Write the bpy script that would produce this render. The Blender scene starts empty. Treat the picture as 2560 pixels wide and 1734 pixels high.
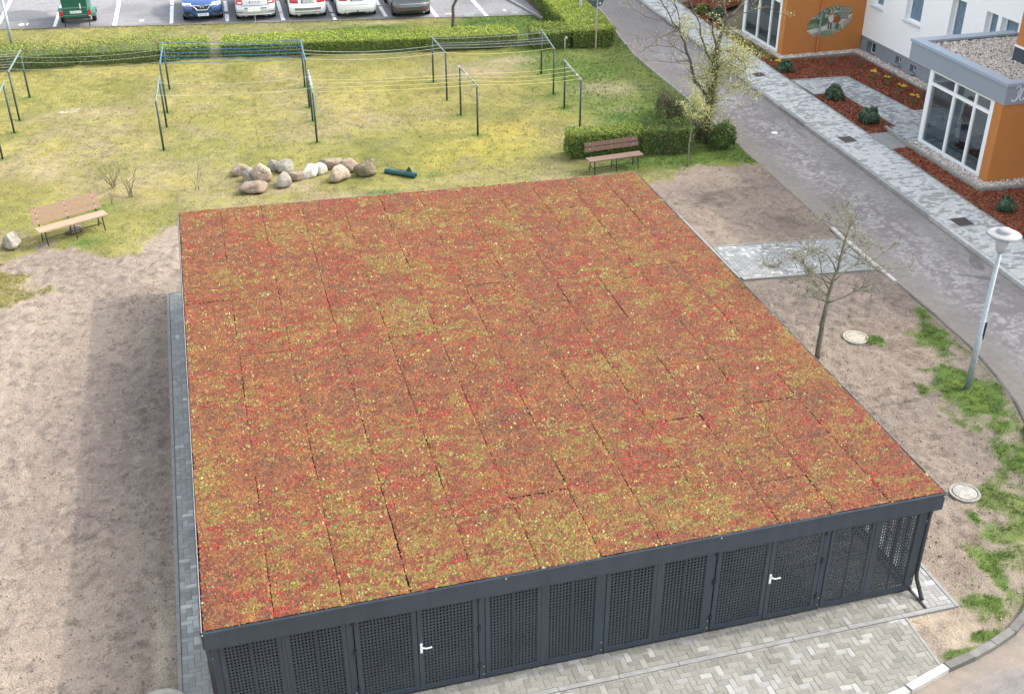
import bpy, math, random
import numpy as np
from mathutils import Vector, Matrix

random.seed(7)
RS = np.random.RandomState(11)
SC = bpy.context.scene
COL = SC.collection
PI = math.pi

# ------------------------------------------------------------------ camera, sky, sun
cam_d = bpy.data.cameras.new('camera')
cam_d.sensor_width = 36.0
cam_d.lens = 40.0
cam_d.clip_end = 1500.0
cam = bpy.data.objects.new('camera', cam_d)
COL.objects.link(cam)
cam.location = (0, 0, 13.5)
cam.rotation_euler = (math.radians(90 - 30.45), 0, math.radians(-15.4))
SC.camera = cam

SUN_EL, SUN_AZ = math.radians(41.5), math.radians(88.0)     # azimuth from +Y towards +X
world = bpy.data.worlds.new('World')
SC.world = world
world.use_nodes = True
wn = world.node_tree
wn.nodes.clear()
sky = wn.nodes.new('ShaderNodeTexSky')
sky.sky_type = 'NISHITA'
sky.sun_disc = False
sky.sun_elevation = SUN_EL
sky.sun_rotation = SUN_AZ
sky.air_density = 1.6
sky.dust_density = 4.0
sky.ozone_density = 1.0
hsv = wn.nodes.new('ShaderNodeHueSaturation')
hsv.inputs['Saturation'].default_value = 0.38          # thin white cloud over the blue
bg = wn.nodes.new('ShaderNodeBackground')
bg.inputs['Strength'].default_value = 0.15
wo = wn.nodes.new('ShaderNodeOutputWorld')
wn.links.new(sky.outputs[0], hsv.inputs['Color'])
wn.links.new(hsv.outputs[0], bg.inputs[0])
wn.links.new(bg.outputs[0], wo.inputs[0])

sl = bpy.data.lights.new('sun', 'SUN')
sl.energy = 0.88                       # sun through thin cloud
sl.angle = math.radians(0.9)
sl.color = (1.0, 0.93, 0.82)
sun = bpy.data.objects.new('sun', sl)
COL.objects.link(sun)
sd = Vector((-math.sin(SUN_AZ) * math.cos(SUN_EL), -math.cos(SUN_AZ) * math.cos(SUN_EL), -math.sin(SUN_EL)))
sun.rotation_euler = sd.to_track_quat('-Z', 'Y').to_euler()
sun.location = (40, 20, 40)

SC.view_settings.view_transform = 'Standard'
SC.view_settings.look = 'None'
SC.view_settings.exposure = 1.8
SC.view_settings.gamma = 1.0
SC.view_settings.use_curve_mapping = False

# ------------------------------------------------------------------ noise in numpy
def _hash(ix, iy, s):
    h = (ix.astype(np.int64) * 374761393 + iy.astype(np.int64) * 668265263 + s * 974634777) & 0xFFFFFFFF
    h = ((h ^ (h >> 13)) * 1274126177) & 0xFFFFFFFF
    h = h ^ (h >> 16)
    return (h & 0xFFFFFF) / float(0xFFFFFF)

def vn(x, y, s=0):
    x = np.asarray(x, float); y = np.asarray(y, float)
    ix = np.floor(x); iy = np.floor(y)
    fx = x - ix; fy = y - iy
    fx = fx * fx * (3 - 2 * fx); fy = fy * fy * (3 - 2 * fy)
    a = _hash(ix, iy, s); b = _hash(ix + 1, iy, s); c = _hash(ix, iy + 1, s); d = _hash(ix + 1, iy + 1, s)
    return (a * (1 - fx) + b * fx) * (1 - fy) + (c * (1 - fx) + d * fx) * fy

def fbm(x, y, sc, o=4, s=0):
    x = np.asarray(x, float) / sc; y = np.asarray(y, float) / sc
    t = 0.0; a = 0.5; n = 0.0
    for k in range(o):
        t = t + a * vn(x, y, s + 17 * k); n += a
        x = x * 2.03 + 5.2; y = y * 2.03 + 1.3; a *= 0.5
    return t / n

def sst(e0, e1, v):
    t = np.clip((v - e0) / (e1 - e0), 0, 1)
    return t * t * (3 - 2 * t)

def lerp(a, b, t):
    t = np.asarray(t)[..., None] if np.ndim(t) else t
    return a * (1 - t) + b * t

def C3(*v): return np.array(v, float)

# ------------------------------------------------------------------ materials
def N(nt, t, **kw):
    n = nt.nodes.new(t)
    for k, v in kw.items(): setattr(n, k, v)
    return n

def pmat(name, col=(.5, .5, .5), rough=.8, var=.15, scale=6.0, bump=0.0, bscale=60.0, metal=0.0, src='const',
         spec=.4, var2=0.0, scale2=60.0, stretch=None, coat=0.0, trans=0.0, crack=0.0, cscale=4.0):
    m = bpy.data.materials.new(name); m.use_nodes = True
    nt = m.node_tree; nt.nodes.clear()
    out = N(nt, 'ShaderNodeOutputMaterial'); b = N(nt, 'ShaderNodeBsdfPrincipled')
    nt.links.new(b.outputs[0], out.inputs[0])
    b.inputs['Roughness'].default_value = rough; b.inputs['Metallic'].default_value = metal
    b.inputs['Specular IOR Level'].default_value = spec
    if coat: b.inputs['Coat Weight'].default_value = coat; b.inputs['Coat Roughness'].default_value = .05
    geo = N(nt, 'ShaderNodeNewGeometry'); pos = geo.outputs['Position']
    if stretch:
        vm = N(nt, 'ShaderNodeVectorMath', operation='MULTIPLY'); vm.inputs[1].default_value = stretch
        nt.links.new(pos, vm.inputs[0]); pos = vm.outputs[0]
    if src == 'attr':
        a = N(nt, 'ShaderNodeAttribute', attribute_name='Col'); c = a.outputs['Color']
    elif src == 'obj':
        a = N(nt, 'ShaderNodeObjectInfo'); c = a.outputs['Color']
    else:
        a = N(nt, 'ShaderNodeRGB'); a.outputs[0].default_value = (*col, 1); c = a.outputs[0]
    for v, s, d in ((var, scale, 4), (var2, scale2, 3)):
        if v <= 0: continue
        nz = N(nt, 'ShaderNodeTexNoise'); nz.inputs['Scale'].default_value = s; nz.inputs['Detail'].default_value = d
        nz.inputs['Roughness'].default_value = .65
        nt.links.new(pos, nz.inputs['Vector'])
        mr = N(nt, 'ShaderNodeMapRange'); mr.inputs[1].default_value = .25; mr.inputs[2].default_value = .75
        mr.inputs[3].default_value = 1 - v; mr.inputs[4].default_value = 1 + v; mr.clamp = False
        nt.links.new(nz.outputs[0], mr.inputs[0])
        vm = N(nt, 'ShaderNodeVectorMath', operation='SCALE')
        nt.links.new(c, vm.inputs[0]); nt.links.new(mr.outputs[0], vm.inputs['Scale']); c = vm.outputs[0]
    if crack:                                                   # fine dark clefts between clods
        for cs, ck in ((cscale, crack), (cscale * 2.7, crack * .7)):
            nz = N(nt, 'ShaderNodeTexNoise'); nz.inputs['Scale'].default_value = cs; nz.inputs['Detail'].default_value = 5; nz.inputs['Roughness'].default_value = .6; nz.inputs['Distortion'].default_value = .6
            nt.links.new(geo.outputs['Position'], nz.inputs['Vector'])
            s1 = N(nt, 'ShaderNodeMath', operation='SUBTRACT'); s1.inputs[1].default_value = .47; nt.links.new(nz.outputs[0], s1.inputs[0])
            s2 = N(nt, 'ShaderNodeMath', operation='ABSOLUTE'); nt.links.new(s1.outputs[0], s2.inputs[0])
            mr = N(nt, 'ShaderNodeMapRange'); mr.inputs[1].default_value = .0; mr.inputs[2].default_value = .022; mr.inputs[3].default_value = 1 - ck; mr.inputs[4].default_value = 1
            nt.links.new(s2.outputs[0], mr.inputs[0])
            n2 = N(nt, 'ShaderNodeTexNoise'); n2.inputs['Scale'].default_value = cs * .35; n2.inputs['Detail'].default_value = 2; nt.links.new(geo.outputs['Position'], n2.inputs['Vector'])
            m2 = N(nt, 'ShaderNodeMapRange'); m2.inputs[1].default_value = .45; m2.inputs[2].default_value = .60; nt.links.new(n2.outputs[0], m2.inputs[0])
            mx = N(nt, 'ShaderNodeMix'); mx.inputs[2].default_value = 1.0
            nt.links.new(m2.outputs[0], mx.inputs[0]); nt.links.new(mr.outputs[0], mx.inputs[3])
            vm = N(nt, 'ShaderNodeVectorMath', operation='SCALE'); nt.links.new(c, vm.inputs[0]); nt.links.new(mx.outputs[0], vm.inputs['Scale']); c = vm.outputs[0]
    nt.links.new(c, b.inputs['Base Color'])
    if trans:                                                   # thin leaves let light through
        tr = N(nt, 'ShaderNodeBsdfTranslucent'); mx = N(nt, 'ShaderNodeMixShader'); mx.inputs[0].default_value = trans
        nt.links.new(c, tr.inputs[0]); nt.links.new(b.outputs[0], mx.inputs[1]); nt.links.new(tr.outputs[0], mx.inputs[2])
        nt.links.new(mx.outputs[0], out.inputs[0])
    if bump:
        nz = N(nt, 'ShaderNodeTexNoise'); nz.inputs['Scale'].default_value = bscale; nz.inputs['Detail'].default_value = 5
        nt.links.new(geo.outputs['Position'], nz.inputs['Vector'])
        bp = N(nt, 'ShaderNodeBump'); bp.inputs['Strength'].default_value = 1.0; bp.inputs['Distance'].default_value = bump
        nt.links.new(nz.outputs[0], bp.inputs['Height']); nt.links.new(bp.outputs[0], b.inputs['Normal'])
    return m

def glass_mat(name, tint=(.75, .82, .82), refl=1.0):
    m = bpy.data.materials.new(name); m.use_nodes = True
    nt = m.node_tree; nt.nodes.clear()
    out = N(nt, 'ShaderNodeOutputMaterial'); mx = N(nt, 'ShaderNodeMixShader')
    t = N(nt, 'ShaderNodeBsdfTransparent'); g = N(nt, 'ShaderNodeBsdfGlossy'); f = N(nt, 'ShaderNodeFresnel')
    t.inputs[0].default_value = (*tint, 1); g.inputs['Roughness'].default_value = .02
    f.inputs[0].default_value = 1.55 * refl
    ge = N(nt, 'ShaderNodeNewGeometry'); inv = N(nt, 'ShaderNodeMath', operation='SUBTRACT'); inv.inputs[0].default_value = 1.0; nt.links.new(ge.outputs['Backfacing'], inv.inputs[1])
    mul = N(nt, 'ShaderNodeMath', operation='MULTIPLY'); nt.links.new(f.outputs[0], mul.inputs[0]); nt.links.new(inv.outputs[0], mul.inputs[1])   # only the outer face mirrors
    nt.links.new(mul.outputs[0], mx.inputs[0]); nt.links.new(t.outputs[0], mx.inputs[1]); nt.links.new(g.outputs[0], mx.inputs[2])
    nt.links.new(mx.outputs[0], out.inputs[0])
    return m

M = {}
M['ground'] = pmat('soil_and_moss', rough=.95, var=.16, scale=3.0, var2=.30, scale2=30.0, bump=.035, bscale=34, src='attr', spec=.1, crack=.42, cscale=3.2)
M['grass'] = pmat('grass_blades', rough=.8, var=.0, src='attr', spec=.15, trans=.25)
M['leaf'] = pmat('leaves', rough=.65, var=.0, src='attr', spec=.25, trans=.3)
M['asphalt'] = pmat('asphalt', rough=.9, var=.14, scale=5.0, var2=.34, scale2=70.0, bump=.006, bscale=160, src='attr', spec=.2)
M['paver'] = pmat('concrete_paver', rough=.9, var=.10, scale=9.0, var2=.10, scale2=120.0, bump=.003, bscale=150, src='obj', spec=.2)
M['paver_a'] = pmat('concrete_paver_field', rough=.9, var=.10, scale=9.0, var2=.10, scale2=120.0, bump=.003, bscale=150, src='attr', spec=.2)
M['joint'] = pmat('joint_sand', (.34, .315, .265), rough=.95, var=.25, scale=20, bump=.004, bscale=120)
M['kerb'] = pmat('kerb_concrete', rough=.9, var=.22, scale=5.0, var2=.12, scale2=50, bump=.004, bscale=90, src='obj', spec=.2)
M['edging'] = pmat('edging_concrete', (.24, .24, .235), rough=.9, var=.2, scale=5.0, bump=.004, bscale=90, spec=.2)
M['anthracite'] = pmat('anthracite_steel', (.034, .046, .060), rough=.45, var=.20, scale=2.2, spec=.5, stretch=(2.5, 2.5, .5), var2=.10, scale2=40)
M['anthracite2'] = pmat('anthracite_sheet', (.036, .047, .058), rough=.5, var=.22, scale=1.6, spec=.4, var2=.08, scale2=30)
M['darksteel'] = pmat('dark_steel', (.02, .022, .026), rough=.5, var=.1, scale=9)
M['steel'] = pmat('brushed_steel', (.62, .62, .60), rough=.3, var=.08, scale=30, metal=.6)
M['zinc'] = pmat('galvanised_steel', (.33, .38, .40), rough=.5, var=.16, scale=14, metal=.25, var2=.1, scale2=60)
M['alu'] = pmat('aluminium_trim', (.30, .27, .24), rough=.5, var=.2, scale=8, metal=.2)
M['sedum'] = pmat('sedum', rough=.75, var=.12, scale=2.2, src='attr', spec=.2)
M['inside'] = pmat('shelter_floor', (.17, .17, .16), rough=.95, var=.2, scale=3)
M['conc'] = pmat('pale_concrete', (.36, .34, .29), rough=.92, var=.22, scale=6, var2=.15, scale2=40, bump=.006, bscale=60)
M['conc2'] = pmat('grey_concrete', (.25, .24, .22), rough=.92, var=.22, scale=8, var2=.18, scale2=40, bump=.006, bscale=60)

# ------------------------------------------------------------------ objects
def link(o, parent=None, world=True):
    COL.objects.link(o)
    if parent is not None:
        o.parent = parent
        if world:
            p = parent; mtx = Matrix.Identity(4)
            chain = []
            while p is not None: chain.append(p); p = p.parent
            for q in reversed(chain): mtx = mtx @ q.matrix_parent_inverse @ q.matrix_basis
            o.matrix_parent_inverse = mtx.inverted()
    return o

def tag(o, label=None, cat=None, group=None, kind=None):
    if label: o['label'] = label
    if cat: o['category'] = cat
    if group: o['group'] = group
    if kind: o['kind'] = kind
    return o

def empty(name, loc=(0, 0, 0), rz=0.0, label=None, cat=None, group=None, kind=None, parent=None):
    o = bpy.data.objects.new(name, None)
    o.empty_display_size = .1
    o.location = loc; o.rotation_euler = (0, 0, rz)
    link(o, parent, world=False)
    return tag(o, label, cat, group, kind)

def struct(o):
    o['kind'] = 'structure'; return o

def copy_tree(o, parent=None):
    c = o.copy(); COL.objects.link(c)
    if parent is not None: c.parent = parent
    for ch in list(o.children): copy_tree(ch, c)
    return c

class MB:
    """collects faces of any kind into one mesh"""
    def __init__(s): s.v = []; s.f = []; s.m = []; s.c = []; s.cur = 0; s.col = None
    def face(s, pts, col=None, mi=None):
        n = len(s.v); s.v.extend([tuple(p) for p in pts]); s.f.append(tuple(range(n, n + len(pts))))
        s.m.append(s.cur if mi is None else mi); s.c.append(col or s.col)
    def box(s, x0, x1, y0, y1, z0, z1, T=None):
        p = [(x0, y0, z0), (x1, y0, z0), (x1, y1, z0), (x0, y1, z0), (x0, y0, z1), (x1, y0, z1), (x1, y1, z1), (x0, y1, z1)]
        if T is not None: p = [tuple(T @ Vector(q)) for q in p]
        n = len(s.v); s.v.extend(p)
        for q in ((0, 3, 2, 1), (4, 5, 6, 7), (0, 1, 5, 4), (1, 2, 6, 5), (2, 3, 7, 6), (3, 0, 4, 7)):
            s.f.append(tuple(n + i for i in q)); s.m.append(s.cur); s.c.append(s.col)
    def prism(s, poly, z0, z1, inset=0.0):
        n = len(poly)
        a = [(x, y, z0) for x, y in poly]
        if inset:
            cx = sum(p[0] for p in poly) / n; cy = sum(p[1] for p in poly) / n
            zi = z1 - inset; b = [(x, y, zi) for x, y in poly]
            t = []
            for x, y in poly:
                d = math.hypot(x - cx, y - cy) or 1; k = max(0, 1 - 1.4 * inset / d)
                t.append((cx + (x - cx) * k, cy + (y - cy) * k, z1))
            rings = [a, b, t]
        else: rings = [a, [(x, y, z1) for x, y in poly]]
        for r0, r1 in zip(rings, rings[1:]):
            for i in range(n): s.face((r0[i], r0[(i + 1) % n], r1[(i + 1) % n], r1[i]))
        s.face(rings[-1])
    def tube(s, pts, r, n=6, cap=True):
        pts = [Vector(p) for p in pts]
        if not hasattr(r, '__len__'): r = [r] * len(pts)
        prev = None; rings = []
        for i, p in enumerate(pts):
            d = (pts[min(i + 1, len(pts) - 1)] - pts[max(i - 1, 0)])
            d = d.normalized() if d.length > 1e-9 else Vector((0, 0, 1))
            if prev is None:
                u = d.orthogonal().normalized()
            else:
                u = prev - d * prev.dot(d)
                u = u.normalized() if u.length > 1e-6 else d.orthogonal().normalized()
            prev = u; w = d.cross(u)
            base = len(s.v)
            for k in range(n):
                a = 2 * PI * k / n
                s.v.append(tuple(p + (u * math.cos(a) + w * math.sin(a)) * r[i]))
            rings.append(base)
        for b0, b1 in zip(rings, rings[1:]):
            for k in range(n):
                s.f.append((b0 + k, b0 + (k + 1) % n, b1 + (k + 1) % n, b1 + k)); s.m.append(s.cur); s.c.append(s.col)
        if cap:
            s.f.append(tuple(rings[0] + k for k in reversed(range(n)))); s.m.append(s.cur); s.c.append(s.col)
            s.f.append(tuple(rings[-1] + k for k in range(n))); s.m.append(s.cur); s.c.append(s.col)
    def lathe(s, prof, c=(0, 0, 0), n=20, axis='z'):
        rings = []
        for r, z in prof:
            base = len(s.v)
            for k in range(n):
                a = 2 * PI * k / n
                if axis == 'z': q = (c[0] + r * math.cos(a), c[1] + r * math.sin(a), c[2] + z)
                elif axis == 'x': q = (c[0] + z, c[1] + r * math.cos(a), c[2] + r * math.sin(a))
                else: q = (c[0] + r * math.sin(a), c[1] + z, c[2] + r * math.cos(a))
                s.v.append(q)
            rings.append(base)
        for b0, b1 in zip(rings, rings[1:]):
            for k in range(n):
                s.f.append((b0 + k, b0 + (k + 1) % n, b1 + (k + 1) % n, b1 + k)); s.m.append(s.cur); s.c.append(s.col)
        if prof[0][0] > 1e-6: s.f.append(tuple(rings[0] + k for k in reversed(range(n)))); s.m.append(s.cur); s.c.append(s.col)
        if prof[-1][0] > 1e-6: s.f.append(tuple(rings[-1] + k for k in range(n))); s.m.append(s.cur); s.c.append(s.col)
    def mesh(s, name, mats, smooth=False):
        me = bpy.data.meshes.new(name)
        me.from_pydata(s.v, [], s.f)
        for m in (mats if isinstance(mats, (list, tuple)) else [mats]): me.materials.append(m)
        if len(me.materials) > 1: me.polygons.foreach_set('material_index', s.m)
        if any(c is not None for c in s.c):
            at = me.attributes.new('Col', 'FLOAT_COLOR', 'FACE')
            at.data.foreach_set('color', np.array([(*(c or (.5, .5, .5)), 1) for c in s.c], np.float32).ravel())
        if smooth: me.polygons.foreach_set('use_smooth', [True] * len(me.polygons))
        me.update()
        return me
    def build(s, name, mats, parent=None, smooth=False, world=True):
        return link(bpy.data.objects.new(name, s.mesh(name, mats, smooth)), parent, world)

def np_mesh(name, V, F, mat, fcol=None, vcol=None, parent=None, smooth=False):
    V = np.ascontiguousarray(V, np.float32); F = np.ascontiguousarray(F, np.int32)
    k = F.shape[1]
    me = bpy.data.meshes.new(name)
    me.vertices.add(len(V)); me.vertices.foreach_set('co', V.ravel())
    me.loops.add(F.size); me.loops.foreach_set('vertex_index', F.ravel())
    me.polygons.add(len(F)); me.polygons.foreach_set('loop_start', np.arange(0, F.size, k, dtype=np.int32))
    if smooth: me.polygons.foreach_set('use_smooth', np.ones(len(F), bool))
    me.materials.append(mat)
    for dom, c in (('FACE', fcol), ('POINT', vcol)):
        if c is not None:
            at = me.attributes.new('Col', 'FLOAT_COLOR', dom)
            c4 = np.ones((len(c), 4), np.float32); c4[:, :3] = c
            at.data.foreach_set('color', c4.ravel())
    me.update(calc_edges=True)
    return link(bpy.data.objects.new(name, me), parent)

def text_mesh(body, size, mat, T, parent=None, name='lettering', depth=.002, shear=0.0, bold=0.0):
    cu = bpy.data.curves.new(name, 'FONT'); cu.body = body; cu.size = size; cu.extrude = depth
    cu.align_x = 'CENTER'; cu.align_y = 'CENTER'; cu.shear = shear; cu.offset = bold; cu.resolution_u = 3
    tmp = bpy.data.objects.new('tmp_text', cu); COL.objects.link(tmp)
    dg = bpy.context.evaluated_depsgraph_get()
    me = bpy.data.meshes.new_from_object(tmp.evaluated_get(dg))
    bpy.data.objects.remove(tmp); bpy.data.curves.remove(cu)
    me.name = name; me.transform(T); me.materials.clear(); me.materials.append(mat)
    return link(bpy.data.objects.new(name, me), parent)

def clip_poly(poly, region):
    """Sutherland-Hodgman, convex counter-clockwise region"""
    out = list(poly)
    for i in range(len(region)):
        a = region[i]; b = region[(i + 1) % len(region)]
        inp = out; out = []
        def side(p): return (b[0] - a[0]) * (p[1] - a[1]) - (b[1] - a[1]) * (p[0] - a[0])
        for j in range(len(inp)):
            p = inp[j]; q = inp[(j + 1) % len(inp)]
            sp, sq = side(p), side(q)
            if sp >= 0: out.append(p)
            if (sp >= 0) != (sq >= 0):
                t = sp / (sp - sq); out.append((p[0] + (q[0] - p[0]) * t, p[1] + (q[1] - p[1]) * t))
        if len(out) < 3: return []
    return out

def area(p): return .5 * sum(p[i][0] * p[(i + 1) % len(p)][1] - p[(i + 1) % len(p)][0] * p[i][1] for i in range(len(p)))
# ------------------------------------------------------------------ plan of the place (metres, shelter along X and Y)
LX = np.array([8.6, 8.9, 9.6, 10.43, 10.68, 10.83, 11.0, 11.26, 12.3, 14.0, 16.0, 17.0, 18.0, 19.1, 20.8, 22.6, 26.0, 30.0, 33.2, 38.1, 43.5, 46.5, 49.0, 53.0, 60.0, 90.0])
LV = np.array([-40, -20, 5.0, 9.27, 10.2, 10.9, 11.48, 11.94, 13.2, 14.6, 15.55, 15.95, 16.2, 16.4, 16.5, 16.53, 16.58, 16.8, 16.95, 17.2, 17.3, 17.65, 18.1, 18.6, 19.2, 21.0])
def road_left(y): return np.interp(y, LX, LV)
def road_right(y): return np.interp(y, [0, 20, 24.5, 28, 32, 36, 40, 47, 55, 90], [19.1, 19.42, 19.60, 19.74, 19.88, 19.98, 20.14, 20.5, 20.85, 22.2])
def walk_inner(y): return np.interp(y, [0, 24, 32, 38.9, 45, 52, 90], [20.7, 21.28, 21.55, 21.80, 22.06, 22.4, 24.0])
def lot_edge(x): return 55.0 - (x + 8.5) * .165

def soil_boundary(x):
    return np.interp(x, [-14, -7, -5.9, -5.28, -4.8, -3.9, -3.27, -2.43, -2.03, -1.35, 0, 6, 12.4, 12.9, 13.9, 14.7, 16.3, 17.5],
                     [29.2, 29.6, 30.0, 30.65, 30.8, 30.3, 29.95, 29.95, 30.9, 31.3, 30.9, 30.8, 30.8, 30.85, 31.2, 31.4, 31.45, 30.8])
BLOBS = [(-5.9, 28.3, 1.0, 1.5), (13.45, 14.25, .42, .35), (13.2, 13.2, .75, .40), (14.3, 13.6, .9, .6), (12.75, 13.85, .16, .25), (12.6, 12.75, .45, .28), (12.25, 12.2, .38, .40),
         (11.75, 11.75, .38, .28), (11.05, 11.1, .22, .10), (10.45, 10.9, .40, .07), (13.2, 12.3, .5, .4), (15.30, 18.0, .95, 1.0), (15.2, 16.9, .75, .7), (15.80, 19.5, .42, 1.1), (16.1, 20.5, .25, .8),
         (16.32, 21.0, .14, .6), (14.35, 18.0, .3, .3), (14.45, 20.15, .18, .22), (15.2, 16.4, .45, .6), (16.6, 31.9, .6, .5)]
def grass_mask(x, y):
    n = (fbm(x, y, .8, 4, 3) - .5) * 1.15 + .5 * (fbm(x, y, .22, 3, 4) - .5)
    m = sst(-.22, .22, y - soil_boundary(x) + n * 1.5)
    for bx, by, rx, ry in BLOBS:
        d = np.sqrt(((x - bx) / rx) ** 2 + ((y - by) / ry) ** 2)
        m = np.maximum(m, sst(1.25, .35, d + n * 2.3))
    d = (road_left(y) - x) * np.interp(y, [11, 13, 15, 17], [.55, .65, .85, 1.0])
    band = sst(.95, .15, d + n * 1.9) * sst(.02, .16, d + .25 * n) * sst(11.25, 11.8, y) * sst(11.2, 11.9, x) * sst(22.5, 20.5, y) * np.interp(y, [15.3, 16.2, 19, 21], [1, .85, .75, .25])
    m = np.maximum(m, band)
    return np.clip(m, 0, 1)

def blob(x, y, bx, by, rx, ry, k=1.0):
    d = ((x - bx) / rx) ** 2 + ((y - by) / ry) ** 2
    return k * np.exp(-d * 1.4)

def lushness(x, y):
    """0 = yellow moss, 1 = fresh green grass"""
    g = .14 + .45 * (fbm(x, y, 2.6, 4, 41) - .5)
    g = g + .55 * sst(11.2, 14.5, x + (y - 38) * .10) * sst(30, 33, y)
    g = g + blob(x, y, 4.6, 32.0, .9, .35, .9) + blob(x, y, 6.6, 33.0, .5, .25, .6) + blob(x, y, -3.5, 33.2, .8, .5, .6) + blob(x, y, -3.8, 30.9, .6, .5, .6)
    g = g + blob(x, y, 15.2, 36.0, 1.6, 1.4, .5) + blob(x, y, 14.6, 42.3, 1.4, 1.3, .6) + blob(x, y, 13.5, 32.2, 3.5, .7, .45) + blob(x, y, 7.0, 50.6, 2.6, .8, .6) + blob(x, y, 13.0, 49.0, 2.5, 1.4, .6)
    g = np.maximum(g, 1.0 * (y < 22.5) * (x > 9.5) * (.45 + .8 * fbm(x, y, .5, 3, 43)))
    for bx, by, rx, ry in BLOBS[1:]: g = np.maximum(g, blob(x, y, bx, by, rx * 1.5, ry * 1.5, 1.2))
    for px, py in POSTS: g = g + blob(x, y, px, py, .28, .28, .55)
    g = g + .15 * sst(47, 49, y)
    return np.clip(g, 0, 1)

def bareness(x, y):
    """worn sandy patches in the lawn"""
    b = .18 * sst(.58, .72, fbm(x, y, 1.9, 4, 77))
    for q in ((-4.0, 42.2, 1.9, .8, .55), (-.3, 41.8, .8, .5, .55), (-5.2, 36.6, 1.0, .8, .55), (10.9, 43.2, 1.6, .9, .8), (12.2, 44.4, 1.3, .6, .8), (14.7, 39.9, 1.4, 1.1, .75),
              (14.4, 37.5, .45, .35, .5), (2.2, 33.3, .9, .5, .7), (3.6, 32.0, 1.3, .5, .6), (-5.5, 39.8, .8, .4, .4), (1.0, 40.8, .6, .5, .3), (-5.9, 31.5, .8, .7, .6), (-2.2, 33.1, .8, .5, .35),
              (.6, 48.6, .35, .6, .8), (8.3, 51.7, 1.3, .45, .8), (-5, 54.3, 2.5, .35, .6), (11.5, 52.0, 2.5, .4, .5)):
        b = b + blob(x, y, *q)
    return np.clip(b, 0, 1)

POSTS = [(-6.37, 44.55), (-6.52, 42.11), (-6.54, 40.59), (-6.68, 38.16), (-1.33, 44.19), (-1.45, 41.58), (-1.49, 39.89), (-1.61, 37.48), (3.67, 43.16), (3.56, 40.77), (3.49, 39.18), (3.37, 36.92),
         (8.54, 42.46), (8.58, 40.24), (8.68, 38.41), (8.76, 36.21), (12.83, 42.24), (12.56, 39.75), (12.47, 38.13), (12.33, 35.91)]

def flat_factor(x, y):
    """1 where the soil may heave, 0 beside paving"""
    f = np.ones_like(np.asarray(x, float))
    dx = np.maximum(np.maximum(-1.68 - x, x - 11.12), 0); dy = np.maximum(np.maximum(11.85 - y, y - 28.2), 0)
    f = f * sst(.02, .35, np.hypot(dx, dy))
    dx = np.maximum(np.maximum(12.7 - x, x - 17), 0); dy = np.maximum(np.maximum(23.5 - y, y - 25.9), 0)
    f = f * sst(.02, .35, np.hypot(dx, dy))
    d = np.where(x < 10.1, np.maximum(y - 11.9, 0) + np.maximum(-12 - x, 0), np.maximum(x - 10.1, 0))
    f = f * np.where(y < 12.4, sst(.0, .3, d), 1)
    return f

def ground_h(x, y):
    f = flat_factor(x, y); g = grass_mask(x, y); fr = sst(.0, .45, road_left(y) - x) * sst(.0, .35, lot_edge(x) - y)
    soil = .07 * (fbm(x, y, 1.9, 3, 5) - .5) + .13 * (np.abs(fbm(x, y, .38, 4, 9) - .5) ** .8) * 1.0 - .03 + .045 * (fbm(x, y, .14, 2, 19) - .5)
    lawn = .10 * (fbm(x, y, 2.2, 3, 6) - .5) + .10 * (fbm(x, y, .38, 3, 8) - .5)
    h = soil * (1 - g) + (lawn + .01) * g
    return -.010 - .035 * (1 - f) + h * f * fr

def ground_col(x, y):
    n1 = fbm(x, y, 1.3, 4, 21); n2 = fbm(x, y, .28, 4, 23); n3 = fbm(x, y, 3.2, 3, 27); n4 = fbm(x, y, .10, 2, 29)
    soil = lerp(C3(.192, .158, .138), C3(.272, .222, .180), sst(.30, .70, n1 * .35 + n3 * .65))
    n6 = fbm(x, y * 1.2, .17, 3, 24)
    soil = lerp(soil, C3(.130, .104, .090), .58 * sst(.56, .70, n2 * .35 + n6 * .65))
    soil = lerp(soil, C3(.29, .24, .19), .5 * sst(.55, .75, n4))
    right = sst(8, 12, x)
    soil = soil * (1 - .10 * right)[..., None]
    dk = blob(x, y, 14.3, 29.2, 1.6, 1.0, .6) + blob(x, y, 15.6, 26.9, .8, .8, .7) + blob(x, y, 15.0, 20.0, 1.3, 1.6, .5) + blob(x, y, 12.3, 13.2, .5, .7, .45) + blob(x, y, 11.9, 12.6, .4, .4, .3)
    soil = lerp(soil, C3(.115, .088, .072), np.clip(dk * sst(.25, .7, n2), 0, .9))
    sandy = blob(x, y, -1.9, 14.4, .16, 1.2, 1) + blob(x, y, 9.9, 11.75, 1.0, .18, 1.2) + blob(x, y, 10.6, 11.2, .5, .5, .5)
    soil = lerp(soil, C3(.40, .33, .25), np.clip(sandy, 0, .9))
    moss = lerp(C3(.180, .163, .052), C3(.275, .235, .080), sst(.3, .7, n1))
    moss = lerp(moss, C3(.275, .220, .135), .75 * sst(.46, .66, n3 * .6 + n2 * .4))
    moss = lerp(moss, C3(.30, .255, .055), np.clip(blob(x, y, 8.2, 34.6, 3.2, 1.5, .9) + blob(x, y, 9.8, 36.6, 2.0, 1.2, .7) + blob(x, y, 3.0, 47.0, 6, .8, .4), 0, .8) * sst(.25, .6, n1))
    moss = lerp(moss, C3(.10, .095, .035), .45 * sst(.55, .75, n2))
    lush = lushness(x, y)
    gr = lerp(moss, lerp(C3(.060, .115, .028), C3(.12, .16, .04), n2), np.clip(lush * 1.25, 0, 1))
    gr = lerp(gr, C3(.30, .235, .165), .85 * bareness(x, y))
    return lerp(soil, gr, grass_mask(x, y))

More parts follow.
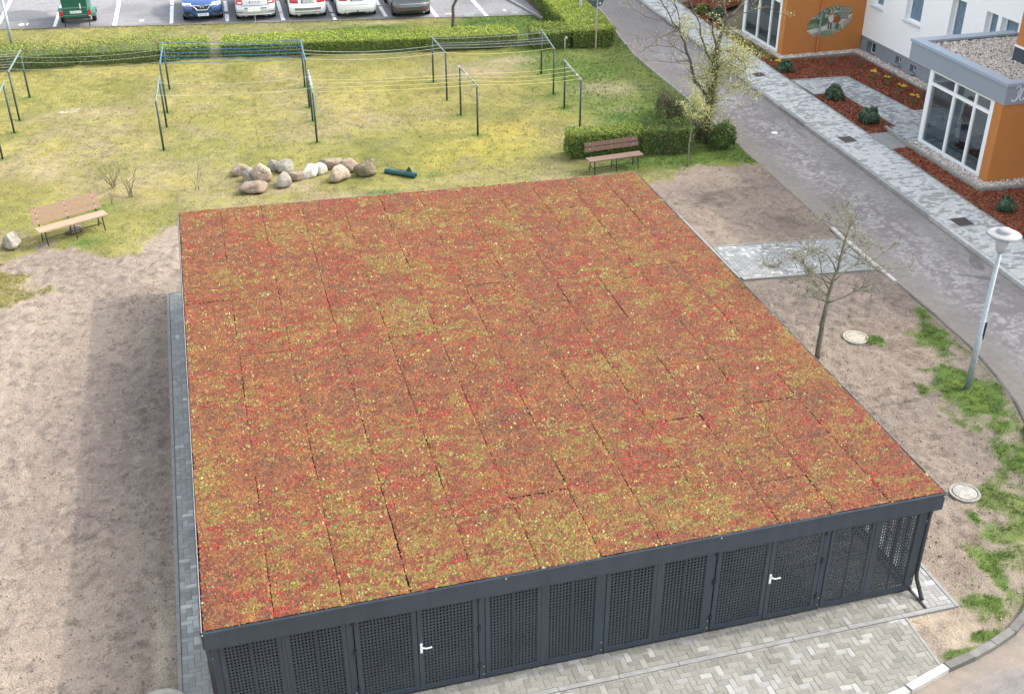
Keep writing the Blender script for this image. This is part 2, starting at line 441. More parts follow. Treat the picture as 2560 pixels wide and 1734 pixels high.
def grid_patch(name, xs, ys, skip, parent=None):
    X, Y = np.meshgrid(xs, ys)
    Z = ground_h(X, Y); Cc = ground_col(X, Y)
    nx, ny = len(xs), len(ys)
    idx = np.arange(nx * ny).reshape(ny, nx)
    F = np.stack([idx[:-1, :-1], idx[:-1, 1:], idx[1:, 1:], idx[1:, :-1]], -1).reshape(-1, 4)
    cx = (X[:-1, :-1] + X[1:, 1:]).ravel() / 2; cy = (Y[:-1, :-1] + Y[1:, 1:]).ravel() / 2
    F = F[~skip(cx, cy)]
    return np_mesh(name, np.stack([X, Y, Z], -1).reshape(-1, 3), F, M['ground'], vcol=Cc.reshape(-1, 3), smooth=True, parent=parent)

def skip_ground(x, y):
    s = (x > -1.0) & (x < 10.5) & (y > 12.6) & (y < 26.4)
    s |= (x > road_left(y) + .5) | (y > lot_edge(x) + .6)
    s |= (x < 9.6) & (y < 11.5) & (x > -20)
    return s

o = struct(grid_patch('bare_soil', np.arange(-7.0, 17.2, .05), np.arange(9.6, 30.001, .05), skip_ground))
o = struct(grid_patch('lawn', np.arange(-14.0, 19.0, .08), np.arange(30.0, 57.0, .08), skip_ground))
b = MB(); b.face([(-500, -300, -.13), (500, -300, -.13), (500, 700, -.13), (-500, 700, -.13)], col=(.2, .17, .12))
struct(b.build('ground', M['ground']))

# ------------------------------------------------------------------ road and car park sheets
def road_col(x, y):
    n1 = fbm(x, y, 1.2, 4, 51); n2 = fbm(x, y * .6, .22, 4, 53); n3 = fbm(x, y, 4.0, 3, 57)
    c = lerp(C3(.158, .147, .144), C3(.220, .206, .202), sst(.25, .75, n1 * .35 + n3 * .3 + n2 * .35))
    u = (x - road_left(y)) / np.maximum(road_right(y) - road_left(y), .5)
    n5 = fbm(x * .8, y * 1.2, .09, 2, 58)
    worn = sst(.47, .64, n2 * .30 + n5 * .5 + n1 * .20) * np.exp(-((u - .52) / .30) ** 2) * sst(50, 36, y)
    c = lerp(c, C3(.46, .445, .435), .58 * worn)
    c = lerp(c, C3(.13, .122, .126), .5 * sst(.56, .74, n2 * .6 + n5 * .4))
    crack = sst(.012, .004, np.abs(fbm(x, y, 1.7, 2, 60) - .5)) * sst(.45, .6, n1); c = lerp(c, C3(.09, .085, .085), .6 * crack)
    near = np.exp(-(np.abs(y - 10.6 - .25 * (x - 10)) / .8) ** 2) * (y < 13)
    c = lerp(c, C3(.26, .205, .16), np.clip(1.1 * near * sst(.35, .65, n2 * .6 + n1 * .4), 0, .85))
    c = lerp(c, C3(.075, .075, .085), .7 * blob(x, y, 9.4, 9.7, 1.1, .35) * sst(.3, .6, n1))
    edge = np.exp(-((u) / .22) ** 2) * .85 + np.exp(-((1 - u) / .045) ** 2) * .7
    c = lerp(c, C3(.215, .185, .155), np.clip(edge * (.25 + n2 + .4 * (n1 - .5)), 0, .9))
    return c

def strip_sheet(name, ys, left, right, nu, colf, z):
    ys = np.asarray(ys); u = np.linspace(0, 1, nu)
    l = left(ys)[:, None]; r = right(ys)[:, None]
    X = l + (r - l) * u[None, :]; Y = np.repeat(ys[:, None], nu, 1)
    Z = np.full_like(X, z)
    idx = np.arange(X.size).reshape(X.shape)
    F = np.stack([idx[:-1, :-1], idx[:-1, 1:], idx[1:, 1:], idx[1:, :-1]], -1).reshape(-1, 4)
    return struct(np_mesh(name, np.stack([X, Y, Z], -1).reshape(-1, 3), F, M['asphalt'], vcol=colf(X, Y).reshape(-1, 3)))

wob = lambda y: .10 * (fbm(y, y * 0, .7, 3, 61) - .5)
strip_sheet('road', np.concatenate([np.arange(10.2, 18, .05), np.arange(18, 60, .07), np.arange(60, 90, 2.)]),
            lambda y: road_left(y) + np.where(y > 16.9, wob(y), .02), road_right, 64, road_col, .0)
strip_sheet('road', np.arange(7.4, 10.26, .06), lambda y: np.maximum(np.where(y > 9.4, road_left(y), 2.0), 2.0), lambda y: np.full_like(y, 19.1), 200, road_col, -.004)
strip_sheet('road', np.arange(-4, 8.0, .4), lambda y: np.full_like(y, -40.0), lambda y: np.full_like(y, 19.1), 60, road_col, -.010)

def lot_col(x, y):
    n1 = fbm(x, y, 1.6, 4, 63); n2 = fbm(x * .5, y, .3, 4, 67)
    c = lerp(C3(.160, .160, .170), C3(.205, .203, .213), sst(.3, .7, n1))
    dark_patch = blob(x, y, -8.0, 57.2, 1.5, 1.2, 1.3) + blob(x, y, -6.6, 56.4, .8, .5, .8)  # darker grey patches at the far left of the bays
    c = lerp(c, C3(.115, .115, .127), np.clip(sst(.35, .55, dark_patch + (n1 - .5) * .6), 0, .9))
    c = lerp(c, C3(.145, .145, .155), .6 * sst(.62, .75, n2))
    d = y - lot_edge(x)
    c = lerp(c, C3(.13, .125, .115), .8 * sst(.55, .1, d + (n1 - .5) * .7))
    return c
xs = np.arange(-30, 15.6, .1)
U = np.concatenate([np.arange(0, 6, .1), np.arange(6, 30, 1.5)])
X = np.repeat(xs[None, :], len(U), 0)
Y = lot_edge(X) + .10 * (fbm(X, X * 0, .8, 3, 71) - .5) * 2 * (U[:, None] < .05) + U[:, None]
idx = np.arange(X.size).reshape(X.shape)
F = np.stack([idx[:-1, :-1], idx[:-1, 1:], idx[1:, 1:], idx[1:, :-1]], -1).reshape(-1, 4)
struct(np_mesh('car_park', np.stack([X, Y, np.full_like(X, .012)], -1).reshape(-1, 3), F, M['asphalt'], vcol=lot_col(X, Y).reshape(-1, 3)))

# worn white bay lines
M['paint'] = pmat('road_paint', (.72, .72, .72), rough=.8, var=.12, scale=8, spec=.2)
def worn_line(x0, y0, x1, y1, w, name='bay_line', thr=.70, seed=0):
    L = math.hypot(x1 - x0, y1 - y0); ux, uy = (x1 - x0) / L, (y1 - y0) / L
    b = MB(); n = int(L / .12)
    for i in range(n):
        s0, s1 = L * i / n, L * (i + 1) / n
        a = float(vn(np.array(s0 * 1.3), np.array(seed * 3.1), 5)); a2 = float(vn(np.array(s0 * 4.0), np.array(seed * 1.7), 6))
        if a2 > thr: continue
        wl = w * (.5 + .25 * (a - .3)); wr = w * (.5 - .2 * (a2 - .4))
        P = lambda s, q: (x0 + ux * s - uy * q, y0 + uy * s + ux * q, .017)
        b.face([P(s0, -wl), P(s1, -wl), P(s1, wr), P(s0, wr)])
    return struct(b.build(name, M['paint']))
for k, (lx, off) in enumerate(((-8.66, .35), (-6.17, .25), (-3.58, .2), (-1.1, .25), (1.36, .25), (3.82, .25), (6.12, .1), (8.46, .45), (10.72, .1), (12.97, .05))):
    y0 = lot_edge(lx) + off
    worn_line(lx, y0, lx + .12, y0 + 5.2, .16, thr=.80, seed=k)
def lot_number(body, x, y, size):
    T = Matrix.Translation((x, y, .017)) @ Matrix.Rotation(PI, 4, 'Z')
    o = text_mesh(body, size, M['paint'], T, name='bay_number', depth=.0005, bold=.012)
    struct(o)
lot_number('10', -7.5, 55.62, .50)
lot_number('8', -2.4, 54.93, .42)
b = MB(); b.box(11.2, 11.55, 52.35, 52.42, .013, .018); b.box(11.42, 11.5, 52.2, 52.42, .0185, .0215); struct(b.build('bay_number', M['paint']))
b = MB(); b.box(14.0, 14.1, 52.15, 52.5, .013, .018, T=None); struct(b.build('bay_number', M['paint']))
# low concrete edging between car park and hedge on the right
b = MB(); b.tube([(14.35, 56.5, .05), (15.3, 50.3, .05)], .07, 4); struct(b.build('kerb', M['edging']))
# ------------------------------------------------------------------ paving: herringbone of single bricks
def brick_shape(L, W, H, ins=.005):
    b = MB(); b.prism([(-L / 2, -W / 2), (L / 2, -W / 2), (L / 2, W / 2), (-L / 2, W / 2)], -H, 0, ins)
    return b
BRICK_H = brick_shape(.1935, .0935, .05).mesh('paving_brick', M['paver'])
BRICK_V = brick_shape(.0935, .1935, .05).mesh('paving_brick', M['paver'])

def pave(root, region, colf, rot=0.0, z=0.0, limit=300, near=(0, 0), unit=.1, jz=-.007, seed=1, origin=(0, 0), name='paving_brick'):
    """clip a herringbone field to a convex counter-clockwise region"""
    rs = random.Random(seed)
    cr, sr = math.cos(rot), math.sin(rot)
    loc = lambda p: ((p[0] - origin[0]) * cr + (p[1] - origin[1]) * sr, -(p[0] - origin[0]) * sr + (p[1] - origin[1]) * cr)
    wor = lambda p: (origin[0] + p[0] * cr - p[1] * sr, origin[1] + p[0] * sr + p[1] * cr)
    R = [loc(p) for p in region]
    x0 = min(p[0] for p in R) / unit - 3; x1 = max(p[0] for p in R) / unit + 3
    y0 = min(p[1] for p in R) / unit - 3; y1 = max(p[1] for p in R) / unit + 3
    g = .0325 * unit
    cells = []
    for j in range(int(y0), int(y1) + 1):
        for m in range(int((x0 - j) / 4) - 2, int((x1 - j) / 4) + 3):
            for (a0, b0, w, h) in ((j + 4 * m, j, 2, 1), (j - 1 + 4 * m, j, 1, 2)):
                p = [((a0) * unit + g, b0 * unit + g), ((a0 + w) * unit - g, b0 * unit + g), ((a0 + w) * unit - g, (b0 + h) * unit - g), (a0 * unit + g, (b0 + h) * unit - g)]
                q = clip_poly(p, R)
                if len(q) < 3: continue
                ar = area(q)
                if ar < .12 * 2 * unit * unit: continue
                c = wor((sum(t[0] for t in q) / len(q), sum(t[1] for t in q) / len(q)))
                cells.append((math.hypot(c[0] - near[0], c[1] - near[1]), c, q, w, ar > 1.80 * unit * unit, p))
    cells.sort(key=lambda t: t[0])
    rest = MB()
    for i, (d, c, q, w, full, p) in enumerate(cells):
        col = colf(c[0], c[1], rs)
        dz = z + rs.uniform(-.0025, .0025)
        if i < limit:
            if full and unit == .1:
                o = bpy.data.objects.new(name, BRICK_H if w == 2 else BRICK_V)
                pc = wor((sum(t[0] for t in p) / 4, sum(t[1] for t in p) / 4))
                o.location = (pc[0], pc[1], dz); o.rotation_euler = (rs.uniform(-.008, .008), rs.uniform(-.008, .008), rot + rs.uniform(-.012, .012))
            else:
                b = MB(); lc = loc(c)
                b.prism([(t[0] - lc[0], t[1] - lc[1]) for t in q], -.05, 0, .005)
                o = bpy.data.objects.new(name, b.mesh('paving_brick', M['paver']))
                o.location = (c[0], c[1], dz); o.rotation_euler = (0, 0, rot)
            o.color = (*col, 1)
            link(o, root)
        else:
            rest.col = col
            rest.prism([wor(t) for t in q], dz - .05, dz, .005)
    if rest.f:
        o = rest.build('paving_bricks', M['paver_a'], root); o['kind'] = 'stuff'
    b = MB(); b.face([(p[0], p[1], z + jz) for p in region]); b.build('joint_bed', M['joint'], root)

def gv(v, r=1.0, g=1.0, b=1.0): return (v * r, v * g, v * b)
def col_apron(x, y, rs):
    v = rs.gauss(.210, .020)
    pale = float(vn(np.array(x * 1.4), np.array(y * 1.9), 91))
    if rs.random() < (.20 if pale > .66 else .03): v = rs.uniform(.25, .33); return gv(v, 1, .99, .96)
    return gv(v, 1.0, .975, .88)
def col_strip(x, y, rs):
    v = rs.gauss(.275, .022)
    if rs.random() < .04 or (rs.random() < .35 and abs(y - 15.6) < .9): v *= rs.uniform(1.3, 1.7)
    return gv(v, .99, 1.0, .98)
def col_side(x, y, rs):
    v = rs.gauss(.245, .02)
    pale = float(vn(np.array(x * 1.1), np.array(y * 1.5), 95))
    if rs.random() < (.16 if pale > .6 else .05): v = rs.uniform(.32, .44)
    return gv(v, .97, 1.0, 1.0)

front = struct(empty('front_pavement'))
pave(front, [(-1.0, 11.925), (10.47, 11.925), (10.47, 12.40), (-1.0, 12.40)], col_apron, near=(6, 11), seed=3, origin=(.03, .02), limit=150)
pave(front, [(3.0, 9.0), (5.0, 9.45), (9.2, 10.46), (9.98, 10.68), (10.04, 11.82), (2.0, 11.82), (2.0, 9.0)], col_apron, near=(6, 10.9), seed=4, origin=(.03, .07), limit=150)
right = struct(empty('side_pavement'))
pave(right, [(10.54, 11.925), (11.03, 11.925), (11.01, 15.5), (10.54, 15.5)], col_strip, near=(10.8, 11.8), seed=5, origin=(.04, .02), limit=140)
pave(right, [(11.5, 24.0), (12.74, 24.0), (12.74, 28.0), (11.5, 28.0)], col_strip, near=(12.7, 24), seed=6, limit=100)
left = struct(empty('side_pavement'))
pave(left, [(-1.595, 12.3), (-1.0, 12.3), (-1.0, 27.0), (-1.595, 27.0)], col_strip, near=(-1.3, 12), seed=7, origin=(-1.595, .03), limit=300)
path = struct(empty('garden_path'))
pave(path, [(12.84, 23.95), (16.44, 23.58), (16.50, 25.42), (14, 25.76), (12.86, 25.88)], col_side, rot=-.10, near=(13, 23), seed=8, limit=300, origin=(12.8, 24))

def edging(root, pts, w=.06, z0=-.05, z1=.012, piece=1.0, name='edging_stone', mat='edging'):
    """long thin concrete slabs set end to end"""
    for a, b_ in zip(pts, pts[1:]):
        L = math.hypot(b_[0] - a[0], b_[1] - a[1]); n = max(1, round(L / piece))
        ang = math.atan2(b_[1] - a[1], b_[0] - a[0])
        for i in range(n):
            s0 = L * i / n + .003; s1 = L * (i + 1) / n - .003
            b = MB(); h = (s1 - s0) / 2
            b.prism([(-h, -w / 2), (h, -w / 2), (h, w / 2), (-h, w / 2)], z0, z1 + RS.uniform(-.003, .003), .006)
            o = b.build(name, M[mat], root)
            m = (s0 + s1) / 2
            o.location = (a[0] + math.cos(ang) * m, a[1] + math.sin(ang) * m, 0); o.rotation_euler = (0, 0, ang)
edging(left, [(-1.63, 12.2), (-1.63, 27.06)])
edging(left, [(-1.60, 27.035), (-1.0, 27.035)], piece=.6)
edging(front, [(-1.0, 11.872), (11.03, 11.872)], w=.085, z1=.003)
edging(right, [(11.06, 11.83), (11.04, 15.5)])
edging(front, [(10.07, 11.82), (10.01, 10.72)], w=.05, z1=.003)
edging(path, [(12.82, 23.90), (16.46, 23.52)], w=.07)
edging(path, [(12.88, 25.93), (14.0, 25.81), (16.36, 25.47)], w=.05, z1=.004)
edging(right, [(12.79, 24.0), (12.79, 28.1)], w=.07)

def kerb(root, pts, w=.15, h=.10, piece=1.0, z0=-.12, colf=None, seed=2, side=1):
    rs = random.Random(seed)
    for i, (a, b_) in enumerate(zip(pts, pts[1:])):
        L = math.hypot(b_[0] - a[0], b_[1] - a[1]); n = max(1, round(L / piece)); ang = math.atan2(b_[1] - a[1], b_[0] - a[0])
        for k in range(n):
            s0 = L * k / n + .004; s1 = L * (k + 1) / n - .004; hl = (s1 - s0) / 2
            b = MB(); c = .022
            prof = [(-w / 2, z0), (w / 2, z0), (w / 2, h), (-w / 2 + c, h), (-w / 2, h - c)] if side > 0 else [(-w / 2, z0), (w / 2, z0), (w / 2, h - c), (w / 2 - c, h), (-w / 2, h)]
            A = [(-hl, y, z) for y, z in prof]; B = [(hl, y, z) for y, z in prof]
            for q in range(len(prof)):
                r = (q + 1) % len(prof); b.face([A[q], A[r], B[r], B[q]])
            b.face(list(reversed(A))); b.face(B)
            o = b.build('kerb_stone', M['kerb'], root); m = (s0 + s1) / 2
            o.location = (a[0] + math.cos(ang) * m, a[1] + math.sin(ang) * m, rs.uniform(-.006, .006)); o.rotation_euler = (0, 0, ang + rs.uniform(-.006, .006))
            c_ = colf(o.location.x, o.location.y, rs) if colf else gv(rs.uniform(.17, .24), 1, .98, .94)
            o.color = (*c_, 1)

kn = struct(empty('kerb'))
kerb(kn, [(3.0, 9.10), (9.20, 10.40)], piece=1.0, h=.06, side=-1, colf=lambda x, y, r: gv(r.uniform(.34, .46), 1, .99, .95))
kerb(kn, [(9.21, 10.405), (10.02, 10.63)], piece=1.0, h=.09, side=-1, colf=lambda x, y, r: (.43, .42, .395))
kerb(kn, [(10.03, 10.635), (10.55, 10.735), (11.05, 10.87), (11.52, 11.04), (11.98, 11.30), (12.6, 11.78), (13.2, 12.33), (13.9, 13.15), (14.6, 14.05), (15.1, 15.1), (15.55, 16.05)], piece=1.0, h=.10, side=-1,
     colf=lambda x, y, r: gv(r.uniform(.13, .19), 1.0, .97, .90))
ks = struct(empty('kerb'))
ys = [17, 19, 20.8, 22.9]
kerb(ks, [(road_left(y) + .03, y) for y in (16.05, 17, 18, 19.1, 20.8, 22.6)], w=.07, h=.015, colf=lambda x, y, r: gv(r.uniform(.10, .15), 1, .96, .88), side=-1)
kerb(ks, [(16.56, 22.7), (16.585, 23.5), (16.62, 25.5), (16.66, 26.2)], w=.10, h=.03, colf=lambda x, y, r: gv(r.uniform(.40, .5), 1, .97, .90), side=-1)
kerb(ks, [(road_left(y) + .03, y) for y in (33.0, 36, 38.1, 43.5, 46.5, 49.0, 53.0, 58)], w=.08, h=.03, colf=lambda x, y, r: gv(r.uniform(.20, .27)), side=-1)
kr = struct(empty('kerb'))
kys = list(np.arange(14, 60, 1.0))
kerb(kr, [(float(road_right(y)) + .07, float(y)) for y in kys], w=.15, h=.11,
     colf=lambda x, y, r: gv(r.uniform(.38, .48) if y < 26.5 else r.uniform(.20, .30), 1, .99, .97), side=1)

# pavement along the building: small mixed grey setts
def col_walk(x, y, rs):
    p = float(fbm(np.array(x * .7), np.array(y * 1.6), .24, 2, 97)); q = float(fbm(np.array(x), np.array(y), 2.8, 2, 98))
    if rs.random() < (.60 if p > .56 - .3 * (q - .5) else .10): v = rs.uniform(.26, .33)
    else: v = rs.uniform(.41, .50)
    return gv(v, .99, 1.0, .99)
M['sett'] = pmat('small_sett', rough=.9, var=.12, scale=7, var2=.10, scale2=90, bump=.003, bscale=120, src='attr', spec=.2)
M['sett_o'] = pmat('small_sett_single', rough=.9, var=.12, scale=7, var2=.10, scale2=90, bump=.003, bscale=120, src='obj', spec=.2)
def setts(root, fl, fr, y0, y1, w=.155, l=.105, z=.10, limit=300, seed=1, colf=col_walk, rowoff=True):
    """rows of small concrete setts across a path whose sides are fl(y) and fr(y)"""
    rs = random.Random(seed); cells = []
    ny = int((y1 - y0) / l)
    for r in range(ny):
        ya = y0 + r * l; yc = ya + l / 2
        a, b_ = float(fl(yc)), float(fr(yc))
        if b_ - a < .05: continue
        x = a - (w / 2 if r % 2 else 0)
        while x < b_ - .02:
            ww = w * rs.choice((1, 1, .66, 1.34)) if rowoff else w
            xa = max(x, a); xb = min(x + ww, b_)
            if xb - xa > .03: cells.append((ya, xa, xb))
            x += ww
    rest = MB(); g = .003
    for i, (ya, xa, xb) in enumerate(cells):
        col = colf((xa + xb) / 2, ya, rs); dz = z + rs.uniform(-.003, .003)
        poly = [(xa + g, ya + g), (xb - g, ya + g), (xb - g, ya + l - g), (xa + g, ya + l - g)]
        if i < limit:
            b = MB(); b.prism(poly, dz - .04, dz, .005); o = b.build('sett', M['sett_o'], root); o.color = (*col, 1)
        else:
            rest.col = col; rest.prism(poly, dz - .04, dz, .005)
    if rest.f: o = rest.build('setts', M['sett'], root); o['kind'] = 'stuff'
walk = struct(empty('pavement'))
FL = lambda y: road_right(y) + .15
setts(walk, FL, lambda y: walk_inner(y) - .03, 20.5, 54, limit=300, seed=5)
edging(walk, [(float(walk_inner(y)), float(y)) for y in (14, 24, 28, 32, 36, 38.9, 42, 45, 52, 56)], w=.06, z1=.105)
b = MB()
yy = np.arange(13, 58, 1.0)
for ya, yb in zip(yy, yy[1:]): b.face([(FL(ya) - .02, ya, .085), (walk_inner(ya), ya, .085), (walk_inner(yb), yb, .085), (FL(yb) - .02, yb, .085)])
b.build('joint_bed', M['joint'], walk)
def col_path(x, y, rs):
    p = float(fbm(np.array(x), np.array(y), .7, 3, 99)); worn = float(blob(np.array(x), np.array(y), 23.6, 36.0, 1.0, 3.0))
    if rs.random() < (.45 if p > .5 else .15) + .25 * worn: v = rs.uniform(.21, .28)
    else: v = rs.uniform(.34, .44)
    return gv(v, .97, 1, 1)
epath = struct(empty('entrance_path'))
EL = lambda y: np.interp(y, [31.0, 31.55, 32.9, 33.0, 36.8, 36.85, 38.6, 38.62], [22.45, 22.45, 22.45, 22.9, 22.88, 21.86, 21.84, 21.84])
ER = lambda y: np.interp(y, [31.0, 31.4, 31.45, 34.2, 34.3, 38.45, 38.6], [22.6, 22.6, 26.2, 26.2, 24.40, 24.17, 24.17])
setts(epath, EL, ER, 31.1, 38.6, limit=300, seed=9, colf=col_path, z=.12)
b = MB()
yy = np.arange(31.0, 38.7, .1)
for ya, yb in zip(yy, yy[1:]): b.face([(EL(ya), ya, .105), (ER(ya), ya, .105), (ER(yb), yb, .105), (EL(yb), yb, .105)])
b.build('joint_bed', M['joint'], epath)
edging(epath, [(22.86, 33.0), (22.84, 36.8), (21.86, 36.84)], w=.06, z1=.135)
edging(epath, [(24.36, 34.3), (24.14, 38.5), (21.84, 38.7)], w=.06, z1=.125)
edging(epath, [(22.42, 32.9), (22.22, 31.6), (22.16, 27.2), (24.0, 27.05), (30, 26.6)], w=.10, z1=.20, mat='conc2')
b = MB(); b.box(21.55, 22.36, 31.05, 32.55, -.05, .10); b.build('landing', M['edging'], epath)
# ------------------------------------------------------------------ the shelter
SH = empty('storage_shelter', (4.75, 12.42, 0), label='low dark grey perforated metal shelter with a large red and yellow sedum roof', cat='shelter')
RD, RC, RB, RA = C3(-1.055, 12.35), C3(10.70, 12.37), C3(10.80, 26.72), C3(-1.055, 27.26)
RZ = 2.06
def roofp(u, v):
    """u across (0 left, 1 right), v depth (0 front, 1 back)"""
    return (RD[0] * (1 - u) + RC[0] * u) * (1 - v) + (RA[0] * (1 - u) + RB[0] * u) * v, (RD[1] * (1 - u) + RC[1] * u) * (1 - v) + (RA[1] * (1 - u) + RB[1] * u) * v
b = MB()
P = [roofp(0, 0), roofp(1, 0), roofp(1, 1), roofp(0, 1)]
b.prism(P, RZ - .12, RZ - .03)
roof = b.build('roof', pmat('roof_membrane', (.035, .03, .028), rough=.9), SH)

# front, side and back fascia boards
def fascia(p, q, z0, z1, t=.025, mat='anthracite', lip=True):
    b = MB(); L = math.hypot(q[0] - p[0], q[1] - p[1]); ang = math.atan2(q[1] - p[1], q[0] - p[0])
    T = Matrix.Translation((p[0], p[1], 0)) @ Matrix.Rotation(ang, 4, 'Z')
    b.box(0, L, -t, 0, z0, z1, T)
    if lip: b.box(-.004, L + .004, -t - .008, -t, z1 - .045, z1 + .004, T)
    o = b.build('fascia', M[mat], SH); return o
f0 = fascia((-1.065, 12.345), (10.715, 12.365), 1.745, 2.065)
fascia((10.715, 12.365), (10.815, 26.74), 1.745, 2.06)
fascia((-1.065, 27.285), (-1.065, 12.345), 1.745, 2.06)
fascia((10.815, 26.74), (-1.065, 27.285), 1.745, 2.06)
for p, q, nm in ((RA + (-.02, .02), RD + (-.02, -.01), 'roof_edge_trim'), (RD + (-.02, -.015), RC + (.01, -.015), 'roof_edge_trim'), (RC + (.02, 0), RB + (.02, .02), 'roof_edge_trim'), (RB + (0, .03), RA + (0, .03), 'roof_edge_trim')):
    b = MB(); L = math.hypot(q[0] - p[0], q[1] - p[1]); ang = math.atan2(q[1] - p[1], q[0] - p[0])
    T = Matrix.Translation((p[0], p[1], 0)) @ Matrix.Rotation(ang, 4, 'Z')
    b.box(0, L, -.005, .005, RZ - .03, RZ + .016, T); b.build(nm, M['alu' if p[0] < 0 and q[0] < 0 else ('alu' if q[0] < 0 else 'anthracite')], SH)
for sx in (-1.07, 3.3, 6.75, 10.68):
    b = MB(); b.lathe([(.0, 0), (.013, 0), (.013, .006), (.0, .008)], (0, 0, 0), 8)
    o = b.build('rivet', M['steel'], f0); o.matrix_parent_inverse = Matrix.Identity(4)
    o.location = (sx, 12.312, 2.045); o.rotation_euler = (PI / 2, 0, 0)

# sedum mats
PAL = np.array([(.258, .050, .034), (.208, .075, .040), (.238, .088, .040), (.205, .108, .046), (.222, .170, .048), (.345, .330, .105), (.190, .060, .036), (.115, .068, .044), (.262, .118, .042)])
NS = 12
rowsL = 1.95
mats_list = []
for k in range(NS):
    u0, u1 = k / NS, (k + 1) / NS
    v = 0.0; first = True
    depth = float(np.mean([RA[1] - RD[1], RB[1] - RC[1]]))
    st = (RS.uniform(.35, 1) * rowsL) / depth
    while v < 1 - 1e-6:
        v1 = min(1.0, v + (st if first else rowsL / depth)); first = False
        if 1 - v1 < .3 / depth: v1 = 1.0
        mats_list.append((u0, u1, v, v1)); v = v1

def sedum_mat(u0, u1, v0, v1, seed):
    rs = np.random.RandomState(seed)
    gap = rs.uniform(.0, .004) if rs.rand() < .6 else rs.uniform(.003, .009)
    w = 11.8 / NS; d = (v1 - v0) * 14.6; dip = rs.uniform(.0, .018)
    du = gap / 11.8; dv = rs.uniform(.0, .003) / 14.6
    a0, a1, c0, c1 = u0 + du, u1 - du, v0 + dv, v1 - dv
    nx, ny = 20, max(4, int(d / .05))
    uu, vv = np.meshgrid(np.linspace(a0, a1, nx), np.linspace(c0, c1, ny))
    # slightly wandering long edges
    gx, gy = roofp(uu, vv)
    edge = np.minimum(np.minimum(uu - a0, a1 - uu) * 11.8, np.minimum(vv - c0, c1 - vv) * 14.6 + rs.choice((.0, .03, .03)))
    gx = gx + .016 * (fbm(gy, gy * 0 + u0 * 50, .5, 2, 103) - .5) * 2
    gz = RZ + .026 - dip * (1 - sst(0, .028, edge)) + .020 * (fbm(gx, gy, .16, 3, 101) - .5)
    V = [np.stack([gx, gy, gz], -1).reshape(-1, 3)]
    idx = np.arange(nx * ny).reshape(ny, nx)
    F = np.stack([idx[:-1, :-1], idx[:-1, 1:], idx[1:, 1:], idx[1:, :-1]], -1).reshape(-1, 4)
    tri = np.concatenate([F[:, [0, 1, 2]], F[:, [0, 2, 3]]])
    warm = rs.uniform(-.06, .06); yel = rs.uniform(-.08, .08) + (.14 if rs.rand() < .14 else 0)
    def colour(x, y):
        n1 = .62 * fbm(x * .75, y * 1.2, .17, 3, 111) + .38 * fbm(x, y, .8, 3, 112) + warm * .45; n2 = .52 * fbm(x * .75, y * 1.2, .14, 3, 113) + .48 * fbm(x, y, 1.1, 3, 114) + yel * .45; n3 = fbm(x, y, .16, 3, 117); r = rs.rand(len(x)) ; r2 = rs.rand(len(x))
        c = np.where((r < .46)[:, None], PAL[1], np.where((r < .74)[:, None], PAL[2], PAL[3]))
        c = np.where(((n1 > .545) & (r2 < .66))[:, None], PAL[0] * (.85 + .35 * r[:, None]), c)
        c = np.where(((n2 > .572) & (r2 < .66))[:, None], PAL[4] * (.8 + .4 * r[:, None]), c)
        c = np.where(((n3 > .60) & (r2 < .5))[:, None], PAL[8], c)
        c = np.where(((n3 < .36) & (r2 < .5))[:, None], PAL[6], c)
        c = np.where(((n2 < .40) & (r < .30))[:, None], PAL[7], c)
        return c * (.68 + .60 * rs.rand(len(x)))[:, None]
    cen = V[0][tri].mean(1)
    cols = [colour(cen[:, 0], cen[:, 1]) * .55]
    T = [tri]; nv = len(V[0])
    # tufts: small leaning rosettes
    n = int(w * d * 900)
    tu = rs.uniform(a0 + .0006, a1 - .0006, n); tv = rs.uniform(c0 + .0006, c1 - .0006, n)
    tx, ty = roofp(tu, tv)
    c = colour(tx, ty)
    rad = rs.uniform(.013, .031, n); hgt = rs.uniform(.012, .042, n)
    star = rs.rand(n) < .0045
    # pale fresh clumps: gathered where another noise peaks
    cl = (fbm(tx, ty * 1.3, .17, 2, 121) > .74) & (rs.rand(n) < .6)
    pale = np.array([(.27, .24, .10), (.30, .25, .09), (.22, .24, .07), (.30, .27, .14)])[rs.randint(0, 4, n)]
    green = np.array([.20, .27, .05])
    c = np.where((star | cl)[:, None], pale * (.8 + .4 * rs.rand(n))[:, None], c)
    gr = star & (rs.rand(n) < .3); c = np.where(gr[:, None], green, c)
    rad = np.where(star, rs.uniform(.022, .042, n), rad * np.where(cl, .9, 1)); hgt = np.where(star, rs.uniform(.03, .055, n), np.where(cl, hgt * 1.25, hgt))
    base = RZ + .012 + .022 * (fbm(tx, ty, .16, 3, 101) - .5)
    a = rs.uniform(0, 2 * PI, n)
    k = 4
    ang = a[:, None] + np.arange(k)[None, :] * 2 * PI / k
    rr = rad[:, None] * rs.uniform(.6, 1.25, (n, k))
    bx = tx[:, None] + rr * np.cos(ang); by = ty[:, None] + rr * np.sin(ang); bz = base[:, None] + rs.uniform(-.004, .012, (n, k))
    ax = tx + rs.uniform(-.5, .5, n) * rad; ay = ty + rs.uniform(-.5, .5, n) * rad; az = base + hgt
    VV = np.empty((n, k + 1, 3)); VV[:, :k, 0] = bx; VV[:, :k, 1] = by; VV[:, :k, 2] = bz; VV[:, k, 0] = ax; VV[:, k, 1] = ay; VV[:, k, 2] = az
    off = nv + np.arange(n)[:, None] * (k + 1)
    for q in range(k):
        T.append(np.concatenate([off + q, off + (q + 1) % k, off + k], 1))
        cols.append(c * rs.uniform(.78, 1.18, n)[:, None])
    V.append(VV.reshape(-1, 3))
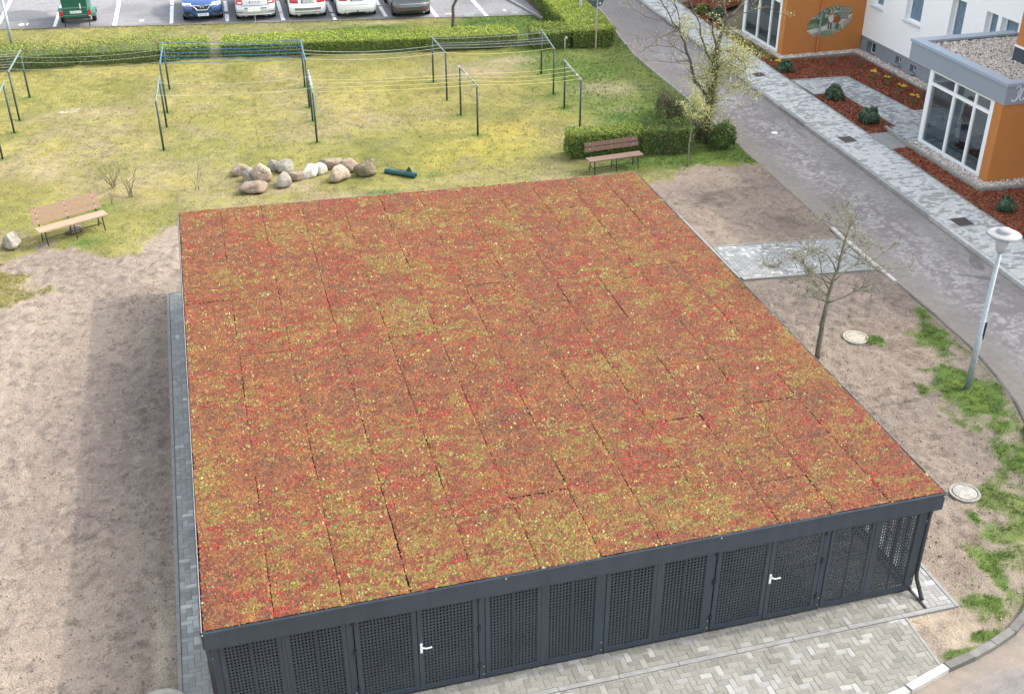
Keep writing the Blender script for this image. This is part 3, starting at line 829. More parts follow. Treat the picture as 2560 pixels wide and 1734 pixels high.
    return np_mesh('sedum_mat', np.concatenate(V), np.concatenate(T), M['sedum'], fcol=np.concatenate(cols), parent=roof)
for i, q in enumerate(mats_list): sedum_mat(*q, 1000 + i)

# perforated sheets as real lattices
_lat = {}
def lattice(w, h, pitch=.0535, bar=.0265, t=.003):
    key = (round(w, 3), round(h, 3))
    if key in _lat: return _lat[key]
    b = MB(); nx = max(1, round(w / pitch)); ny = max(1, round(h / (pitch * 1.16))); px = w / nx; py = h / ny
    for i in range(nx + 1):
        x = i * px; x0 = max(0, x - bar / 2); x1 = min(w, x + bar / 2); b.box(x0, x1, 0, t, 0, h)
    for j in range(ny + 1):
        z = j * py; z0 = max(0, z - bar * .52); z1 = min(h, z + bar * .52); b.box(0, w, .0004, t - .0004, z0, z1)
    _lat[key] = b.mesh('perforated_sheet', M['anthracite2']); return _lat[key]

def panel(name, x0, x1, T, parent, cols=2, z0=.045, z1=1.86, side=.060, mid=.030, door=None):
    """a framed leaf lying in local XZ, x0..x1; T carries it to its wall"""
    b = MB(); t = .03
    b.box(x0, x0 + side, -t, 0, z0, z1, T); b.box(x1 - side, x1, -t, 0, z0, z1, T)
    b.box(x0 + side, x1 - side, -t, -.002, z0, z0 + .085, T); b.box(x0 + side, x1 - side, -t, -.002, z1 - .07, z1, T)
    n = cols; w = (x1 - x0 - 2 * side - (n - 1) * mid) / n
    for k in range(n - 1):
        xx = x0 + side + (k + 1) * w + k * mid
        b.box(xx, xx + mid, -t + .004, -.004, z0 + .085, z1 - .07, T)
        b.box(xx + mid / 2 - .003, xx + mid / 2 + .003, -t - .002, -t + .004, z0 + .085, z1 - .07, T)
    b.box(x0 + .0, x1, -t - .012, -t, z0, z0 + .022, T)
    o = b.build(name, M['anthracite'], parent)
    for k in range(n):
        s = bpy.data.objects.new('perforated_sheet', lattice(w, z1 - z0 - .155))
        link(s, o); s.matrix_basis = T @ Matrix.Translation((x0 + side + k * (w + mid), -.022, z0 + .085))
    return o

F = Matrix.Translation((0, 12.42, 0))
PX = [-.945, .955, 2.945, 4.875, 6.705, 8.71, 10.475]
def post(x, y, w=.10, d=.10):
    b = MB(); b.box(x - w / 2, x + w / 2, y - d / 2, y + d / 2, .0, 1.93); b.box(x - w / 2 - .003, x + w / 2 + .003, y - d / 2 - .003, y + d / 2 + .003, .0, .05)
    o = b.build('post', M['anthracite'], SH)
    for zz in (.09, .25):
        b = MB(); b.lathe([(0, 0), (.012, 0), (.012, .006), (0, .007)], (0, 0, 0), 6); r = b.build('bolt', M['steel'], o)
        r.matrix_basis = Matrix.Translation((x + .02, y - d / 2 - .001, zz)) @ Matrix.Rotation(PI / 2, 4, 'X')
    return o
for x in PX: post(x, 12.455)
def handle(o, x, y, z, dr=1):
    b = MB(); b.box(x - .018, x + .018, y - .012, y, z - .13, z + .06)
    b.tube([(x, y - .01, z + .03), (x, y - .055, z + .03), (x + dr * .03, y - .062, z + .012), (x + dr * .07, y - .062, z), (x + dr * .155, y - .06, z + .004)], .0125, 8)
    b.lathe([(.014, 0), (.014, -.012), (0, -.013)], (x, y - .01, z - .09), 8, 'y')
    b.build('handle', M['white_steel'], o)
M['white_steel'] = pmat('pale_handle_metal', (.78, .78, .76), rough=.35, var=.03)
def hinge(o, x, y):
    for z in (.26, 1.02, 1.62):
        b = MB(); b.tube([(x, y, z), (x, y, z + .11)], .012, 8); b.box(x - .03, x + .03, y + .003, y + .012, z, z + .11); b.build('hinge', M['darksteel'], o)
for i in range(6):
    a, c = PX[i] + .055, PX[i + 1] - .055
    m = (a + c) / 2
    if i in (1, 4):
        d1 = panel('door', a + .012, m - .006, F, SH, cols=1, side=.070); d2 = panel('door', m + .006, c - .012, F, SH, cols=1, side=.070)
        handle(d2, m + .045, 12.388, .95); hinge(d1, a, 12.385); hinge(d2, c, 12.385)
    else:
        panel('panel', a, m - .028, F, SH); panel('panel', m + .028, c, F, SH)
        b = MB(); b.box(m - .026, m + .026, 12.385, 12.44, .03, 1.88); b.build('mullion', M['anthracite'], SH)
# side and back walls
YS = [12.51 + k * (26.35 - 12.51) / 7 for k in range(8)]
for xw, nx in ((10.475, 1), (-.945, -1)):
    T = Matrix.Translation((xw, 0, 0)) @ Matrix.Rotation(PI / 2, 4, 'Z')
    for k in range(7):
        if k: post(xw, YS[k])
        a, c = YS[k] + .055, YS[k + 1] - .055; m = (a + c) / 2
        TT = T if nx > 0 else Matrix.Translation((xw, 0, 0)) @ Matrix.Rotation(PI / 2, 4, 'Z')
        panel('panel', a, m - .01, TT, SH); panel('panel', m + .01, c, TT, SH)
    post(xw, YS[7])
T = Matrix.Translation((0, 26.40, 0))
for i in range(6):
    a, c = PX[i] + .055, PX[i + 1] - .055; m = (a + c) / 2
    if i: post(PX[i], 26.40)
    panel('panel', a, m - .01, T, SH); panel('panel', m + .01, c, T, SH)
# inside: floor, one partition, and unseen walls added to darken the bays
b = MB(); b.box(-.95, 10.47, 12.48, 26.3, -.05, .012); b.build('floor', M['inside'], SH)
b = MB(); b.box(7.72, 7.76, 13.6, 26.2, .02, 1.92); b.build('partition_or_light_block', M['anthracite2'], SH)
b = MB(); b.box(-.9, 7.70, 15.6, 15.64, .02, 1.92); b.build('partition_or_light_block', M['anthracite2'], SH)  # unseen wall added to block light behind the front bays
for xx in (.955, 2.945, 4.875, 6.705):
    b = MB(); b.box(xx - .02, xx + .02, 12.52, 15.59, .02, 1.92); b.build('partition_or_light_block', M['anthracite2'], SH)  # unseen cross walls added so the holes look dark
b = MB(); b.box(-.895, -.875, 12.52, 15.59, .02, 1.92); b.build('partition_or_light_block', M['anthracite2'], SH)  # unseen lining added to keep the left bay dark
# downpipes at the front corners
for x, foot in ((10.568, True), (-1.035, False)):
    b = MB()
    if foot: b.tube([(x, 12.41, 1.9), (x, 12.41, .36), (x - .002, 12.37, .27), (x - .015, 12.14, .05), (x - .017, 12.11, .012)], .036, 10)
    else: b.tube([(x, 12.41, 1.9), (x, 12.41, .0)], .036, 10)
    o = b.build('downpipe', M['darksteel'], SH, smooth=True)
    b = MB(); b.box(x - .045, x + .045, 12.40, 12.47, 1.48, 1.51); b.build('pipe_clip', M['zinc'], o)
# ------------------------------------------------------------------ the apartment building
M['white_wall'] = pmat('white_render', (.84, .84, .845), rough=.9, var=.02, scale=3, var2=.02, scale2=60, bump=.002, bscale=200, spec=.2)
M['grey_wall'] = pmat('grey_render', (.235, .255, .285), rough=.9, var=.05, scale=3, bump=.003, bscale=200, spec=.2)
M['orange'] = pmat('orange_render', (.47, .190, .060), rough=.9, var=.05, scale=2.0, var2=.03, scale2=40, bump=.003, bscale=180, spec=.2)
M['orange_pipe'] = pmat('orange_pipe_paint', (.46, .13, .025), rough=.5, var=.05)
M['canopy'] = pmat('grey_blue_canopy', (.250, .285, .330), rough=.75, var=.04, scale=3, bump=.001, bscale=150)
M['cap'] = pmat('canopy_cap_sheet', (.30, .355, .42), rough=.5, var=.05, scale=4)
M['pvc'] = pmat('white_window_frame', (.80, .81, .82), rough=.45, var=.02)
M['sill'] = pmat('pale_sill', (.55, .57, .58), rough=.5, var=.04)
M['pane'] = glass_mat('window_pane', (.60, .68, .72), 1.3)
M['wpane'] = glass_mat('upper_pane', (.72, .78, .82))
M['pebble'] = pmat('white_pebbles', rough=.85, var=.1, scale=30, src='attr', spec=.2)
M['mulch'] = pmat('bark_mulch', rough=.9, var=.1, scale=20, src='attr', spec=.15)
M['bed'] = pmat('bark_bed', (.10, .040, .024), rough=.95, var=.35, scale=16, bump=.02, bscale=45)
M['dark_room'] = pmat('room_wall', (.30, .33, .32), rough=.9, var=.05)

BX = 26.6
BLD = empty('apartment_building', (BX, 36, 0), label='white rendered apartment building with grey plinth and two orange entrance porches', cat='building')
WIN = [(40.60, 41.36, 2.02, 3.5), (37.96, 39.02, 2.02, 3.5), (35.42, 36.24, 2.02, 3.5), (33.60, 34.24, 2.70, 3.5), (32.50, 33.40, 2.96, 3.5), (22.6, 24.0, 2.02, 3.5), (19.5, 20.6, 2.02, 3.5), (45.2, 46.2, 2.9, 3.5), (48.5, 50, 2.02, 3.5)]
PWIN = [(40.70, 41.36, .08, .58, .30), (38.82, 39.20, .28, .55, .22), (37.77, 38.15, .24, .51, .22)]
DOORS = [(28.9, 30.3, .05, 2.35), (43.0, 44.2, .05, 2.35)]          # openings from the porches into the house
def wall_with_holes(name, mat, y0, y1, z0, z1, holes, depth=.36, x=BX):
    """wall slab with real rectangular openings, outer face at x"""
    ysx = sorted({y0, y1, *[v for h in holes for v in h[:2]]}); zsx = sorted({z0, z1, *[v for h in holes for v in h[2:4]]})
    ysx = [v for v in ysx if y0 <= v <= y1]; zsx = [v for v in zsx if z0 <= v <= z1]
    inh = lambda y, z: any(h[0] < y < h[1] and h[2] < z < h[3] for h in holes)
    b = MB()
    for a, c in zip(ysx, ysx[1:]):
        for d, e in zip(zsx, zsx[1:]):
            if inh((a + c) / 2, (d + e) / 2): continue
            b.face([(x, c, d), (x, a, d), (x, a, e), (x, c, e)])
    for h in holes:
        if h[0] < y0 - 1e-6 or h[1] > y1 + 1e-6: continue
        a, c, d, e = h[:4]
        b.face([(x, a, d), (x, a, e), (x + depth, a, e), (x + depth, a, d)]); b.face([(x, c, e), (x, c, d), (x + depth, c, d), (x + depth, c, e)])
        b.face([(x, c, d), (x, a, d), (x + depth, a, d), (x + depth, c, d)]); b.face([(x, a, e), (x, c, e), (x + depth, c, e), (x + depth, a, e)])
    b.box(x + depth + .004, x + 11, y0, y1, z0, z1)
    return b.build(name, mat, BLD)
wall_with_holes('wall', M['white_wall'], -12, 72, .70, 9.6, [(w[0], w[1], w[2], w[3]) for w in WIN] + [(d[0], d[1], .701, d[3]) for d in DOORS])
wall_with_holes('plinth', M['grey_wall'], -12, 72, -.1, .692, [w[:4] for w in PWIN] + [(d[0], d[1], d[2], .691) for d in DOORS], x=BX + .03)
b = MB(); b.box(BX - .012, BX + .03, 31.6, 41.83, .693, .722); b.build('plinth_drip_edge', M['sill'], BLD)
for (a, c, d, e) in WIN:
    b = MB(); x = BX + .19; f = .07
    b.box(x, x + .06, a, a + f, d, e); b.box(x, x + .06, c - f, c, d, e); b.box(x, x + .06, a + f, c - f, d, d + f); b.box(x, x + .06, a + f, c - f, e - f, e)
    w = b.build('window', M['pvc'], BLD)
    b = MB(); b.box(x + .025, x + .035, a + f, c - f, d + f, e - f); b.build('pane', M['wpane'], w)
    b = MB(); b.box(BX - .06, BX + .19, a - .05, c + .05, d - .035, d - .005); b.box(BX - .06, BX - .05, a - .05, c + .05, d - .07, d - .035); b.build('sill', M['sill'], w)
    b = MB(); b.box(x + .07, x + .074, a + .02, c - .02, d + .02, e - .02); b.build('curtain', pmat('net_curtain', (.60, .64, .68), var=.3, scale=8, stretch=(1, 8, .6)), w)
for k, (a, c, d, e, dp) in enumerate(PWIN):
    b = MB(); x = BX + .03 + dp - .05; f = .035
    b.box(x, x + .04, a, a + f, d, e); b.box(x, x + .04, c - f, c, d, e); b.box(x, x + .04, a + f, c - f, d, d + f); b.box(x, x + .04, a + f, c - f, e - f, e)
    if k == 0: b.box(x, x + .04, (a + c) / 2 - .02, (a + c) / 2 + .02, d + f, e - f)
    w = b.build('basement_window', M['pvc'], BLD)
    b = MB(); b.box(x + .015, x + .02, a + f, c - f, d + f, e - f); b.build('pane', M['wpane'], w)
    b = MB(); b.box(BX - .09, BX + .03 + dp - .05, a - .05, c + .05, d - .05, d - .004); b.build('sill', M['grey_wall'], w)

def frame_grid(ys, zs, x, fw, parent, mull=.10, depth=.10):
    """glazed screen in the plane x, vertical bars at ys, horizontals at zs"""
    b = MB()
    for i, y in enumerate(ys):
        w = fw if i in (0, len(ys) - 1) else mull
        y0 = y if i == 0 else (y - w if i == len(ys) - 1 else y - w / 2)
        b.box(x - depth / 2, x + depth / 2, y0, y0 + w, zs[0], zs[-1])
        if 0 < i < len(ys) - 1: b.box(x - depth / 2 - .006, x - depth / 2, y - .018, y + .018, zs[0], zs[-1])
    edges = []
    for i, y in enumerate(ys):
        w = fw if i in (0, len(ys) - 1) else mull
        edges.append((y if i == 0 else (y - w if i == len(ys) - 1 else y - w / 2), w))
    for (y0, w0), (y1, w1) in zip(edges, edges[1:]):
        for j, z in enumerate(zs):
            h = .10 if j not in (0, len(zs) - 1) else (.14 if j == 0 else .08)
            z0 = z if j == 0 else (z - h if j == len(zs) - 1 else z - h / 2)
            b.box(x - depth / 2 + .004, x + depth / 2 - .004, y0 + w0, y1, z0, z0 + h)
    o = b.build('glazed_screen', M['pvc'], parent)
    return o, edges

def porch(y0, y1, xf, soffit, top, label):
    """a projecting glazed porch: orange end walls, glass front, grey roof box"""
    b = MB()
    b.box(xf, BX - .004, y0, y0 + .30, -.1, soffit)                           # orange wall facing the camera side
    b.box(xf + .02, xf + .30, y0 + .30, y0 + .42, -.1, soffit)
    return b

M['lit'] = pmat('lit_ceiling_lamp', (.8, .8, .8)); M['lit'].node_tree.nodes['Principled BSDF'].inputs['Emission Color'].default_value = (1, .97, .9, 1); M['lit'].node_tree.nodes['Principled BSDF'].inputs['Emission Strength'].default_value = 3.2
# --- near porch (number 30)
Y0, Y1, XF, SOF, TOP = 27.70, 31.52, 22.76, 2.57, 3.22
p = porch(Y0, Y1, XF, SOF, TOP, '')
P2 = p.build('porch', M['orange'], BLD); P2['label'] = 'nearer orange porch with a gravelled roof and house number'
ys_, zs_ = [Y0 + .425, 28.98, 30.06, Y1], [.06, 2.10, SOF]
scr, ed = frame_grid([Y0 + .43, 29.03, 30.10, Y1], [.06, 2.12, SOF], XF + .09, .19, P2)
def panes(parent, ys, zs, x, mat='pane'):
    for a, c in zip(ys, ys[1:]):
        for d, e in zip(zs, zs[1:]):
            b = MB(); b.box(x - .006, x + .006, a + .03, c - .03, d + .03, e - .03); b.build('pane', M[mat], parent)
panes(P2, [Y0 + .43, 29.03, 30.10, Y1], [.06, 2.12, SOF], XF + .095)
b = MB(); b.box(XF + .14, BX - .02, Y0 + .30, Y1, .03, .10); b.build('porch_floor', pmat('porch_floor', (.13, .17, .22), rough=.35, var=.3, scale=1.2), P2)
b = MB(); b.box(XF + 1.0, XF + 1.9, Y0 + 1.4, Y0 + 2.6, .10, .112); b.build('door_mat', pmat('door_mat', (.03, .026, .022), rough=.95), P2)
# entrance door on the far side of the porch
b = MB()
for q in ((XF + .14, XF + .26), (XF + 1.45, XF + 1.57), (BX - .2, BX - .02)): b.box(q[0], q[1], Y1 - .10, Y1, .10, SOF)
b.box(XF + .26, XF + 1.45, Y1 - .10, Y1, 2.1, 2.2); b.box(XF + .26, XF + 1.45, Y1 - .10, Y1, SOF - .1, SOF); b.box(XF + 1.57, BX - .2, Y1 - .12, Y1 - .02, .1, SOF)
b.build('entrance_door', M['pvc'], P2)
b = MB(); b.box(XF + .26, XF + 1.45, Y1 - .06, Y1 - .05, .10, 2.1); b.build('pane', M['pane'], P2)
# inner door frame in the house wall
b = MB(); b.box(BX - .05, BX - .01, 28.85, 28.93, .1, 2.4); b.box(BX - .05, BX - .01, 30.27, 30.35, .1, 2.4); b.box(BX - .05, BX - .01, 28.93, 30.27, 2.3, 2.4); b.build('door_frame', M['pvc'], P2)
b = MB(); b.box(BX + .30, BX + .34, 28.9, 30.3, .1, 2.4); b.build('inner_door', M['dark_room'], P2)
b = MB(); b.box(XF + .15, BX - .02, Y0 + .31, Y1 - .11, SOF - .03, SOF - .004); b.build('ceiling', M['dark_room'], P2)
b = MB(); b.box(XF + .9, XF + 1.05, Y0 + .8, Y0 + 2.9, SOF - .075, SOF - .032); b.build('light_strip', M['lit'], P2)
b = MB(); b.box(XF + 2.3, XF + 2.45, Y0 + .8, Y0 + 2.9, SOF - .075, SOF - .032); b.build('light_strip', M['lit'], P2)
# roof box
def canopy(parent, x0, x1, y0, y1, z0, z1, wcap=.34, gravel=True):
    b = MB(); t = .22
    b.box(x0, x0 + t, y0, y1, z0, z1 - .06); b.box(x0 + t, x1, y0, y0 + t, z0, z1 - .06); b.box(x0 + t, x1, y1 - t, y1, z0, z1 - .06)
    b.box(x0 + t, x1, y0 + t, y1 - t, z0, z0 + .08)
    o = b.build('canopy', M['canopy'], parent)
    b = MB(); e = .03
    b.prism([(x0 - e, y0 - e), (x0 + wcap, y0 + wcap), (x0 + wcap, y1 - wcap), (x0 - e, y1 + e)], z1 - .06, z1 + .012)
    b.prism([(x0 - e, y0 - e), (x1, y0 - e), (x1, y0 + wcap), (x0 + wcap, y0 + wcap)], z1 - .058, z1 + .010)
    b.prism([(x0 + wcap, y1 - wcap), (x1, y1 - wcap), (x1, y1 + e), (x0 - e, y1 + e)], z1 - .062, z1 + .008)
    b.box(x0 - e - .012, x0 - e, y0 - e - .012, y1 + e, z1 - .075, z1 - .012); b.box(x0 - e, x1, y0 - e - .012, y0 - e, z1 - .075, z1 - .012)
    b.build('canopy_cap', M['cap'], parent)
    b = MB(); b.box(x0 + wcap - .06, x1, y0 + wcap - .06, y1 - wcap + .06, z1 - .16, z1 - .11); b.build('roof_membrane', M['darksteel'], parent)
canopy(P2, XF - .03, BX - .004, Y0 - .05, 32.70, SOF, TOP)
def pebbles(name, n, place, size, parent, cols, seed=0, flat=.65):
    """many small faceted stones as one mesh"""
    rs = np.random.RandomState(seed)
    base = np.array([(1, 0, 0), (.3, .95, 0), (-.8, .6, 0), (-.8, -.6, 0), (.3, -.95, 0), (.1, .1, 1.0), (.0, 0, -1)]) * [1, .8, flat]
    tri = np.array([(0, 1, 5), (1, 2, 5), (2, 3, 5), (3, 4, 5), (4, 0, 5), (1, 0, 6), (2, 1, 6), (3, 2, 6), (4, 3, 6), (0, 4, 6)])
    p = place(rs, n); n = len(p)
    s = rs.uniform(size[0], size[1], n); a = rs.uniform(0, 2 * PI, n); tl = rs.uniform(-.5, .5, n)
    v = np.repeat(base[None], n, 0) * s[:, None, None] * rs.uniform(.75, 1.25, (n, 7, 1))
    x = v[..., 0] * np.cos(a)[:, None] - v[..., 1] * np.sin(a)[:, None]; y = v[..., 0] * np.sin(a)[:, None] + v[..., 1] * np.cos(a)[:, None]
    z = v[..., 2] + x * tl[:, None]
    V = np.stack([x, y, z], -1) + p[:, None, :]
    F = tri[None] + (np.arange(n) * 7)[:, None, None]
    c = cols[rs.randint(0, len(cols), n)] * rs.uniform(.8, 1.15, (n, 1))
    o = np_mesh(name, V.reshape(-1, 3), F.reshape(-1, 3), M['pebble'], fcol=np.repeat(c, 10, 0), parent=parent)
    o['kind'] = 'stuff'; return o
WHITE = np.array([(.70, .63, .58), (.62, .55, .50), (.78, .73, .68), (.48, .42, .37), (.68, .60, .53)])
def rect(x0, x1, y0, y1, z, jit=.02):
    return lambda rs, n: np.stack([rs.uniform(x0, x1, n), rs.uniform(y0, y1, n), z + rs.uniform(-jit, jit, n)], -1)
pebbles('roof_gravel', 9500, rect(XF + .32, 26.55, Y0 + .31, 32.35, TOP - .10), (.020, .040), P2, WHITE, 5)
# orange stair tower standing on the porch roof
b = MB(); b.box(24.62, BX - .005, 24.0, 30.0, 3.62, 9.5); b.build('stair_tower', M['orange'], BLD)
b = MB(); b.box(24.60, BX - .006, 24.0, 30.02, TOP - .14, 3.56); b.build('tower_base', pmat('dark_grey_render', (.055, .062, .078), rough=.8), BLD)
b = MB(); b.box(24.585, BX - .007, 24.0, 30.035, 3.56, 3.62); b.build('tower_drip_edge', M['pvc'], BLD)
# thin serif italic house number on the canopy front
def stroke(b, pts, wid, T, t=.012):
    n = len(pts)
    for i in range(n - 1):
        (x0, y0), (x1, y1) = pts[i], pts[i + 1]; L = math.hypot(x1 - x0, y1 - y0) or 1
        nx, ny = -(y1 - y0) / L, (x1 - x0) / L; w0, w1 = wid[i] / 2, wid[i + 1] / 2
        q = [(x0 + nx * w0, y0 + ny * w0), (x1 + nx * w1, y1 + ny * w1), (x1 - nx * w1, y1 - ny * w1), (x0 - nx * w0, y0 - ny * w0)]
        f = [tuple(T @ Vector((x, y, t))) for x, y in q]; k = [tuple(T @ Vector((x, y, 0))) for x, y in q]
        b.face(f); [b.face([f[j], k[j], k[(j + 1) % 4], f[(j + 1) % 4]]) for j in range(4)]
M['letter'] = pmat('pale_letters', (.62, .65, .68), rough=.5, var=.02)
def arc(cx, cy, rx, ry, a0, a1, n, sh=.22):
    return [((cx + rx * math.cos(math.radians(a0 + (a1 - a0) * i / n))) + sh * (cy + ry * math.sin(math.radians(a0 + (a1 - a0) * i / n))), cy + ry * math.sin(math.radians(a0 + (a1 - a0) * i / n))) for i in range(n + 1)]
TN = Matrix.Translation((22.93, Y0 - .052, 2.67)) @ Matrix.Rotation(PI / 2, 4, 'X')
b = MB()
u = arc(.10, .345, .085, .105, 160, -80, 12); l = arc(.095, .135, .105, .125, 85, -150, 14)
stroke(b, u, [.02 + .03 * max(0, math.sin(PI * i / 12 * .9)) for i in range(13)], TN)
stroke(b, l, [.02 + .04 * max(0, math.sin(PI * i / 14 * .9)) for i in range(15)], TN)
z = arc(.36, .23, .105, .22, 90, 450, 26)
stroke(b, z, [.018 + .042 * abs(math.cos(math.radians(90 + 360 * i / 26))) for i in range(27)], TN)
b.build('house_number', M['letter'], P2)

# --- far porch with the fox painting
FY0, FXF = 41.80, 22.99
p = porch(FY0, 46.0, FXF, 2.57, 3.22, '')
P1 = p.build('porch', M['orange'], BLD); P1['label'] = 'farther orange porch with a painted fox on its side wall'
fys = [FY0 + .43, 43.15, 44.25, 45.62]
frame_grid(fys, [.06, 2.12, 2.57], FXF + .09, .19, P1); panes(P1, fys, [.06, 2.12, 2.57], FXF + .095)
canopy(P1, FXF - .03, BX - .004, FY0 - .05, 46.8, 2.57, 3.22)
b = MB(); b.box(FXF + .14, BX - .02, FY0 + .30, 45.62, .03, .10); b.build('porch_floor', M['dark_room'], P1)
b = MB(); b.box(FXF + .14, BX - .02, 45.50, 45.60, .1, 2.57); b.build('end_wall', M['dark_room'], P1)
b = MB(); b.box(FXF + 1.2, FXF + 1.35, FY0 + .9, FY0 + 2.9, 2.50, 2.54); b.build('light_strip', M['lit'], P1)  # guessed lamp, added to brighten this porch inside
b = MB(); b.tube([(24.56, FY0 - .06, 2.56), (24.56, FY0 - .06, .10), (24.56, FY0 - .12, .03), (24.58, FY0 - .42, .0)], .04, 10); b.build('downpipe', M['orange_pipe'], P1, smooth=True)
b = MB(); b.tube([(24.56, FY0 - .06, 1.92), (24.56, FY0 - .06, .92)], .0415, 10, cap=False); b.build('painted_pipe_section', pmat('painted_pipe', (.22, .29, .25), rough=.6, var=.4, scale=6), P1, smooth=True)
# the painting: a fox on a rock in a wood, brushed on the wall (flat colour cells on a thin coat)
def mural():
    nx, nz = 110, 74; x0, x1, z0, z1 = 23.92, 26.12, .62, 2.12
    xs = np.linspace(x0, x1, nx + 1); zs = np.linspace(z0, z1, nz + 1)
    cx = (xs[:-1] + xs[1:]) / 2; cz = (zs[:-1] + zs[1:]) / 2
    X, Z = np.meshgrid(cx, cz)
    # oval leaning up to the right with a ragged brushed edge
    u = (X - 25.02) / 1.06; v = (Z - 1.36 - .16 * (X - 25.02)) / .62
    d = np.sqrt(u * u + v * v) + .30 * (fbm(X, Z, .10, 3, 201) - .5) + .12 * (fbm(X * 3, Z * .6, .10, 2, 203) - .5)
    keep = d < .93
    n = fbm(X, Z, .14, 4, 205); n2 = fbm(X, Z, .05, 3, 207)
    c = lerp(C3(.05, .085, .05), C3(.17, .22, .16), n)                                                # wood
    c = np.where(((n2 > .58) & (Z > 1.5))[..., None], C3(.36, .42, .36), c)
    rock = Z < 1.28 + .28 * (X - 25.0) + .12 * (n - .5)
    c = np.where(rock[..., None], lerp(C3(.20, .21, .19), C3(.42, .43, .40), n2), c)
    pale = (np.abs(Z - (1.06 + .16 * (X - 24.6))) < .09) & (X < 25.1); c = np.where(pale[..., None], lerp(C3(.45, .47, .44), C3(.60, .61, .58), n2), c)
    log = np.abs(Z - (1.34 + .55 * (X - 25.55))) < .05; log &= (X > 25.45); c = np.where(log[..., None], C3(.58, .52, .46), c)
    trunk = (np.abs(X - 25.66 - .04 * (Z - 1.4)) < .17) & (Z > 1.42); c = np.where(trunk[..., None], lerp(C3(.17, .16, .16), C3(.30, .29, .28), n2), c)
    bush = (((X - 25.5) / .26) ** 2 + ((Z - 1.10) / .12) ** 2 < 1) | (((X - 24.95) / .30) ** 2 + ((Z - .86) / .13) ** 2 < 1) | (((X - 24.25) / .28) ** 2 + ((Z - 1.22) / .10) ** 2 < 1)
    c = np.where((bush & (n2 > .3))[..., None], lerp(C3(.07, .14, .07), C3(.28, .36, .22), n2), c)
    E = lambda a, b_, r, s, t=0.0: (((X - a) * math.cos(t) + (Z - b_) * math.sin(t)) / r) ** 2 + ((-(X - a) * math.sin(t) + (Z - b_) * math.cos(t)) / s) ** 2 < 1
    for q in (24.99, 25.09, 25.36, 25.42): c = np.where(((np.abs(X - q - .03 * (Z - 1.1)) < .024) & (Z > 1.05) & (Z < 1.34))[..., None], C3(.035, .025, .022), c)
    c = np.where(E(25.60, 1.22, .055, .20, .35)[..., None], C3(.50, .42, .36), c)                    # tail
    c = np.where(E(25.28, 1.42, .24, .135, -.15)[..., None], lerp(C3(.20, .055, .022), C3(.34, .115, .045), n2), c)   # body
    c = np.where(E(25.06, 1.47, .115, .17, .1)[..., None], lerp(C3(.50, .42, .38), C3(.66, .60, .56), n2), c)      # white ruff
    c = np.where(E(25.10, 1.66, .10, .085)[..., None], C3(.36, .17, .09), c)                         # head
    for ex in (25.03, 25.18): c = np.where(((np.abs(X - ex) < .035 * (1.84 - Z) / .12) & (Z > 1.70) & (Z < 1.84))[..., None], C3(.50, .38, .26), c)
    c = np.where(E(25.09, 1.60, .05, .035)[..., None], C3(.62, .56, .52), c); c = np.where(E(25.08, 1.585, .016, .013)[..., None], C3(.03, .02, .02), c)
    for ex in (25.06, 25.14): c = np.where(E(ex, 1.675, .012, .010)[..., None], C3(.03, .02, .02), c)
    idx = np.arange((nx + 1) * (nz + 1)).reshape(nz + 1, nx + 1)
    F = np.stack([idx[:-1, :-1], idx[:-1, 1:], idx[1:, 1:], idx[1:, :-1]], -1).reshape(-1, 4)[keep.ravel()]
    XX, ZZ = np.meshgrid(xs, zs)
    V = np.stack([XX, np.full_like(XX, FY0 - .003), ZZ], -1).reshape(-1, 3)
    m = pmat('wall_paint', rough=.85, src='attr', var=.0, spec=.2)
    np_mesh('wall_painting', V, F, m, fcol=c.reshape(-1, 3)[keep.ravel()], parent=P1)
mural()

# ------------------------------------------------------------------ planted beds
def in_poly(x, y, poly):
    r = np.zeros(np.shape(x), bool); n = len(poly)
    for i in range(n):
        (x0, y0), (x1, y1) = poly[i], poly[(i + 1) % n]
        c = ((y0 > y) != (y1 > y)) & (x < (x1 - x0) * (y - y0) / ((y1 - y0) or 1e-9) + x0); r ^= c
    return r
BEDS = [[(21.86, 38.76), (24.20, 38.56), (24.42, 34.25), (26.0, 34.2), (26.05, 40.98), (22.62, 41.20), (22.50, 45.3), (22.12, 45.3)],
        [(21.84, 36.78), (22.80, 36.74), (22.84, 33.0), (22.36, 32.60), (21.62, 32.55)],
        [(21.56, 31.0), (22.12, 31.05), (22.12, 27.10), (24.0, 26.98), (30, 26.5), (30, 22.5), (21.26, 22.5)],
        [(22.24, 49.4), (22.94, 50.0), (22.80, 47.6), (22.43, 46.75), (22.14, 46.75)], [(22.5, 51), (24.5, 52.5), (25.5, 50.5), (23.6, 49.2)]]
MUL = np.array([(.215, .070, .038), (.165, .050, .028), (.260, .095, .052), (.110, .036, .022), (.32, .14, .085)])
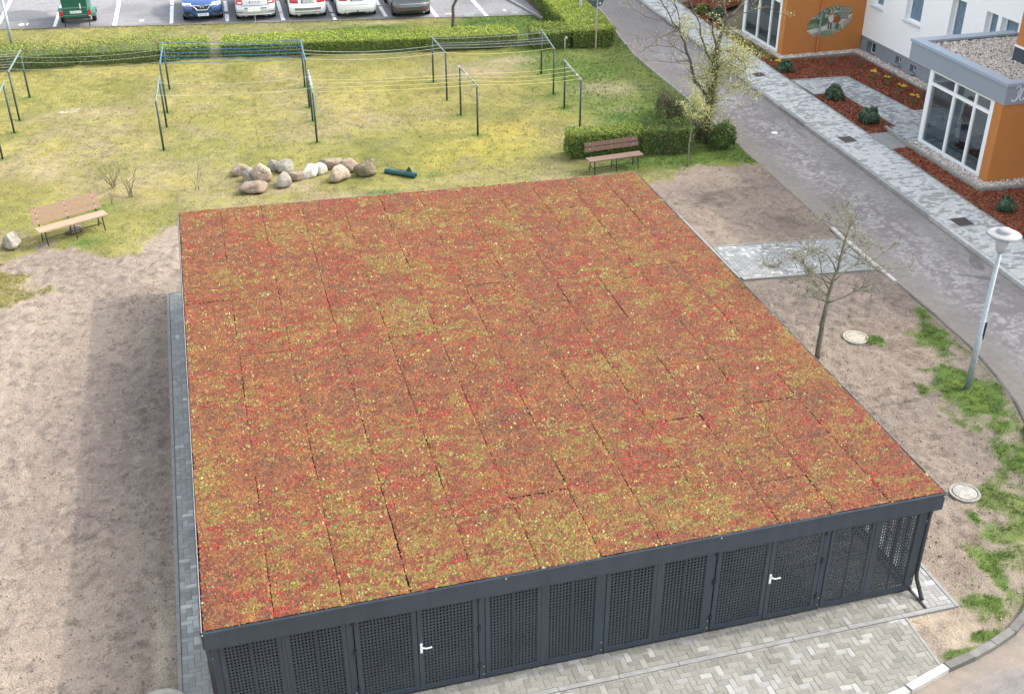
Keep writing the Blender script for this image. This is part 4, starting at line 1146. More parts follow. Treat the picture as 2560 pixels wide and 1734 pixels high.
for bi, poly in enumerate(BEDS):
    bed = struct(empty('planting_bed'))
    b = MB(); b.face([(x, y, .075) for x, y in poly]); o = b.build('bark_soil', M['bed'], bed)
    if area(poly) < 0: o.data.flip_normals()
    A = abs(area(poly)); n0 = int(A * 420)
    def place(rs, n, poly=poly):
        xs = [p[0] for p in poly]; ys = [p[1] for p in poly]
        x = rs.uniform(min(xs), max(xs), n * 4); y = rs.uniform(min(ys), max(ys), n * 4); k = in_poly(x, y, poly) & (y > 22.6) & (x < 28); x = x[k][:n]; y = y[k][:n]
        return np.stack([x, y, .085 + .03 * fbm(x, y, .4, 3, 301) + rs.uniform(0, .02, len(x))], -1)
    rs = np.random.RandomState(40 + bi); p = place(rs, n0); n = len(p)
    L = rs.uniform(.025, .065, n); Wd = rs.uniform(.010, .022, n); a = rs.uniform(0, 2 * PI, n); tl = rs.uniform(-.5, .5, n)
    q = np.array([(-1, -1), (1, -1), (1, 1), (-1, 1)])
    lx = q[None, :, 0] * L[:, None]; ly = q[None, :, 1] * Wd[:, None]
    x = lx * np.cos(a)[:, None] - ly * np.sin(a)[:, None]; y = lx * np.sin(a)[:, None] + ly * np.cos(a)[:, None]; zt = lx * tl[:, None]
    top = np.stack([x, y, zt + .010], -1) + p[:, None]; bot = np.stack([x, y, zt - .004], -1) + p[:, None]
    V = np.concatenate([top, bot], 1).reshape(-1, 3); k8 = (np.arange(n) * 8)[:, None, None]
    F = (np.array([(0, 1, 2, 3), (0, 4, 5, 1), (1, 5, 6, 2), (2, 6, 7, 3), (3, 7, 4, 0)])[None] + k8).reshape(-1, 4)
    c = MUL[rs.choice(5, n, p=[.32, .28, .2, .14, .06])] * rs.uniform(.8, 1.25, (n, 1))
    o = np_mesh('bark_chips', V, F, M['mulch'], fcol=np.repeat(c, 5, 0), parent=bed); o['kind'] = 'stuff'
# white gravel strips with their stone edging
grav = struct(empty('gravel_strip'))
for k, (x0, x1, y0, y1) in enumerate(((26.08, 26.62, 34.2, 41.8), (22.78, 26.1, 41.30, 41.80), (22.66, 23.0, 41.3, 45.9), (22.30, 22.76, 27.30, 31.45), (22.76, 30, 27.15, 27.70))):
    b = MB(); b.face([(x0, y0, .10), (x1, y0, .10), (x1, y1, .10), (x0, y1, .10)]); b.build('gravel_bed', M['conc'], grav)
    pebbles('gravel', int((x1 - x0) * (y1 - y0) * 430), rect(x0, x1, y0, y1, .115), (.025, .048), grav, WHITE, 60 + k)
edging(grav, [(26.05, 34.2), (26.05, 41.22), (22.64, 41.25), (22.62, 46.0)], w=.07, z1=.16, mat='conc2')
# ------------------------------------------------------------------ drying-line frames and lines
M['green_post'] = pmat('green_painted_steel', (.035, .060, .050), rough=.55, var=.25, scale=6, var2=.15, scale2=40)
M['green_bar'] = pmat('worn_green_bar', (.13, .19, .17), rough=.6, var=.35, scale=8)
M['blue_bar'] = pmat('blue_cord_wrapped_bar', (.07, .16, .17), rough=.6, var=.4, scale=10)
FR = [('far left, by the ragged hedge', (-6.37, 44.55), (-6.52, 42.11), 0), ('left edge, in front of another', (-6.54, 40.59), (-6.68, 38.16), 0),
      ('back row, left end of the blue lines', (-1.33, 44.19), (-1.45, 41.58), 1), ('front row, left of the boulders', (-1.49, 39.89), (-1.61, 37.48), 0),
      ('back row, right end of the blue lines', (3.67, 43.16), (3.56, 40.77), 1), ('front row, behind the boulder heap', (3.49, 39.18), (3.37, 36.92), 2),
      ('back row, second from the road', (8.54, 42.46), (8.58, 40.24), 0), ('front row, second from the road', (8.68, 38.41), (8.76, 36.21), 2),
      ('back row, nearest the road', (12.83, 42.24), (12.56, 39.75), 0), ('front row, behind the bench hedge', (12.47, 38.13), (12.33, 35.91), 2)]
FLAB = ['green drying frame beside the ragged end of the hedge, at the left edge', 'green drying frame cut by the left edge, in front of another frame', 'green drying frame at the left end of the seven blue lines', 'green drying frame left of centre, nearest the bare shrubs',
        'green drying frame with blue top at the right end of the blue lines', 'green drying frame with pale cord wrapped bar behind the boulder heap', 'green drying frame in the back row holding grey lines both ways', 'green drying frame in the front row holding yellow lines both ways',
        'green drying frame in the back row beside the sandy patch and water pipe', 'green drying frame in the front row just behind the trimmed hedge and bench']
HZ = 1.70
frames = []
for (w, A, B, kind), lab in zip(FR, FLAB):
    c = ((A[0] + B[0]) / 2, (A[1] + B[1]) / 2)
    t = empty('drying_frame', (c[0], c[1], 0), label=lab, cat='drying frame', group='drying frames on the lawn')
    d = Vector((A[0] - B[0], A[1] - B[1], 0)).normalized()
    for q in (A, B):
        b = MB(); b.tube([(q[0], q[1], -.05), (q[0], q[1], HZ)], .034, 8); b.build('post', M['green_post'], t, smooth=True)
    a = Vector((A[0], A[1], HZ + .03)) + d * .22; e = Vector((B[0], B[1], HZ + .03)) - d * .09
    b = MB(); b.tube([a, e], .030, 8); bar = b.build('crossbar', M['blue_bar'] if kind == 1 else M['green_bar'], t, smooth=True)
    pg = MB()
    for s in range(9):
        p = a.lerp(e, (s + .5) / 9); pg.tube([p, p + Vector((0, 0, .05))], .007, 5)
    pg.build('line_hooks', M['zinc'], bar)['kind'] = 'stuff'
    if kind:                                                       # cord ends wound round the bar
        wr = MB(); rs = random.Random(int(A[0] * 100))
        for s in range(16 if kind == 2 else 9):
            p = a.lerp(e, rs.random()); r = .036
            wr.tube([p + d * .03 * (k / 6 - .5) + Vector((0, 0, r * math.sin(k * 1.6))) + d.orthogonal().cross(Vector((0, 0, 1))) * 0 + Vector((-d.y, d.x, 0)) * r * math.cos(k * 1.6) for k in range(7)], .008, 4)
        wr.build('wound_cord', M['cord_' + ('white' if kind == 2 else 'blue')] if 'cord_white' in M else M.setdefault('cord_' + ('white' if kind == 2 else 'blue'), pmat('wound_cord', (.62, .60, .55) if kind == 2 else (.05, .16, .30), rough=.8)), bar)
        list(bar.children)[-1]['kind'] = 'stuff'
    frames.append((a, e))
for nm, col in (('cord_blue', (.035, .095, .21)), ('cord_yellow', (.70, .62, .22)), ('cord_grey', (.42, .42, .42)), ('cord_pale', (.58, .60, .52)), ('cord_dark', (.07, .08, .085))):
    if nm not in M: M[nm] = pmat('cord_' + nm.split('_')[1], col, rough=.8, var=.1)
ORD = ['first', 'second', 'third', 'fourth', 'fifth', 'sixth', 'seventh', 'eighth']
def nth(n, m): return 'only' if m == 1 else ORD[n] + ' of ' + {2: 'two', 3: 'three', 4: 'four', 7: 'seven', 8: 'eight'}[m]
def lines(i, j, ts, mat, label, sag=.06, r=.006, ext=None, group='washing lines between the frames'):
    for n, tt in enumerate(ts):
        p = frames[i][0].lerp(frames[i][1], tt)
        if ext is None: q = frames[j][0].lerp(frames[j][1], tt)
        else: q = p + Vector(ext)
        b = MB(); sg = sag * RS.uniform(.7, 1.3)
        b.tube([p.lerp(q, k / 12) + Vector((0, 0, .03 - 4 * sg * (k / 12) * (1 - k / 12))) for k in range(13)], r, 4)
        o = b.build('washing_line', M[mat], None)
        tag(o, label.format(nth(n, len(ts))), 'washing line', group)
lines(2, 4, [.04 + .92 * k / 6 for k in range(7)], 'cord_blue', 'blue washing line before the hedge gap, {} counted from the hedge', sag=.03, r=.0105)
lines(4, 6, [.55, .72, .95], 'cord_pale', 'pale washing line right of the blue ones, {} from the hedge', sag=.13)
lines(6, 8, [.15, .42, .55, .68], 'cord_dark', 'dark washing line ending the back row, {} from the hedge', sag=.05, r=.010)
lines(6, 8, [.20, .47, .60, .73], 'cord_grey', 'grey washing line towards the water pipe, {} from the hedge', sag=.05)
lines(6, 8, [.97], 'cord_yellow', 'single yellow washing line in the back row, nearest the viewer there', sag=.10)
lines(5, 7, [.45, .60, .78, .95], 'cord_yellow', 'yellow washing line starting behind the boulder heap, {} from the hedge', sag=.05)
lines(7, 9, [.42, .58, .76, .95], 'cord_yellow', 'yellow washing line ending behind the brown bench, {} from the hedge', sag=.09)
lines(0, 0, [.05 + .9 * k / 7 for k in range(8)], 'cord_grey', 'grey washing line cut by the left edge, {} from the hedge', sag=.04, ext=(-4.8, .45, 0))
lines(0, 2, [.35, .6, .9], 'cord_pale', 'thin pale washing line before the ragged hedge, {} from the hedge', sag=.12, r=.004)
lines(3, 5, [.3, .8], 'cord_pale', 'thin pale washing line left of the boulders, {} from the hedge', sag=.10, r=.004)
# loop of cord lying on the grass
b = MB(); b.tube([(-4.9 + (.34 - .006 * t) * math.cos(t * .5) + .12 * math.sin(t * 1.3), 42.5 + .13 * math.sin(t * .53) + .1 * math.cos(t * .9), .03) for t in range(34)], .005, 4)
tag(b.build('coiled_cord', M['cord_pale']), 'loose coil of pale cord lying on the lawn beside a drying frame', 'cord')

# ------------------------------------------------------------------ benches
M['wood_pale'] = pmat('weathered_pale_wood', (.255, .170, .118), rough=.85, var=.16, scale=4, stretch=(1.5, 14, 14), var2=.1, scale2=25)
M['wood_seat'] = pmat('bleached_seat_wood', (.310, .225, .160), rough=.85, var=.14, scale=4, stretch=(2, 16, 16))
M['wood_red'] = pmat('red_brown_wood', (.130, .076, .058), rough=.8, var=.2, scale=4, stretch=(1.5, 14, 14), var2=.1, scale2=25)
M['wood_red2'] = pmat('greyed_brown_wood', (.185, .125, .098), rough=.85, var=.2, scale=5, stretch=(1.5, 14, 14))
M['bench_iron'] = pmat('dark_green_iron', (.018, .026, .022), rough=.5, var=.2)
def bench(loc, rz, L, nback, seatd, nseat, mats, label, span, backz=.47, bw=.115, gap=.012, tilt=.28):
    t = empty('park_bench', (loc[0], loc[1], 0), rz, label=label, cat='bench', group='park benches on the lawn')
    def part(b, name, m): o = b.build(name, M[m], t, world=False); return o
    sw = (seatd - (nseat - 1) * .012) / nseat
    for k in range(nseat):
        b = MB(); y0 = -seatd / 2 + k * (sw + .012); b.box(-L / 2, L / 2, y0, y0 + sw, .425, .462); part(b, 'seat_board', mats[0])
    for k in range(nback):
        z = backz + .10 + k * (bw + gap); yb = seatd / 2 + .03 + tilt * (z - .45)
        T = Matrix.Translation((0, yb, z)) @ Matrix.Rotation(-math.atan(tilt), 4, 'X')
        b = MB(); b.box(-L / 2 + .01 * k, L / 2 - .015 * k, -.016, .016, 0, bw, T); o = part(b, 'back_board', mats[1])
        for s in (-span / 2, 0, span / 2):
            b = MB(); b.lathe([(0, -.004), (.013, -.003), (.013, 0)], (0, 0, 0), 8, 'y'); r = b.build('bolt', M['steel'], o, world=False); r.matrix_basis = T @ Matrix.Translation((s, -.016, bw * .62))
    ztop = backz + .10 + nback * (bw + gap)
    for s in (-span / 2, 0, span / 2):
        b = MB()
        b.tube([(s, seatd / 2 + .03 + tilt * (ztop - .45) + .03, ztop - .02), (s, seatd / 2 + .045, .45), (s, seatd / 2 - .02, .41), (s, -seatd / 2 + .03, .41)], .016, 6)
        f = part(b, 'frame', 'bench_iron')
        b = MB(); b.tube([(s, -seatd / 2 + .05, .41), (s, -seatd / 2 - .02, .0)], .017, 6); part(b, 'leg', 'bench_iron')
        b = MB(); b.tube([(s, seatd / 2 - .02, .41), (s, seatd / 2 + .06, .0)], .017, 6); part(b, 'leg', 'bench_iron')
        b = MB(); b.tube([(s, -seatd / 2 - .005, .16), (s, seatd / 2 + .03, .16)], .012, 6); part(b, 'stretcher', 'bench_iron')
    b = MB(); b.tube([(-span / 2, 0, .16), (span / 2, 0, .16)], .012, 6); part(b, 'stretcher', 'bench_iron')
    return t
bench((-4.10, 31.30), math.radians(25), 1.95, 3, .38, 1, ('wood_seat', 'wood_pale'), 'pale weathered wooden bench with three back boards, beside the bare shrubs', 1.62, backz=.43, bw=.13, gap=.02)
bench((12.18, 31.98), math.radians(4.5), 1.86, 2, .36, 2, ('wood_red2', 'wood_red'), 'brown wooden bench with two back boards in front of the trimmed hedge', 1.5, backz=.52, bw=.13, gap=.02)

# ------------------------------------------------------------------ boulders
M['stone_a'] = pmat('sandstone_pink', (.315, .25, .185), rough=.9, var=.42, scale=5, var2=.35, scale2=22, bump=.035, bscale=14)
M['stone_b'] = pmat('granite_grey', (.225, .21, .175), rough=.9, var=.45, scale=6, var2=.35, scale2=28, bump=.02, bscale=16)
M['stone_c'] = pmat('pale_limestone', (.46, .42, .365), rough=.9, var=.18, scale=6, var2=.15, scale2=35, bump=.015, bscale=14)
M['stone_d'] = pmat('mossy_brown_stone', (.165, .135, .085), rough=.95, var=.5, scale=9, var2=.4, scale2=25, bump=.03, bscale=14)
M['stone_e'] = pmat('red_brown_stone', (.225, .175, .13), rough=.9, var=.3, scale=7, var2=.2, scale2=30, bump=.02, bscale=15)
def boulder(x, y, w, d, h, mat, label, seed, rz=0.0, facets=5, sink=.06, group='boulders heaped on the lawn', z=0.0, tilt=0.0):
    rs = np.random.RandomState(seed)
    bmv = []
    n, m = 26, 16
    th = np.linspace(0, 2 * PI, n, endpoint=False); ph = np.linspace(-PI / 2, PI / 2, m)
    T, Pp = np.meshgrid(th, ph)
    D = np.stack([np.cos(Pp) * np.cos(T), np.cos(Pp) * np.sin(T), np.sin(Pp)], -1)
    r = 1 + .22 * (fbm(D[..., 0] * 1.7 + seed, D[..., 1] * 1.7 + D[..., 2] * 1.3, 1.0, 3, seed) - .5) * 2
    for k in range(facets + 7):
        nv = rs.normal(size=3); nv[2] = abs(nv[2]) * rs.choice((1, .4)); nv /= np.linalg.norm(nv); c = rs.uniform(.46, .78)
        dn = D @ nv; r = np.where(dn > 1e-3, np.minimum(r, c / np.maximum(dn, 1e-3)), r)
    r = r + .10 * (fbm(D[..., 0] * 4 + seed, D[..., 1] * 4 + D[..., 2] * 3.5, 1.0, 4, seed + 5) - .5)
    V = D * r[..., None]; V = V / np.abs(V).max((0, 1)); V = V * np.array([w / 2, d / 2, h / 2])
    ca, sa = math.cos(tilt), math.sin(tilt)
    V = np.stack([V[..., 0] * ca - V[..., 2] * sa, V[..., 1], V[..., 0] * sa + V[..., 2] * ca], -1)
    V = V.reshape(-1, 3); V[:, 2] += -V[:, 2].min() - sink
    idx = np.arange(n * m).reshape(m, n); nx = np.roll(idx, -1, 1)
    F = np.stack([idx[:-1], nx[:-1], nx[1:], idx[1:]], -1).reshape(-1, 4)
    o = np_mesh('boulder', V, F, M[mat], smooth=False); o.location = (x, y, z); o.rotation_euler = (0, 0, rz)
    return tag(o, label, 'boulder', group)
ST = [(.74, 34.75, .58, .36, .36, 'stone_a', 'flat orange topped boulder apart at the left end of the heap', 1, .05),
      (1.33, 33.95, .48, .50, .62, 'stone_a', 'tall beige boulder leaning upright near the left of the heap', 2, .3),
      (.93, 34.15, .40, .40, .38, 'stone_b', 'grey pink boulder wedged left of the tall beige one', 3, .4),
      (1.02, 33.20, .70, .50, .40, 'stone_e', 'rounded pinkish boulder lying foremost at the left of the heap', 4, -.1),
      (1.78, 34.85, .40, .40, .34, 'stone_b', 'small grey boulder at the back of the heap, left of centre', 5, .1),
      (2.12, 34.55, .52, .46, .40, 'stone_b', 'speckled grey boulder at the back, over the dark brown one', 6, -.2),
      (1.92, 33.45, .48, .42, .40, 'stone_b', 'greenish grey boulder in front, with a lichen covered face', 7, .8),
      (2.36, 33.85, .48, .36, .30, 'stone_e', 'reddish brown boulder half under the speckled grey one', 8, .0),
      (2.78, 33.95, .50, .30, .44, 'stone_c', 'white slab leaning in the middle of the heap', 9, .5),
      (3.12, 34.20, .46, .38, .34, 'stone_c', 'pale pink block with rounded top, right of the white slab', 10, .1),
      (3.50, 34.62, .64, .42, .34, 'stone_e', 'long grey brown boulder at the back right of the heap', 11, -.15),
      (4.05, 34.20, .54, .44, .40, 'stone_e', 'squat brown boulder next to the mossy one', 12, .2),
      (3.62, 33.45, .52, .40, .48, 'stone_a', 'wedge shaped pinkish boulder standing forward on its point', 13, .5),
      (4.55, 33.65, .64, .50, .50, 'stone_d', 'dark mossy boulder at the right end of the heap', 14, .0),
      (1.35, 34.6, .36, .3, .26, 'stone_c', 'small pale stone behind the tall beige boulder', 15, .3)]
for (x, y, w, d, h, m, lab, sd_, rz) in ST: boulder(x, y, w * 1.38, d * 1.34, h * 1.28, m, lab, sd_, rz, sink=.05, tilt=.55 if sd_ in (9,) else 0)
boulder(-5.75, 31.02, .60, .52, .52, 'stone_b', 'big grey boulder by the left end of the pale bench', 31, .2, group='boulders by the pale bench')
boulder(-6.10, 30.05, .50, .45, .36, 'stone_d', 'dark mossy boulder cut by the left edge of the picture', 32, .6, group='boulders by the pale bench')
boulder(-4.12, 31.72, .62, .40, .26, 'stone_e', 'red brown stone lying under the pale bench', 33, .3, group='boulders by the pale bench')
boulder(1.3, 33.75, .3, .3, .2, 'stone_b', 'small dark stone wedged at the foot of the tall beige boulder', 34, .3)

# dark green street bollard lying on its side beside the stones
t = empty('fallen_bollard', (5.55, 33.30, .09), math.radians(-36), label='dark green steel tube with a bracket lying beside the boulders', cat='steel tube')
M['bollard'] = pmat('dark_green_tube', (.020, .075, .075), rough=.35, var=.2, scale=8)
b = MB(); b.lathe([(.0, -.54), (.085, -.54), (.09, -.52), (.09, .20), (.10, .20), (.10, .50), (.09, .52), (.05, .52), (.05, .46), (0, .46)], (0, 0, 0), 14, 'x'); o = b.build('tube', M['bollard'], t, world=False, smooth=False)
b = MB(); b.box(.18, .36, -.012, .012, .07, .10); b.prism([(.16, -.03), (.40, -.03), (.40, .03), (.16, .03)], .07, .09); b.face([(.17, 0, .08), (.40, 0, .08), (.31, 0, .24), (.27, 0, .24)]); b.face([(.17, .012, .08), (.27, .012, .24), (.31, .012, .24), (.40, .012, .08)]); b.face([(.17, 0, .08), (.27, 0, .24), (.27, .012, .24), (.17, .012, .08)]); b.face([(.31, 0, .24), (.40, 0, .08), (.40, .012, .08), (.31, .012, .24)]); b.build('bracket', M['bollard'], t, world=False)
b = MB(); b.tube([(.20, 0, .12), (.05, .02, .10), (-.15, .03, .11), (-.30, .02, .14), (-.38, .0, .22), (-.45, .0, .25), (-.47, .02, .17), (-.40, .02, .10), (-.34, .0, .13)], .008, 5); b.build('wire', M['darksteel'], t, world=False)

# ------------------------------------------------------------------ lamps, signs and small street things
def lamp(x, y, h, label, box=True):
    t = empty('street_lamp', (x, y, 0), label=label, cat='street lamp', group='lamp posts')
    b = MB(); b.tube([(x, y, -.1), (x, y, 1.35), (x, y, 1.36), (x, y, h)], [.066, .064, .052, .047], 12); b.build('post', M['zinc'], t, smooth=True)
    if box:
        b = MB(); b.box(x + .045, x + .075, y - .05, y + .06, 1.28, 1.70); b.build('access_door', M['darksteel'], t)
        b = MB(); b.lathe([(.056, 1.70), (.060, 1.705), (.060, 1.72), (.056, 1.725)], (x, y, 0), 12); b.build('band', M['steel'], t)
    b = MB(); b.lathe([(.0, h - .02), (.085, h - .02), (.10, h), (.155, h + .34), (.14, h + .34), (0, h + .335)], (x, y, 0), 24); b.build('lamp_shade', M['lamp_glass'], t, smooth=True)
    b = MB(); b.lathe([(0, h + .36), (.20, h + .35), (.34, h + .345), (.345, h + .36), (.30, h + .385), (.20, h + .40), (.16, h + .405), (.155, h + .44), (.12, h + .475), (.05, h + .49), (0, h + .492)], (x, y, 0), 32); b.build('lamp_hat', M['lamp_hat'], t, smooth=True)
    return t
M['lamp_glass'] = pmat('opal_glass', (.40, .415, .44), rough=.35, var=.03)
M['lamp_hat'] = pmat('lichen_grey_lamp_hat', (.25, .25, .265), rough=.6, var=.25, scale=18, var2=.2, scale2=60)
lamp(15.27, 17.71, 3.38, 'grey steel street lamp with white shade and flat hat, at the right by the road')
lamp(16.61, 48.81, 4.3, 'grey lamp post standing in the hedge beside the round sign', box=False)
lamp(-7.74, 52.46, 4.3, 'grey lamp post at the far left corner by the parking bays', box=False)
# round traffic sign seen from behind
t = empty('traffic_sign', (16.14, 45.27, 0), label='round traffic sign seen from behind on a thin post by the hedge', cat='sign')
b = MB(); b.tube([(16.14, 45.27, -.05), (16.14, 45.27, 1.0)], .032, 8); b.build('post', pmat('weathered_tan_post', (.34, .29, .20), rough=.8, var=.2), t)
b = MB(); b.tube([(16.14, 45.27, 1.0), (16.14, 45.27, 2.35)], .032, 8); b.build('upper_post', M['zinc'], t)
b = MB(); b.lathe([(0, 0), (.30, 0), (.305, .012), (.305, .022), (0, .022)], (16.14, 45.315, 1.98), 32, 'y'); b.build('sign_plate', pmat('dark_grey_plate', (.085, .10, .115), rough=.5), t)
b = MB(); b.box(15.90, 16.38, 45.298, 45.313, 1.97, 2.0); b.build('clamp_bar', M['zinc'], t)
b = MB(); b.face([(16.24, 45.308, 1.80), (16.33, 45.308, 1.80), (16.30, 45.308, 1.86), (16.265, 45.308, 1.90)]); b.build('sticker', M['pvc'], t)
# water standpipe
b = MB(); x, y = 14.73, 45.14; b.tube([(x, y, -.05), (x, y, .52), (x + .015, y, .57), (x + .05, y, .585), (x + .08, y, .56), (x + .085, y, .50)], .02, 8)
o = b.build('water_pipe', pmat('pale_water_pipe', (.55, .58, .50), rough=.5), smooth=True); tag(o, 'pale hooked water pipe standing in front of the hedge', 'water pipe')
# small plates on stakes
def stake_sign(x, y, w, h, z, label, n=2):
    t = empty('bay_sign', (x, y, 0), label=label, cat='sign', group='small plates at the parking bays')
    b = MB(); b.tube([(x, y, -.05), (x, y, z + h)], .012, 6); b.build('stake', M['zinc'], t)
    for k in range(n):
        x0 = x - w / 2 + k * w / n; b = MB(); b.box(x0 + .004, x0 + w / n - .004, y - .025, y - .013, z, z + h); b.build('plate', M['pvc'], t)
stake_sign(2.56, 52.75, .56, .16, .62, 'white plate on a thin stake in front of the silver car')
stake_sign(12.15, 51.55, .48, .12, .08, 'low white plate beside the young tree')
stake_sign(14.25, 51.25, .30, .10, .10, 'faded greenish plate at the corner of the car park', n=1)
b = MB(); b.box(-4.62, -4.60, 52.9, 52.92, -.05, .5)
# manholes
def manhole(x, y, r, label, lid='conc', z=.02, rim=.07, knobs=True, proud=.03):
    t = empty('manhole', (x, y, 0), label=label, cat='manhole cover', group='manhole covers')
    b = MB(); b.lathe([(r + rim, -.06), (r + rim, z - .004), (r + rim - .012, z), (r + .012, z), (r + .006, z - .03)], (x, y, 0), 36); b.build('rim', M['conc2' if lid == 'conc2' else 'conc'], t)
    b = MB(); b.lathe([(r - .006, -.05), (r - .006, z - .004), (r - .016, z + proud * .2), (0, z + proud * .35)], (x, y, 0), 36); b.build('lid', M['lid_' + lid] if 'lid_' + lid in M else M[lid], t)
    if knobs:
        for a in (.6, 2.7):
            b = MB(); b.box(x + r * .6 * math.cos(a) - .03, x + r * .6 * math.cos(a) + .03, y + r * .6 * math.sin(a) - .015, y + r * .6 * math.sin(a) + .015, z - .01, z + .012); b.build('lifting_eye', M['conc2'], t)
M['lid_conc'] = pmat('pale_lid_concrete', (.33, .305, .245), rough=.92, var=.18, scale=9, var2=.12, scale2=50, bump=.004, bscale=60)
M['lid_conc2'] = pmat('mottled_lid_concrete', (.31, .29, .265), rough=.92, var=.35, scale=10, var2=.3, scale2=28, bump=.006, bscale=60)
manhole(14.10, 20.42, .245, 'pale round concrete manhole cover in the bare soil beside the leafless tree', rim=.055, z=.008, proud=.012)
manhole(13.02, 14.50, .235, 'mottled grey round manhole with pale ring near the shelter corner', lid='conc2', rim=.06, knobs=False)
manhole(-1.92, 13.05, .30, 'manhole with raised concrete ring at the bottom left, cut by the frame', rim=.12, z=.05, knobs=False)
t = empty('manhole', (21.12, 46.99, 0), label='pale round cover in the pavement behind the leafy tree', cat='manhole cover', group='manhole covers')
b = MB(); b.lathe([(.30, .05), (.30, .112), (.27, .118), (0, .119)], (21.12, 46.99, 0), 28); b.build('lid', M['conc'], t)
def grate(x, y, w, d, label, z=.106):
    t = empty('drain_grate', (x, y, 0), label=label, cat='drain grate', group='drain grates in the pavement')
    b = MB(); b.box(x - w / 2, x + w / 2, y - d / 2, y + d / 2, z - .03, z + .001); b.build('well', M['darksteel'], t)
    f = MB(); f.box(x - w / 2 - .02, x + w / 2 + .02, y - d / 2 - .02, y - d / 2, z - .02, z + .008); f.box(x - w / 2 - .02, x + w / 2 + .02, y + d / 2, y + d / 2 + .02, z - .02, z + .008); f.box(x - w / 2 - .02, x - w / 2, y - d / 2, y + d / 2, z - .02, z + .008); f.box(x + w / 2, x + w / 2 + .02, y - d / 2, y + d / 2, z - .02, z + .008)
    f.build('frame', M['grate_iron'], t)
    for k in range(9):
        q = MB(); xx = x - w / 2 + (k + .5) * w / 9; q.box(xx - .012, xx + .012, y - d / 2, y + d / 2, z, z + .006); q.build('bar', M['grate_iron'], t)
M['grate_iron'] = pmat('rusty_grate_iron', (.085, .072, .068), rough=.8, var=.3, scale=20)
grate(20.95, 39.67, .36, .40, 'iron drain grate in the pavement across from the fox painting')
grate(20.60, 32.25, .42, .46, 'iron drain grate in the pavement level with the narrow bark bed')
grate(20.32, 25.35, .44, .46, 'iron drain grate in the pavement above the lamp head')
b = MB(); b.lathe([(.0, .02), (.07, .02), (.10, .012), (.11, .004)], (18.66, 33.74, 0), 9); o = b.build('road_lid', M['pvc']); tag(o, 'small white patch cover lying on the road', 'cover')
# scattered litter leaves and pebbles on lawn and soil
def scraps(rs, n):
    x = rs.uniform(-6.5, 16, n); y = rs.uniform(9.8, 47, n); k = ((x < -1.7) | (x > 11.2) | (y > 31.5)) & (x < road_left(y) - .3) & ((y > 12) | (x > 10.2)) & ~((x > 12.6) & (y > 23.4) & (y < 26))
    x = x[k]; y = y[k]; return np.stack([x, y, ground_h(x, y) + .012], -1)
def clods(rs, n):
    p = scraps(rs, n); return p[grass_mask(p[:, 0], p[:, 1]) < .4]
o = pebbles('soil_clods', 22000, clods, (.006, .024), None, np.array([(.21, .17, .145), (.185, .15, .128), (.25, .205, .17), (.15, .12, .10)]), 78)
pebbles('pebbles', 2600, scraps, (.008, .022), None, np.array([(.42, .37, .31), (.30, .26, .22), (.52, .48, .42), (.20, .16, .13), (.11, .09, .075)]), 77)
# ------------------------------------------------------------------ grass tufts on the lawn
def tufts(name, n, region, dens, hgt, wid, colf, seed, kind='stuff', blades=3, zf=ground_h, mat='grass'):
    rs = np.random.RandomState(seed)
    x = rs.uniform(region[0], region[1], n); y = rs.uniform(region[2], region[3], n)
    k = rs.rand(n) < dens(x, y); x = x[k]; y = y[k]; n = len(x)
    z = zf(x, y) - .008
    h = rs.uniform(hgt[0], hgt[1], n); w = rs.uniform(wid[0], wid[1], n)
    c = colf(x, y, rs)
    Vs = []; Fs = []; Cs = []
    for q in range(blades):
        a = rs.uniform(0, 2 * PI, n); lean = rs.uniform(.3, 1.3, n) * h; b0 = a + rs.choice((-1, 1), n) * PI / 2
        ox = x + rs.uniform(-1, 1, n) * w; oy = y + rs.uniform(-1, 1, n) * w
        V = np.empty((n, 3, 3))
        V[:, 0] = np.stack([ox + np.cos(b0) * w / 2, oy + np.sin(b0) * w / 2, z], -1)
        V[:, 1] = np.stack([ox - np.cos(b0) * w / 2, oy - np.sin(b0) * w / 2, z], -1)
        V[:, 2] = np.stack([ox + np.cos(a) * lean, oy + np.sin(a) * lean, z + h * rs.uniform(.6, 1, n)], -1)
        Vs.append(V.reshape(-1, 3)); Fs.append(np.arange(n * 3).reshape(-1, 3) + q * n * 3); Cs.append(c * rs.uniform(.8, 1.2, (n, 1)))
    o = np_mesh(name, np.concatenate(Vs), np.concatenate(Fs), M[mat], fcol=np.concatenate(Cs)); o['kind'] = kind
    return o
def on_soil(x, y):
    k = (x < road_left(y) - .05) & (y < lot_edge(x) - .03)
    k &= ~((x > -1.7) & (x < 11.1) & (y > 11.8) & (y < 28.2)) & ~((x > 12.7) & (y > 23.4) & (y < 26.0)) & ((y > 11.9) | (x > 10.1))
    return k
def gcol(x, y, rs):
    l = np.clip(lushness(x, y) * 1.2, 0, 1); n1 = fbm(x, y, .5, 3, 401); r = rs.rand(len(x))
    moss = lerp(C3(.185, .165, .050), C3(.300, .258, .090), np.clip(n1 * .8 + .4 * r, 0, 1))
    moss = np.where((r < .30)[:, None], C3(.31, .245, .145), moss); moss = np.where((r > .88)[:, None], C3(.105, .11, .035), moss)
    lush = lerp(C3(.055, .115, .026), C3(.125, .170, .040), r)
    return lerp(moss, lush, l) * (.80 + .36 * sst(.3, .7, fbm(x * .6, y * 1.6, .16, 2, 409)))[:, None]
def dens_far(x, y): return grass_mask(x, y) * (1 - .85 * bareness(x, y)) * on_soil(x, y) * (.35 + .65 * sst(.35, .6, fbm(x, y, .45, 3, 403)))
tufts('grass_tufts', 90000, (-9, 18.3, 29.4, 56), dens_far, (.018, .055), (.012, .030), gcol, 5)
